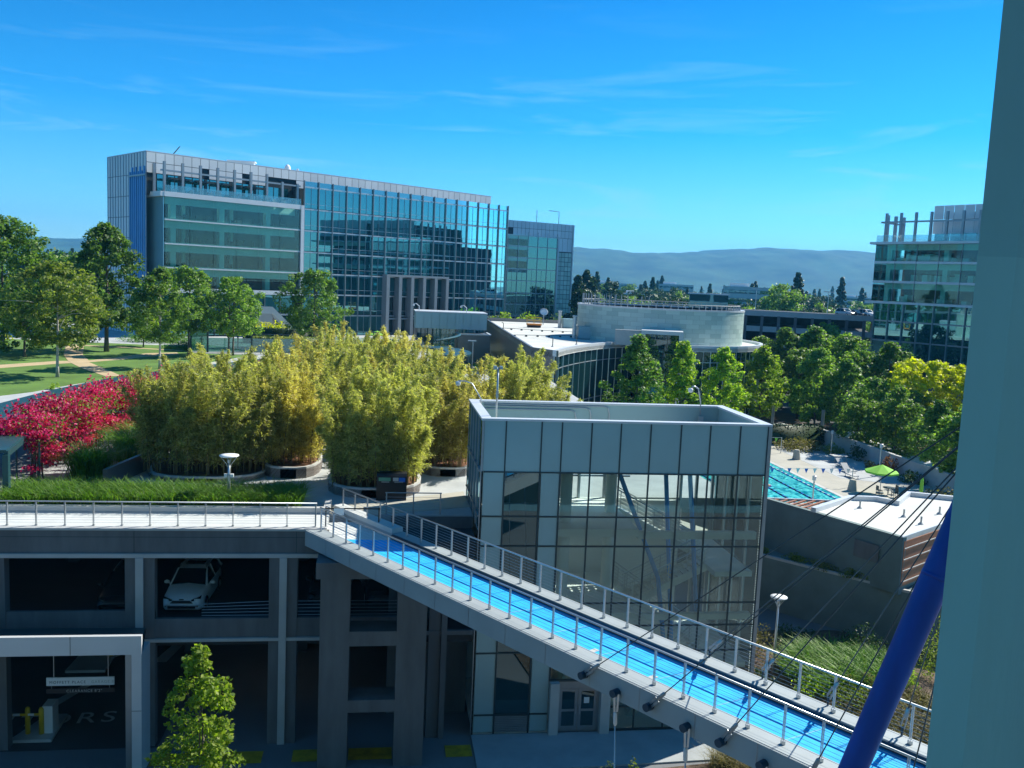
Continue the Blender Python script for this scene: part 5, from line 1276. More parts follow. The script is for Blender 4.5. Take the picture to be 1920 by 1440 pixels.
mb = MB(); f2.box(mb, 20.1, 20.5, -.5, .2, 6, 34.6); f2.box(mb, 25.3, 25.6, -.5, .0, 6, 38.3); obj('corner_fin', mb, 'trim', o2)
q = f2.p(15.6, -5, 0); roof_bit('antenna', 'thin antenna on the roof of the farther office block', 'antenna', MB().tube([(q[0], q[1], 38), (q[0], q[1], 42.2)], .09, 6).beam((q[0] - .4, q[1], 40.2), (q[0] + .4, q[1], 40.2), .06, .06), 'steel')
q = f2.p(23.2, -5, 0); roof_bit('roof_davit', 'angular davit on the roof corner of the farther office block', 'davit', MB().tube([(q[0], q[1], 38), (q[0], q[1], 42.2), (q[0] - 3, q[1], 42.4)], .11, 6), 'steel')
# right hand block
f3 = Fr(91.8, 160.3, -63.0)
o3 = thing('office_building', 'glass office block with open top terrace, cut off by the pillar on the right', 'building', f3.p(20, -10, 0))
z3 = [6.2, 9.8, 13.35, 17.0, 20.45, 24.3, 27.9, 31.45]
mb = MB(); f3.box(mb, -.3, 50, -30, -9, 3, 31.0); f3.box(mb, 12, 50, -30, -3.2, 31, 37.0); obj('core_wall', mb, 'intdark', o3)
mb = MB(); f3.panels(mb, 8.5, 50, 33.2, 38.3, 22, 2, -3.1); obj('roof_screen', mb, 'p_light', o3)
mb = MB()
for z in z3[4:]: f3.box(mb, -1.6 if z in (z3[4], z3[7]) else -.6, 50, -9, .6 if z in (z3[4], z3[7]) else .12, z - .2, z + .22)
obj('slab_edge', mb, 'trim', o3)
mb = MB()
for z in z3[5:]: f3.box(mb, 1.0, 24.8, -1.6, -1.35, z - 1.25, z - .2); f3.box(mb, 26, 49, -1.6, -1.35, z - 1.25, z - .2)
for u in (1.4, 12.5, 25.5, 37): f3.box(mb, u - .45, u + .45, -2.4, -1.5, 20.6, 31.3)
obj('floor_slab', mb, 'office', o3)
mb = MB()
for z in z3[4:7]:
    for k in range(26): u = rng.uniform(1, 48); f3.box(mb, u, u + rng.uniform(.5, 1.8), -6, -3 - rng.uniform(0, 2), z + .25, z + rng.uniform(.8, 1.8))
obj('furniture', mb, 'office', o3)
ws = []
for j in range(4, 7):
    for k in range(6): ws.append(f3.box(MB(), -.5 + k * 4.2, 3.6 + k * 4.2, .0, .05, z3[j] + .25, z3[j + 1] - .2))
for j in range(4, 7): ws.append(MB().hexa(f3.p(-.6, -8.5, z3[j] + .25), (*(f3.n * 8.5), 0), (*(f3.d * .05), 0), (0, 0, 3.1)))
for w_ in ws: obj('window', w_, 'gclear', o3)
ws = []
for j in range(0, 4):
    for k in range(8): ws.append(f3.box(MB(), -.2 + k * 2.95, 2.65 + k * 2.95, -.9, -.84, z3[j] + .15, z3[j + 1] - .12))
for w_ in ws: obj('window', w_, 'gblue', o3)
mb = MB()
for k in range(9): f3.box(mb, -.25 + k * 2.95 - .05, -.25 + k * 2.95 + .05, -.85, -.5, 5, 20.3)
for z in z3[:4]: f3.box(mb, -.3, 24, -.86, -.7, z - .12, z + .14)
for k in range(1, 7): f3.box(mb, -.55 + k * 4.2 - .03, -.55 + k * 4.2 + .03, .0, .2, 20.5, 31.3)
obj('mullion', mb, 'steel', o3)
mb = MB(); f3.box(mb, 24.4, 25.0, -.3, .5, 5, 37); obj('corner_fin', mb, 'darkfr', o3)
mb = MB(); f3.box(mb, -.2, 50, -9, -1.0, 3, 6.1); obj('base_wall', mb, 'gwall', o3)
mb = MB()
for k in range(9): f3.box(mb, .6 + k * 2.95, 1.0 + k * 2.95, -.7, -.3, 31.6, 37.0)
for k in range(3): f3.box(mb, -.3, .2, -2.5 - 2.6 * k, -2.0 - 2.6 * k, 31.6, 36.8)
f3.box(mb, -.2, 26, -.65, -.35, 35.2, 35.5); f3.box(mb, -.25, .05, -8, -.4, 35.2, 35.5); obj('terrace_column', mb, 'steel', o3)
obj('balustrade_glass', f3.box(MB(), -.6, 26, -.05, 0, 31.7, 32.9), 'gbal', o3)
for k in range(6): obj('window', f3.box(MB(), 9 + k * 2.95, 11.8 + k * 2.95, -3.2, -3.1, 31.7, 35.4), 'gblue', o3)
q = f3.p(17.5, -8, 0); roof_bit('crane_arm', 'thin slanting davit on the roof of the right hand block', 'davit', MB().tube([(q[0], q[1], 38), (q[0] + 1.4, q[1], 40.6)], .08, 6), 'darkfr')

# ------------------------------------------------------------------ recreation hall with the drum
rc = thing('recreation_hall', 'low hall with white roof, curved glass front and a pale green panelled drum', 'building', (35, 135, 3))
face = [(20.0, 103.0), (22.0, 107.6), (24.2, 111.7), (26.5, 115.4), (28.8, 118.6), (31.2, 121.4), (33.6, 123.6), (36.0, 125.2)]
DC = np.array((42.3, 135.6)); RR = 15.8
ring = [tuple(DC + RR * np.array((math.cos(t), math.sin(t)))) for t in np.linspace(R(-113), R(40), 19)]
outl = [(20.3, 180), (17.7, 107.4)] + face + ring + [(54, 160), (54, 180)]
mb = MB(); mb.prism(outl, 12.75, 13.25); obj('roof', mb, 'roofw', rc)
obj('fascia', MB().band(face, 12.85, 13.6, .45), 'trim', rc); obj('fascia', MB().band(ring, 12.85, 13.6, .45), 'trim', rc)
mb = MB(); mb.band([(20.3, 180), (17.7, 107.4)], 2.9, 13.55, .3); mb.band([(17.7, 107.4), (20.0, 103.0)], 2.9, 13.55, .3); mb.band([(54, 180), (20.3, 180)], 3, 13.9, .3); obj('side_wall', mb, 'taupe', rc)
mb = MB(); mb.prism([(22, 175), (19.5, 112), (21.2, 111), (32, 127), (36, 131), (50, 130), (54, 138), (52, 178)], 3, 12.7); obj('inner_core', mb, 'intdark', rc)
def curve_glaze(poly, inset=.25):
    for i in range(len(poly) - 1):
        a = np.array(poly[i]); b = np.array(poly[i + 1]); d = (b - a); n = np.array((-d[1], d[0])); n /= np.linalg.norm(n)
        a2 = a + n * inset; b2 = b + n * inset; e = (b2 - a2)
        for (z0, z1) in ((3.1, 5.1), (5.25, 6.2), (6.35, 11.2), (11.3, 12.8)):
            obj('window', MB().hexa((*a2, z0), (*e, 0), (*(n * .06), 0), (0, 0, z1 - z0)), 'gdark', rc)
        m_ = MB(); m_.box(a2[0] - .07, a2[1] - .07, 3, a2[0] + .07, a2[1] + .07, 12.85); mid = (a2 + b2) / 2 - n * .03; m_.box(mid[0] - .035, mid[1] - .035, 3, mid[0] + .035, mid[1] + .035, 12.85)
        for z in (5.17, 6.27, 11.25): m_.hexa((*(a2 - n * .06), z - .05), (*e, 0), (*(n * .1), 0), (0, 0, .1))
        obj('mullion', m_, 'alu', rc)
curve_glaze(face); curve_glaze(ring[2:])
mb = MB(); DR = 12.7
mb.lathe([(DR - .03, 12.9), (DR - .03, 18.2)], DC[0], DC[1], 160); obj('drum_core', mb, 'drum', rc)
mb = MB()
nz_, na = 8, 40
for j in range(nz_):
    for i in range(na):
        w_ = 2 * math.pi / na; off = (j % 2) * .5 * w_
        t0 = i * w_ + off + .0012; t1 = (i + 1) * w_ + off - .0012
        z0 = 13.2 + 5.1 * j / nz_ + .008; z1 = 13.2 + 5.1 * (j + 1) / nz_ - .008
        tt = np.linspace(t0, t1, 4)
        v = [(DC[0] + DR * math.cos(t), DC[1] + DR * math.sin(t), z) for z in (z0, z1) for t in tt]
        mb.add(v, [(k, k + 1, k + 5, k + 4) for k in range(3)])
obj('drum_cladding', mb, 'p_drum', rc)
mb = MB(); mb.lathe([(DR + .08, 18.2), (DR + .1, 18.45), (DR - .5, 18.45), (DR - .5, 18.2)], DC[0], DC[1], 64); obj('drum_rim', mb, 'trim', rc)
mb = MB(); mb.lathe([(DR - .6, 18.1), (.1, 18.2)], DC[0], DC[1], 48); obj('drum_roof', mb, 'concd', rc)
mb = MB()
for k in range(72):
    t = 2 * math.pi * k / 72; mb.box(DC[0] + 12.0 * math.cos(t) - .05, DC[1] + 12.0 * math.sin(t) - .05, 18.2, DC[0] + 12.0 * math.cos(t) + .05, DC[1] + 12.0 * math.sin(t) + .05, 20.0 if 20 < k < 50 else 19.1)
mb.tube([(DC[0] + 12.0 * math.cos(t), DC[1] + 12.0 * math.sin(t), 19.1) for t in np.linspace(0, 2 * math.pi, 60)], .06, 5)
obj('roof_railing', mb, 'concl', rc)
mb = MB(); mb.prism([(47.6, 137.4), (53.0, 135.0), (53.6, 137.6), (48.4, 140)], 18.2, 20.6); obj('roof_pavilion', mb, 'gblue2', rc)
mb = MB(); mb.prism([(47.4, 137.3), (53.2, 134.8), (53.8, 137.8), (48.2, 140.2)], 20.6, 20.8); obj('pavilion_roof', mb, 'trim', rc)
fp = Fr(34.7, 119.6, -16.5)
mb = MB(); fp.box(mb, .2, .75, -5, .0, 3, 15.0); fp.box(mb, 5.3, 5.85, -5, .0, 3, 15.0); fp.box(mb, .2, 5.85, -6, .0, 15.0, 15.5); obj('entry_frame', mb, 'trim', rc)
for k in range(3): obj('entry_glass', fp.box(MB(), .78 + 1.51 * k, 2.25 + 1.51 * k, -.5, -.4, 3, 14.95), 'gdark', rc)
mb = MB(); fp.box(mb, -3.4, .2, -1.2, -.6, 13.3, 15.4); obj('entry_wing', mb, 'concl', rc)
# things standing on the white roof
lf = thing('scissor_lift', 'orange and yellow scissor lift parked on the white roof', 'lift', (26.5, 160, 13.25))
obj('platform', MB().box(25.4, 159.3, 13.7, 28.0, 160.6, 13.95), 'orange', lf)
m_ = MB()
for x in (25.4, 26.7, 27.96):
    for y in (159.3, 160.56): m_.box(x, y, 13.95, x + .05, y + .05, 15.1)
for z in (14.5, 15.05): m_.box(25.4, 159.3, z, 28, 159.35, z + .05); m_.box(25.4, 160.56, z, 28, 160.6, z + .05)
obj('guard_rail', m_, 'yellow', lf)
obj('chassis', MB().box(25.5, 159.4, 13.3, 27.9, 160.5, 13.7), 'black', lf)
def hvac(x, y, w, h, lab):
    u = thing('ventilation_unit', lab, 'roof unit', (x, y, 13.25), 'grey units on the white roof')
    obj('cabinet', MB().box(x - w / 2, y - w / 2, 13.35, x + w / 2, y + w / 2, 13.35 + h), 'metal', u); obj('curb', MB().box(x - w / 2 + .1, y - w / 2 + .1, 13.2, x + w / 2 - .1, y + w / 2 - .1, 13.35), 'darkfr', u)
    obj('flue', MB().lathe([(.3, 13.3), (.3, 13.6 + h * 1.6), (.4, 13.65 + h * 1.6), (.4, 13.8 + h * 1.6)], x - w * .75, y, 10), 'alu', u)
hvac(33.6, 163, 2.2, 1.6, 'grey ventilation unit with a flue right of the orange lift on the white roof')
hvac(29.6, 132, 1.9, 1.8, 'grey ventilation unit with a flue in front of the drum on the white roof')
d_ = thing('satellite_dish', 'white satellite dish on a post at the back of the white roof', 'dish', (30.5, 172, 13.25))
m_ = MB(); m_.lathe([(.05, 0), (.5, .08), (.8, .28), (.82, .3), (.5, .12), (.05, .04)], 0, 0, 18); m_.v = [(x + 30.5, 172 - z * .8 + y * .5, 15.6 + y * .8 + z * .5) for x, y, z in m_.v]; obj('reflector', m_, 'white', d_, smooth=True)
obj('post', MB().tube([(30.5, 172, 13.2), (30.5, 172, 15.6)], .08, 8), 'steel', d_)
for (x, y, lab) in ((19.6, 148, 'thin curved vent pipe at the left edge of the white roof, farther one'), (21.4, 113, 'thin curved vent pipe at the near left of the white roof'), (25.8, 119, 'straight vent pipe near the glass front of the white roof')):
    v = thing('vent_pipe', lab, 'pipe', (x, y, 13.25), 'vent pipes on the white roof'); obj('pipe', MB().tube([(x, y, 13.2), (x, y, 14.3), (x - .1, y, 14.5), (x - .3, y, 14.5)], .06, 6), 'darkfr', v); obj('flashing', MB().lathe([(.22, 13.24), (.1, 13.4)], x, y, 10), 'concl', v)
for (a, b, w_) in (((19.5, 150), (31, 146), 'farther'), ((19.2, 132), (32, 136), 'nearer')):
    m_ = MB()
    for t in np.linspace(0, 1, 8): x = a[0] + (b[0] - a[0]) * t; y = a[1] + (b[1] - a[1]) * t; m_.box(x - .15, y - .15, 13.2, x + .15, y + .15, 13.5)
    m_.tube([(*a, 13.48), (*b, 13.48)], .04, 5)
    tag(obj('conduit_run', m_, 'darkfr'), 'thin conduit on small blocks across the white roof, %s of two' % w_, 'conduit', 'conduits on the white roof')
# lobby box and its low side block at the terrace end
lb = thing('lobby_building', 'pale panelled box above a glass lobby between grove and white roof', 'building', (11, 148, 10))
mb = MB(); mb.box(5.05, 146.1, 13.2, 16.6, 153, 15.8); obj('upper_box', mb, 'metal', lb)
for k in range(9): obj('wall_panel', MB().box(5.05 + 1.28 * k + .04, 146.02, 13.25, 5.05 + 1.28 * (k + 1) - .04, 146.1, 15.75), 'metal', lb)
mb = MB(); mb.box(4.95, 145.95, 15.8, 16.7, 153.1, 15.95); obj('coping', mb, 'trim', lb)
for k in range(5): obj('window', MB().box(5.4 + 1.3 * k, 146.6, 10, 6.6 + 1.3 * k, 146.66, 13.2), 'gpark' if k > 1 else 'gdark', lb)
mb = MB(); mb.box(5.0, 146.4, 10, 5.3, 153, 13.2); mb.box(11.5, 146.3, 10, 12.0, 153, 13.2); mb.box(5.3, 152, 10, 11.5, 152.2, 13.2); obj('wall', mb, 'taupe', lb)
mb = MB(); mb.box(11.9, 143.6, 7.9, 17.0, 150, 12.5); obj('side_block', mb, 'taupe', lb)
mb = MB(); mb.box(11.8, 143.5, 12.5, 17.1, 143.8, 12.7); mb.box(11.8, 143.8, 12.5, 12.1, 149, 12.7); mb.box(16.8, 143.8, 12.5, 17.1, 149, 12.7); obj('side_coping', mb, 'trim', lb)
cctv2 = [(5.6, 147, 'left'), (13.3, 147, 'right')]
for (x, y, w_) in cctv2:
    c = thing('security_camera', 'domed security camera on the %s end of the far lobby box roof' % w_, 'camera', (x, y, 15.95), 'cameras on the lobby box')
    obj('arm', MB().tube([(x, y, 15.9), (x, y, 16.7), (x - .5, y, 17.1), (x - .9, y, 17.0)], .08, 6), 'white', c); obj('dome', MB().lathe([(.03, 16.7), (.17, 16.75), (.17, 16.95), (.05, 17.0)], x - .9, y, 10), 'white', c)
# curved teal canopy near the lobby
pg = thing('pergola', 'flat curved dark teal canopy on thin posts beside the sedum roof', 'pergola', (7, 118, 8))
arc = [(5.2 + 6.0 * math.cos(t), 115 + 9 * math.sin(t)) for t in np.linspace(-.9, 1.5, 12)]; arci = [(4.6 + 3.4 * math.cos(t), 115 + 6 * math.sin(t)) for t in np.linspace(-.9, 1.5, 12)]
m_ = MB()
for i in range(11): m_.prism([arc[i], arc[i + 1], arci[i + 1], arci[i]], 11.9, 12.1)
obj('roof', m_, 'teal', pg)
for i in (0, 2, 4, 6, 8, 10): obj('post', MB().box(arc[i][0] - .1, arc[i][1] - .1, 8, arc[i][0] + .1, arc[i][1] + .1, 11.9), 'teal', pg)
mm = MB(); mm.tube([(10.9 - 6 * (1 - math.cos(t)), 130 + 8 * math.sin(t), 12.6 + .8 * math.cos(t)) for t in np.linspace(-1.2, .3, 10)], .18, 8)
obj('curved_rail', mm, 'teal', pg)
pl = thing('light_pole', 'thin light pole with a flat head beside the far lobby side block', 'lamp', (11.9, 120, 8)); obj('pole', MB().tube([(11.9, 120, 8), (11.9, 120, 13.2)], .07, 8), 'alu', pl); obj('head', MB().box(11.2, 119.8, 13.15, 12.3, 120.1, 13.28), 'trim', pl)
# patio with lime umbrellas in front of the long block
m_ = MB(); m_.box(-9, 147, 10.0, 4, 158, 10.12); struct('patio', m_, 'pave')
def umbrella(x, y, z, r, h, lab, m='lime'):
    u = thing('parasol', lab, 'parasol', (x, y, z)); obj('pole', MB().tube([(x, y, z), (x, y, z + h)], .035, 8), 'alu', u)
    v = [(x, y, z + h + .1)] + [(x + r * math.cos(k * math.pi / 4), y + r * math.sin(k * math.pi / 4), z + h - .55) for k in range(8)]
    m2 = MB(); m2.add(v, [(0, 1 + k, 1 + (k + 1) % 8) for k in range(8)])
    for k in range(8): a = v[1 + k]; b = v[1 + (k + 1) % 8]; m2.poly([a, b, (b[0], b[1], b[2] - .16), (a[0], a[1], a[2] - .16)])
    obj('canopy', m2, m, u); obj('foot', MB().lathe([(.35, z), (.35, z + .08), (.08, z + .14)], x, y, 14), 'darkfr', u); return u
umbrella(-1.0, 150, 10.1, 1.8, 2.1, 'lime green parasol on the patio in front of the portico columns')
fr_ = thing('patio_railing', 'dark railing with glass panels along the far patio', 'railing', (-2, 147, 10))
obj('handrail', MB().box(-8, 147, 12.1, 4, 147.12, 12.25), 'darkfr', fr_); obj('glass_pane', MB().box(-8, 147.04, 10.2, 4, 147.07, 11.2), 'gbal', fr_)
for x in (-8, -5, -1.6, 1.2, 3.9): obj('post', MB().box(x - .08, 146.98, 10, x + .08, 147.14, 12.1), 'darkfr', fr_)
os_ = thing('outdoor_stair', 'white railed outdoor stair before the left part of the long block', 'stair', (-19, 160, 10))
m_ = MB(); m_.hexa((-21.5, 159, 10), (2.6, 0, 0), (0, 2.4, 0), (0, 0, 4.0)); m_.beam((-18.9, 160.2, 13.8), (-15.6, 160.2, 10.6), 2.4, .4); obj('flight', m_, 'concl', os_)
m_ = MB(); m_.hexa((-21.5, 158.95, 14.0), (2.6, 0, 0), (0, .06, 0), (0, 0, 1.2)); m_.add([(-18.9, 158.95, 14.0), (-15.6, 158.95, 10.8), (-15.6, 158.95, 12.0), (-18.9, 158.95, 15.2)], [(0, 1, 2, 3)]); obj('rail_panel', m_, 'trim', os_)

# ------------------------------------------------------------------ pool surroundings
for i, x in enumerate((41.0, 38.7, 36.4, 34.1, 31.8)):
    yy = list(np.arange(73.7, 98.3, .5)); a = MB().tube([(x, y, 3.05) for y in yy], .085, 6)
    r = obj('lane_rope', a, 'white' if i == 0 else 'pipe'); r.data.materials.append(mt['binblue']); tag(r, ['white dashed lane rope nearest the sunny side of the pool', 'dark lane rope second from the sunny side of the pool', 'dark lane rope third from the sunny side of the pool', 'dark lane rope fourth from the sunny side of the pool', 'dark lane rope nearest the stair tower'][i], 'lane rope', 'lane ropes in the pool')
    for p in r.data.polygons: p.material_index = int(p.center.y / .5) % 2
sw = person('person', 'swimmer doing the crawl in the pool lane near the middle', (36.9, 80.5, 2.45), dict(pel=(0, .2, .55), chest=(0, -.2, .58), neck=(0, -.42, .58), head=(0, -.55, .60), top=(0, -.68, .58), ls=(-.2, -.36, .58), rs=(.2, -.36, .58), le=(-.3, -.6, .66), re=(.3, -.1, .52), lw=(-.2, -.85, .62), rw=(.32, .15, .5), lf=(-.18, -.95, .58), rf=(.32, .25, .5), lh=(-.1, .28, .53), rh=(.1, .28, .53), lk=(-.12, .68, .5), rk=(.12, .66, .54), la=(-.12, 1.05, .5), ra=(.12, 1.05, .56), lt=(-.12, 1.2, .5), rt=(.12, 1.2, .56)), 'skin')
for c_ in list(sw.children): bpy.data.objects.remove(c_)
obj('swim_cap', MB().lathe([(.03, -.1), (.10, -.05), (.11, .03), (.03, .11)], 0, 0, 12), 'binblue', sw, smooth=True, local=True).location = (0, -.62, .62)
fl = thing('pennant_line', 'line of blue and white pennants strung over the pool between two poles', 'pennants', (45.2, 80, 3))
for x in (29.5, 45.2): obj('pole', MB().tube([(x, 80, 3), (x, 80, 4.95)], .05, 8), 'alu', fl)
obj('cord', MB().tube([(29.5, 80, 4.9), (37, 80, 4.75), (45.2, 80, 4.9)], .012, 5), 'white', fl)
for m_n, off in (('binblue', 0), ('white', 1)):
    for k in range(off, 18, 2): x = 29.9 + k * .86; obj('pennant', MB().add([(x, 80, 4.82), (x + .42, 80, 4.82), (x + .21, 80.02, 4.32)], [(0, 1, 2)]), m_n, fl)
fl = thing('pennant_line', 'short pennant line at the far end of the pool beside the hedge', 'pennants', (45.7, 97, 3))
for x in (33.0, 45.7): obj('pole', MB().tube([(x, 97, 3), (x, 97, 4.9)], .05, 8), 'alu', fl)
obj('cord', MB().tube([(33, 97, 4.85), (45.7, 97, 4.85)], .012, 5), 'white', fl)
for k in range(14): x = 33.4 + k * .88; obj('pennant', MB().add([(x, 97, 4.8), (x + .42, 97, 4.8), (x + .21, 97.02, 4.3)], [(0, 1, 2)]), 'lime', fl)
for (x, y, lb_) in ((46.0, 93.6, 'pale tapered marker block at the far end of the pool edge'), (44.5, 78.6, 'pale tapered marker block near the lime parasol')):
    k_ = thing('marker_block', lb_, 'block', (x, y, 3.02), 'marker blocks beside the pool')
    obj('body', MB().lathe([(.46, 3.02), (.30, 4.05), (.26, 4.1)], x, y, 4 + 8), 'pavewarm', k_); obj('band', MB().lathe([(.40, 3.4), (.37, 3.55)], x, y, 12), 'yellow', k_)
umbrella(46.8, 77.7, 3.02, 1.55, 2.65, 'lime green parasol beside the pool')
ub = thing('parasol', 'closed lime green parasol right of the open one by the pool', 'parasol', (48.9, 74.5, 3.02))
obj('pole', MB().tube([(48.9, 74.5, 3), (48.9, 74.5, 5.5)], .035, 8), 'alu', ub); obj('canopy', MB().lathe([(.05, 3.9), (.17, 4.0), (.14, 5.0), (.04, 5.5)], 48.9, 74.5, 10), 'lime', ub)
def lounger(x, y, lab):
    l = thing('sun_lounger', lab, 'lounger', (x, y, 3.03), 'loungers beside the pool'); m_ = MB(); m_.box(x - .35, y - 1.0, 3.3, x + .35, y + .4, 3.38); m_.hexa((x - .35, y + .4, 3.3), (.7, 0, 0), (0, .65, .45), (0, 0, .08)); obj('bed', m_, 'concl', l)
    for dx in (-.32, .28):
        for dy in (-.9, .5): obj('leg', MB().box(x + dx, y + dy, 3.03, x + dx + .05, y + dy + .05, 3.3), 'alu', l)
lounger(47.6, 84.6, 'pale sun lounger in the row beside the pool, nearest the parasol'); lounger(48.6, 87.0, 'pale sun lounger in the row beside the pool, middle one'); lounger(49.4, 89.6, 'pale sun lounger in the row beside the pool, nearest the shrubs')
tb = thing('table', 'small pale table between the pool loungers and the wall', 'table', (50.4, 92.5, 3.03)); obj('top', MB().box(49.6, 91.9, 3.7, 51.2, 93.1, 3.76), 'concl', tb)
for dx in (-.7, .66):
    for dy in (-.5, .46): obj('leg', MB().box(50.4 + dx, 92.5 + dy, 3.03, 50.44 + dx, 92.54 + dy, 3.7), 'alu', tb)
pt = thing('table', 'dark table with chairs under the lime parasol by the pool', 'table', (46.9, 76.6, 3.03)); obj('top', MB().lathe([(.5, 3.7), (.5, 3.75)], 47.2, 77.0, 18), 'darkfr', pt); obj('leg', MB().tube([(47.2, 77, 3.02), (47.2, 77, 3.7)], .05, 8), 'darkfr', pt)
for dx, dy in ((-.9, 0), (.85, .3), (.1, -.95)):
    c = thing('chair', 'dark chair at the table under the lime parasol', 'chair', (47.2 + dx, 77 + dy, 3.03), 'chairs under the lime parasol'); x, y = 47.2 + dx, 77 + dy
    obj('seat', MB().box(x - .22, y - .22, 3.45, x + .22, y + .22, 3.49), 'darkfr', c); obj('backrest', MB().box(x - .22 + (.4 if dx > 0 else 0), y - .22, 3.49, x - .18 + (.4 if dx > 0 else 0), y + .22, 3.9), 'darkfr', c)
    for lx in (-.2, .17):
        for ly in (-.2, .17): obj('leg', MB().box(x + lx, y + ly, 3.03, x + lx + .03, y + ly + .03, 3.45), 'darkfr', c)
def pole(x, y, z0, z1, lab, head=True, grp=None, m='alu', r=.07):
    p = thing('light_pole', lab, 'lamp', (x, y, z0), grp); obj('pole', MB().tube([(x, y, z0), (x, y, z1)], r, 8), m, p)
    if head: obj('head', MB().lathe([(.1, z1 - .45), (.17, z1 - .4), (.17, z1 - .05), (.1, z1)], x, y, 12), 'trim', p)
pole(37.8, 73.2, 3, 5.6, 'thin pool lamp at the near edge of the water', True); pole(51.1, 85.3, 3, 6.4, 'thin pool lamp rising behind the lime parasol'); pole(51.6, 96.5, 3, 5.9, 'thin pool lamp in front of the shrubs at the wall')
for (x, y, z, lb_) in ((56.2, 107.9, 6.7, 'stout grey post pair on the pavement behind the pool hedge, right one'), (53.4, 116.7, 5.9, 'stout grey post at the tower corner behind the pool hedge')):
    p = thing('stout_post', lb_, 'post', (x, y, 3), 'stout grey posts'); obj('post', MB().tube([(x, y, 3), (x, y, z)], .22, 12), 'steel', p); obj('collar', MB().tube([(x, y, 3), (x, y, 3.3)], .3, 12), 'darkfr', p)
w = MB(); w.box(54.05, 66, 3, 54.35, 104.5, 4.75); w.box(54.0, 66, 4.75, 54.4, 104.5, 4.85); tag(obj('pool_wall', w, 'concl'), 'pale garden wall along the sunny side of the pool deck', 'wall')
shrub(47.6, 103.6, 3, 12.4, 1.8, 2.3, 'lf_hedge', 'long dark clipped hedge at the far end of the pool', 'hedge', .26, 4200, True, name='hedge')
shrub(49.4, 99.4, 3, 6.4, 4.2, 1.5, 'lf_dry', 'broad tawny shrub left of the pool wall lamp', leaf=.22, n=2200); shrub(52.3, 97.4, 3, 2.6, 2.6, 1.4, 'lf_pale', 'pale grey green shrub in front of the pool wall', leaf=.2, n=800)
shrub(53, 93.6, 3, 1.8, 3, 2.0, 'lf_dark', 'dark purple green shrub against the pool wall', leaf=.2, n=700); shrub(52.8, 89.2, 3, 2, 2.6, 1.2, 'lf_dry', 'tawny shrub beside the small pool table', leaf=.2, n=700)
shrub(53.0, 86.6, 3, 1.8, 2, 2.2, 'lf_russet', 'russet shrub against the pool wall', leaf=.2, n=700); shrub(52.6, 81.8, 3, 2.4, 3.2, 1.6, 'lf_dark', 'dark shrub against the pool wall behind the parasol', leaf=.2, n=900)
shrub(51.0, 74.8, 3, 3.2, 4, 1.7, 'lf_dry', 'tawny shrub right of the closed parasol', leaf=.2, n=1000); shrub(53, 71.5, 3, 2, 4, 1.8, 'lf_russet', 'russet shrub at the near end of the pool wall', leaf=.2, n=800)
shrub(66, 104, 3.1, 5, 4, 1.4, 'lf_dry', 'tawny shrub in the bed beyond the pavement', leaf=.28, n=900); shrub(68.5, 110, 3.1, 5, 4, 1.7, 'lf_olive', 'olive shrub in the bed beyond the pavement', leaf=.28, n=900)
# pool house
ph = thing('pool_house', 'grey rendered pool house with a flat white roof below the blue mast', 'building', (32, 54, 3.5))
front = [(23.4, 66.3), (31.5, 49.3)]
mb = MB(); mb.band(front, 3.4, 7.0, .35); obj('front_wall', mb, 'gwall', ph)
rp_ = [(28.75, 55.1), (31.5, 49.3), (38.0, 53.6), (41.5, 58.6), (38.6, 60.0), (36.0, 57.2), (35.0, 58.4), (33.3, 58.6)]
mb = MB(); mb.prism([(28.9, 55.3), (31.75, 49.7), (37.7, 53.8), (41.1, 58.4), (38.5, 59.6), (35.9, 56.8), (34.9, 58.0), (33.3, 58.2)], 3.5, 6.75); obj('body', mb, 'gwall', ph)
mb = MB(); mb.prism(rp_, 6.75, 6.98); obj('roof', mb, 'roofw', ph)
mb = MB(); mb.band(rp_[3:] + [rp_[0]], 6.98, 7.3, -.35); mb.band(rp_[1:4], 6.98, 7.06, .2); obj('parapet', mb, 'trim', ph)
mb = MB(); mb.prism([(32.6, 50.02), (37.5, 53.27), (37.45, 53.33), (32.55, 50.1)], 4.2, 6.6)
for k in range(3): mb.beam((31.7, 49.42, 4.55 + .75 * k), (37.9, 53.5, 4.55 + .75 * k), .05, .08)
obj('slatted_wall', MB().prism([(31.62, 49.33), (38.05, 53.56), (37.95, 53.7), (31.55, 49.5)], 3.9, 6.74), 'wood', ph); m_ = MB()
for k in range(4): m_.beam((31.66, 49.30, 4.2 + .7 * k), (38.0, 53.5, 4.2 + .7 * k), .04, .05)
obj('slat_joint', m_, 'concl', ph)
m_ = MB()
for k in range(9): t = k / 9; a = np.array((28.75, 55.1)) * (1 - t) + np.array((26.9, 59.0)) * t; b = np.array((33.2, 58.6)) * (1 - t) + np.array((27.5, 59.4)) * t; m_.beam((*a, 6.85), (*b, 6.85), .16, .10)
obj('shade_slat', m_, 'wood', ph)
m_ = MB(); m_.beam((33.4, 58.6, 6.86), (26.8, 59.4, 6.86), .14, .18); m_.beam((31.0, 57.0, 6.8), (27.8, 57.2, 6.8), .1, .1); obj('shade_beam', m_, 'trim', ph)
m_ = MB()
for k in range(8): t = k / 7; m_.beam((36.2 + 2.2 * t, 57.4 + 2.4 * t, 6.9), (38.4 + 2.8 * t, 56.2 + 2.2 * t, 6.9), .10, .08)
obj('shade_slat', m_, 'wood', ph)
obj('blank_panel', MB().prism([(30.0, 52.15), (30.75, 50.55), (30.72, 50.53), (29.97, 52.13)], 5.0, 6.1), 'conc', ph)
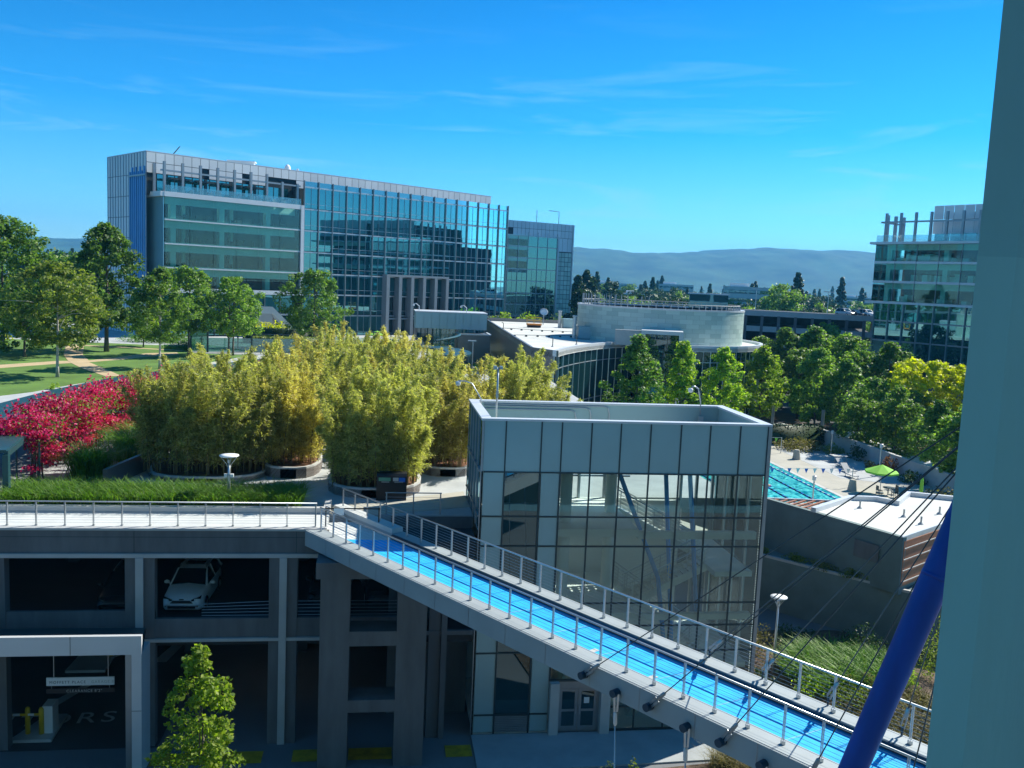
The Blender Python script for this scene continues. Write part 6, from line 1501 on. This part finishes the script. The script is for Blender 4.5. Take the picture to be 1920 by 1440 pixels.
for (x, y, lb_) in ((34.5, 54.2, 'small vent pipe in the middle of the pool house roof'), (34.6, 52.4, 'small vent pipe near the front edge of the pool house roof'), (37.6, 55.0, 'small vent pipe at the right of the pool house roof'), (32.6, 56.4, 'small vent pipe near the back parapet of the pool house roof')):
    v = thing('vent_pipe', lb_, 'pipe', (x, y, 6.98), 'vents on the pool house roof'); obj('pipe', MB().tube([(x, y, 6.95), (x, y, 7.5)], .06, 8), 'steel', v); obj('flashing', MB().lathe([(.2, 6.98), (.08, 7.12)], x, y, 10), 'concl', v)
led = [(21.8, 64.6), (25.9, 56.7), (31.9, 49.6), (34.5, 47.2), (62, 45.0)]
w = MB(); w.prism([(19.7, 66.0), (21.8, 62.2), (25.9, 56.7), (31.9, 49.6), (34.5, 47.2), (62, 45.0), (62, 62), (33.0, 62.0), (19.7, 62.0)][1:], -.1, 3.5)
rw = tag(obj('retaining_wall', w, 'gwall'), 'long dark retaining wall with a planted ledge below the pool house', 'wall')
m_ = MB(); m_.band([(21.2, 63.0), (25.9, 56.7), (31.9, 49.6), (34.5, 47.2), (62, 45.0)], 3.5, 3.66, .22); obj('coping', m_, 'concl', rw)
for i, (x, y, l_) in enumerate(((27.6, 55.2, 2.2), (28.8, 53.7, 2.4), (30.0, 52.1, 2.4), (31.3, 50.6, 2.0), (26.0, 57.3, 1.4))):
    o = shrub(x, y, 3.55, l_, .8, .75, 'lf_pale' if i % 2 else 'lf_olive', 'low ledge shrub, %s along the retaining wall ledge' % ['second from the left', 'third from the left', 'fourth from the left', 'rightmost', 'leftmost'][i], leaf=.13, n=500, grp='shrubs on the wall ledge'); o.rotation_euler[2] = R(-50)
# grassy mound and planting under the bridge
def mound():
    V = []; F = []; nx, ny = 34, 30
    for j in range(ny):
        for i in range(nx):
            x = 18.6 + 18 * i / (nx - 1); y = 33 + 19 * j / (ny - 1)
            e = min(1, (x - 18.6) / 4) * min(1, (y - 33) / 3); z = e * (0.9 * math.exp(-((x - 25) / 5) ** 2 - ((y - 44) / 5.5) ** 2) + .5 * math.exp(-((x - 30) / 4) ** 2 - ((y - 40) / 5) ** 2) + .08 * math.sin(x * 1.7) * math.sin(y * 1.3))
            V.append((x, y, -.01 + z))
    for j in range(ny - 1):
        for i in range(nx - 1): a = j * nx + i; F.append((a, a + 1, a + nx + 1, a + nx))
    m_ = MB(); m_.add(V, F); return m_
struct('grass_mound', mound(), 'mulch', smooth=True)
def mz(x, y): e = min(1, max(0, (x - 18.6) / 4)) * min(1, max(0, (y - 33) / 3)); return e * (0.9 * math.exp(-((x - 25) / 5) ** 2 - ((y - 44) / 5.5) ** 2) + .5 * math.exp(-((x - 30) / 4) ** 2 - ((y - 40) / 5) ** 2)) - .03
def on_mound(cx, cy, rx, ry):
    def f(n):
        t = rng.uniform(0, 6.28, n); r = rng.uniform(0, 1, n) ** .5; x = cx + rx * r * np.cos(t); y = cy + ry * r * np.sin(t)
        return np.stack([x, y, np.array([mz(a, b) for a, b in zip(x, y)])], 1)
    return f
g_ = obj('meadow_grass', grass_mesh(on_mound(25.6, 44.6, 3.4, 3.0), 5200, .95, .06, 1.0), 'lf_grass'); g_['kind'] = 'stuff'
g_ = obj('dry_meadow_grass', grass_mesh(on_mound(26.5, 38.8, 3.2, 3.2), 4200, .45, .05, 1.0), 'lf_dry'); g_['kind'] = 'stuff'
for (x, y, w_, d_, h_, lm, lb_, n) in ((22.6, 42.3, 2.2, 2.0, 1.0, 'lf_bright', 'yellow flowered shrub at the foot of the lower lamp', 900), (24.2, 40.8, 2.2, 1.9, 1.3, 'lf_olive', 'olive tufted shrub between the stay cables', 900), (25.3, 42.0, 2.0, 1.8, 1.1, 'lf_dry', 'tawny shrub in the bed beyond the bridge rail', 800), (23.0, 39.2, 1.8, 1.6, .8, 'lf_pale', 'pale shrub close behind the bridge rail', 700), (20.6, 43.6, 1.8, 2.2, 1.5, 'lf_dark', 'dark brown green shrub beside the stair tower\'s right edge', 800), (22.3, 47.6, 2.2, 2, 1.9, 'lf_dry', 'dry grass clump in the shade behind the lower lamp', 800),
        (27.8, 42.4, 1.9, 1.9, 1.6, 'lf_bright', 'bright strap leaved clump right of the blue mast', 700), (30.5, 43.6, 1.9, 2.0, 4.4, 'lf_olive', 'tall slim shrub against the pillar', 1600), (28.5, 47.4, 3.4, 2.6, 2.0, 'lf_dark', 'dark shrub in the shade of the retaining wall', 1400), (25.2, 49.6, 3, 2, 1.4, 'lf_dark', 'dark low shrub at the retaining wall foot', 1100), (27.5, 36.6, 1.4, 1.4, 1.8, 'lf_bright', 'bright small shrub at the right end of the bridge rail', 700)):
    shrub(x, y, mz(x, y), w_, d_, h_, lm, lb_, leaf=.14, n=n, asp=.45 if lm != 'lf_grass' else .15)
m_ = MB(); m_.prism([(8.5, 34.5), (12, 36.6), (18.6, 37.4), (20, 33), (18, 30), (8, 31)], -.015, .05); struct('planting_bed', m_, 'mulch')
for i, (x, y, h_, lm, lb_) in enumerate(((15.6, 36.2, 1.1, 'lf_dry', 'dry feathery grass tuft below the bridge, left one'), (16.6, 35.2, 1.2, 'lf_dry', 'dry feathery grass tuft below the bridge, right one'))):
    tag(obj('ornamental_grass', grass_mesh(lambda n: np.stack([x + rng.normal(0, .3, n), y + rng.normal(0, .3, n), np.full(n, .03)], 1), 900, h_, .02, .8), lm), lb_, 'grass tuft', 'dry grass tufts below the bridge')
shrub(17.3, 35.9, .03, 1.9, 1.6, 1.0, 'lf_bright', 'green shrub under the bridge at the bottom of the view', leaf=.13, n=800)
shrub(9.9, 35.0, 0, .9, .9, 1.5, 'lf_dark', 'thin dark sapling shrub before the tower door, left one', leaf=.13, n=420); shrub(11.2, 35.1, 0, 1.0, .9, 1.9, 'lf_olive', 'thin dark sapling shrub before the tower door, right one', leaf=.13, n=520)
m_ = MB(); m_.prism([(4.6, 36.8), (18.4, 37.4), (18.4, 40.1), (4.6, 40.1)], -.015, .06); m_.prism([(18.4, 37.4), (19.6, 37.5), (19.6, 48), (18.45, 48)], -.015, .06); struct('pavement', m_, 'apron')
m_ = MB(); m_.box(-40, 33.8, -.015, 4.5, 37.2, .004); struct('kerb_lane', m_, 'asphalt')
# young street tree in front of the garage
ft = make_tree('tree', 'young sunlit tree with an open ragged crown in front of the garage', 'cone', 8.9, 4.7, 'lf_bright', 1.5, .17, 130, 58, .36, 'bark', .08)
ft.location = (-5.7, 29.6, 0)
mf = MB(); mf.box(-6.4, 28.9, -.015, -5.0, 30.3, .03); struct('tree_pit', mf, 'mulch')

# ------------------------------------------------------------------ trees round the hall and pool (right)
RG = 'street trees before the hall'
place(29.2, 100.6, 3, 12.6, 6.2, 'egg', 'lf_maple', 'dark green street tree before the hall\'s glass curve, left end of the row', RG, .13, .34, 230, 55, .6, tr=.15)
place(36.4, 106, 3, 11.9, 4.9, 'egg', 'lf_bright', 'slim yellow green street tree before the hall\'s entry frame', RG, .13, .34, 180, 55, .55, tr=.14)
place(42.2, 107.0, 3, 11.2, 5.6, 'egg', 'lf_bright', 'ragged green street tree before the hall\'s round end', RG, .13, .34, 190, 55, .58, tr=.14)
place(52.4, 118.9, 3, 10.8, 6.6, 'egg', 'lf_bright', 'yellow green street tree right of the hall\'s round end', RG, .13, .36, 190, 55, .62, tr=.15)
place(58.4, 114.4, 3, 11.0, 8.2, 'egg', 'lf_mid', 'broad green street tree over the planted island', RG, .13, .36, 250, 55, .66, tr=.16)
protos = {'round': make_tree('tree', 'x', 'round', 11, 7.6, 'lf_mid', 2.4, .42, 150, 50, .72, 'bark', .17), 'egg': make_tree('tree', 'x', 'egg', 12, 7.0, 'lf_maple', 2.4, .42, 150, 50, .72, 'bark', .18), 'broad': make_tree('tree', 'x', 'egg', 9, 7.4, 'lf_mid', 1.0, .40, 150, 50, .75, 'bark', .16), 'yellow': make_tree('tree', 'x', 'broad', 10.6, 8.2, 'lf_yellow', 2.4, .40, 170, 50, .66, 'bark', .17), 'dry': make_tree('tree', 'x', 'round', 11, 8, 'lf_olive', 2.4, .5, 140, 45, .8, 'bark', .17)}
used = set()
def put(kind, x, y, z, H, lab, grp, wide=1.0):
    p = protos[kind]; base = {'round': 11, 'egg': 12, 'broad': 9, 'yellow': 10.6, 'dry': 11}[kind]; s = H / base
    if kind not in used: used.add(kind); t_ = p; t_['label'] = lab
    else: t_ = dup(p, (0, 0, 0), 0, None, lab)
    t_.location = (x, y, z); t_.rotation_euler = (0, 0, (x * 7.3 + y * 3.1) % 6.28); t_.scale = (s * wide, s * wide, s); t_['group'] = grp
PG = 'trees beyond the pool wall'
put('broad', 57.6, 93.4, 3, 8.3, 'dark tree beyond the pool wall, left of three below the yellow trees', PG, .95); put('egg', 58.0, 86.5, 3, 7.8, 'dark tree beyond the pool wall, middle of three below the yellow trees', PG, 1.1); put('broad', 57.4, 80.6, 3, 8.4, 'dark tree beyond the pool wall, nearest the pillar', PG, 1.05)
put('round', 62.0, 98.6, 3, 7.4, 'mid green tree filling the gap below the left yellow tree', PG, 1.1); put('broad', 60.5, 76.5, 3, 7.2, 'dark tree half hidden by the pillar beyond the pool wall', PG, 1.1)
put('yellow', 66.2, 102.5, 3, 10.8, 'golden yellow tree, left one of two beside the right hand block', 'golden yellow trees', 1.25); put('yellow', 70.5, 97.0, 3, 11.0, 'golden yellow tree, right one of two, touching the pillar', 'golden yellow trees', 1.2)
BGp = [(1425, 632, 150, 'broad'), (1470, 614, 150, 'egg'), (1522, 612, 150, 'egg'), (1575, 622, 150, 'round'), (1612, 650, 138, 'round'), (1668, 638, 136, 'egg'), (1590, 668, 126, 'egg'), (1640, 700, 118, 'broad'), (1500, 650, 140, 'round'), (1555, 640, 165, 'broad'), (1450, 650, 165, 'dry'), (1700, 655, 142, 'egg'), (1620, 735, 112, 'round'), (1540, 605, 170, 'round')]
def dirpt(px, D):   # bearing of a picture column, used once to lay out the far planting
    a = R(8.25) + math.atan((px - 960) / 1690.0); return D * math.sin(a), D * math.cos(a)
BL = ['round topped tree left of the far grove beside the hall\'s round end', 'pointed tree below the far garage\'s left part', 'pointed tree below the far garage\'s middle', 'green tree below the far garage\'s pale end block', 'green tree in the middle of the far grove', 'dark tree at the foot of the right hand block', 'tall tree in the front of the far grove', 'dark low tree under the left yellow tree\'s edge', 'green tree behind the planted island tree', 'low tree half hidden at the back of the far grove', 'olive tree beside the hall\'s round end', 'dark tree before the right hand block\'s lower floors', 'green tree in the near right corner of the far grove', 'green tree at the very back of the far grove']
for (px, ty, D, k), lb_ in zip(BGp, BL):
    x, y = dirpt(px, D); hor = 527 + .0442 * (px - 960); zt_ = 21.4 - (ty - hor) * D / 1690.0; put(k, x, y, 3, max(6, zt_ - 3), lb_, 'trees of the far grove', 1.08)
for k_ in list(protos):
    if k_ not in used: bpy.data.objects.remove(protos[k_])
for (x, y, h_, lb_) in ((24.5, 186, 4.0, 'green shrub mass at the foot of the farther block, left part'), (30, 186, 4.2, 'green shrub mass at the foot of the farther block, middle part'), (36, 186.5, 3.8, 'green shrub mass at the foot of the farther block, right part')):
    shrub(x, y, 11.2, 6.4, 3.5, h_, 'lf_bright' if x < 35 else 'lf_mid', lb_, leaf=.45, n=1500)
# far parking structure
fg = Fr(76.3, 184.8, -25.5)
g2 = thing('parking_garage', 'distant open sided parking garage between the hall and the right hand block', 'building', fg.p(12, -8, 3))
m_ = MB()
for z in (3.2, 6.7, 10.2, 13.6, 16.9): fg.box(m_, -14, 26, -30, 0, z - .45, z + .15)
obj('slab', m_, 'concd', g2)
m_ = MB()
for z in (6.7, 10.2, 13.6, 16.9): fg.box(m_, -14, 26, -.1, .12, z - .6, z + .55)
obj('parapet', m_, 'concl', g2)
for k in range(12): obj('column', fg.box(MB(), -13.5 + 3.4 * k, -12.9 + 3.4 * k, -.6, .2, 3, 16.4), 'conc', g2)
obj('end_block', fg.box(MB(), 26, 32, -8, .6, 3, 17.9), 'p_grey', g2)
m_ = MB(); fg.box(m_, -14, 26, -30, -29.6, 3, 16); obj('back_wall', m_, 'intdark', g2)
for i, (u, m_n, lb_) in enumerate(((20.5, 'cars', 'silver car on the far garage roof, left of three'), (22.7, 'card', 'dark car on the far garage roof, middle of three'), (24.8, 'carw', 'white car on the far garage roof, right of three'))):
    q = fg.p(u, -2.6, 17.05); car(lb_, m_n, q, R(-25.5 + 40), 'cars on the far garage roof', i != 1)
for u, lb_ in ((2, 'thin lamp on the far garage roof, left one'), (17, 'thin lamp on the far garage roof, right one')):
    q = fg.p(u, -6, 17.0); p = thing('light_pole', lb_, 'lamp', q, 'lamps on the far garage roof'); obj('pole', MB().tube([q, (q[0], q[1], 22.0)], .07, 6), 'alu', p); obj('head', MB().box(q[0] - 1.1, q[1] - .15, 21.95, q[0] + 1.1, q[1] + .15, 22.1), 'trim', p)
# far offices
def far_office(px0, px1, D, z1, floors, lab, m='distoff', dep=25):
    (xa, ya), (xb, yb) = dirpt(px0, D), dirpt(px1, D); f = Fr(xa, ya, math.degrees(math.atan2(yb - ya, xb - xa))); Lg = math.hypot(xb - xa, yb - ya)
    o = thing('office_building', lab, 'building', f.p(Lg / 2, -5, 0), 'far low offices'); m_ = MB(); f.box(m_, 0, Lg, -dep, 0, -.1, z1); obj('wall', m_, m, o)
    m_ = MB(); f.box(m_, Lg * .12, Lg * .5, -dep * .8, -4, z1, z1 + 1.6); obj('roof_unit', m_, 'white', o)
    for k in range(floors): obj('window', f.box(MB(), Lg * .02, Lg * .98, -.02, .08, z1 - 1.5 - 3.7 * k - 1.5, z1 - 1.5 - 3.7 * k), 'gblue2', o)
far_office(1345, 1442, 420, 23.3, 4, 'pale blue banded office far off behind the drum pavilion'); far_office(1225, 1290, 700, 24.2, 3, 'white low office far off above the drum'); far_office(1105, 1180, 720, 23.2, 3, 'long white office far off left of the drum'); far_office(1160, 1200, 520, 17.2, 3, 'grey office far off below the long white one')
far_office(1560, 1625, 900, 20.5, 2, 'white low office far off left of the right hand block')
for (px0, D, H, lb_) in ((1090, 330, 26.2, 'dark conifer group member right of the farther office block, tallest'), (1075, 322, 24.5, 'dark conifer right of the farther office block, left one'), (1102, 338, 24.0, 'dark conifer right of the farther office block, right one'), (1483, 420, 30.0, 'tall lone dark conifer above the far garage')):
    t_ = place(*dirpt(px0, D), -.1, H, H * .48, 'cone', 'lf_dark', lb_, 'landmark conifers', .04, .9, 260, 50, .95, tr=.4)
place(*dirpt(1088, 255), -.1, 19.5, 13, 'round', 'lf_dark', 'dark round tree right of the farther office block', 'far broadleaf trees', .15, .7, 150, 55, 1.2, tr=.4)
place(*dirpt(1455, 300), -.1, 23.5, 17, 'round', 'lf_mid', 'big round green tree behind the far garage', 'far broadleaf trees', .12, .8, 170, 55, 1.5, tr=.4)
place(*dirpt(1138, 400), -.1, 22.5, 14, 'round', 'lf_dark', 'dark round tree far off left of the drum railing', 'far broadleaf trees', .12, .9, 130, 50, 1.6, tr=.4)
place(*dirpt(1192, 330), -.1, 18, 10, 'cone', 'lf_dark', 'dark pointed tree just above the drum railing', 'far broadleaf trees', .1, .8, 120, 50, 1.3, tr=.35)
con = make_tree('tree', 'dark conifer on the far skyline', 'cone', 20, 8.5, 'lf_dark', .8, .95, 170, 34, .75, 'bark', .3); con['group'] = 'conifers on the far skyline'
for i in range(70):
    px = rng.uniform(1080, 1660) if i < 60 else rng.uniform(20, 170); D = rng.uniform(520, 1300); x, y = dirpt(px, D)
    t_ = con if i == 0 else dup(con, (0, 0, 0)); t_.location = (x, y, -.1); s = rng.uniform(.9, 1.5); t_.scale = (s * .85, s * .85, s * rng.uniform(.9, 1.15)); t_.rotation_euler = (0, 0, rng.uniform(0, 6))
brd = make_tree('tree', 'round green tree of the far belt of trees below the skyline', 'broad', 15, 15, 'lf_mid', 1, .9, 110, 45, 1.6, 'bark', .35); brd['group'] = 'broadleaf trees of the far belt'
brk = make_tree('tree', 'dark olive tree of the far belt of trees below the skyline', 'broad', 15, 15, 'lf_dark', 1, .9, 110, 45, 1.6, 'bark', .35); brk['group'] = 'dark trees of the far belt'
for i in range(130):
    px = rng.uniform(1076, 1670) if i < 116 else rng.uniform(40, 190); D = rng.uniform(255, 620) if i < 116 else rng.uniform(230, 420); x, y = dirpt(px, D)
    t_ = brd if i == 0 else brk if i == 1 else dup(brk if i % 5 in (1, 3, 4) else brd, (0, 0, 0)); t_.location = (x, y, -.1); s = rng.uniform(.8, 1.2); t_.scale = (s * rng.uniform(.8, 1.15), s, (rng.uniform(.85, 1.08) + .30 * (D - 255) / 300) if px > 500 else 1.5); t_.rotation_euler = (0, 0, rng.uniform(0, 6))
# far-off woods that read as one mass
P = []; O = []
for i in range(2600):
    D = 480 + 2600 * rng.uniform(0, 1) ** 2.0; a = R(rng.uniform(-27, 44)); h = rng.uniform(11, 21); w_ = rng.uniform(9, 18)
    c = np.array((D * math.sin(a), D * math.cos(a), 0)); q = rng.normal(size=(26, 3)); q /= np.linalg.norm(q, axis=1, keepdims=True); q[:, 2] = np.abs(q[:, 2])
    P.append(c + q * np.array((w_ / 2, w_ / 2, h)) * rng.uniform(.55, 1, (26, 1))); O.append(q)
V, F = leaves(np.concatenate(P), 3.4, .8, .4, np.concatenate(O), .8)
fw = obj('far_woods', arr_mesh('far_woods', V, F), 'lf_dark'); fw['kind'] = 'stuff'
# ------------------------------------------------------------------ air
hz_ = MB(); hz_.box(-5300, -400, -1.2, 5300, 5700, 300)
ho = obj('haze', hz_, None if False else 'white'); ho.data.materials.clear()
hm = bpy.data.materials.new('haze_air'); hm.use_nodes = True; ht = hm.node_tree; ht.nodes.clear()
hv = N(ht, 'ShaderNodeVolumePrincipled'); hv.inputs['Color'].default_value = (0.10, 0.53, 1.0, 1); hv.inputs['Density'].default_value = 0.00014; hv.inputs['Anisotropy'].default_value = 0.1
hoo = N(ht, 'ShaderNodeOutputMaterial'); ht.links.new(hv.outputs[0], hoo.inputs['Volume']); ho.data.materials.append(hm); ho['kind'] = 'stuff'; ho.display_type = 'WIRE'
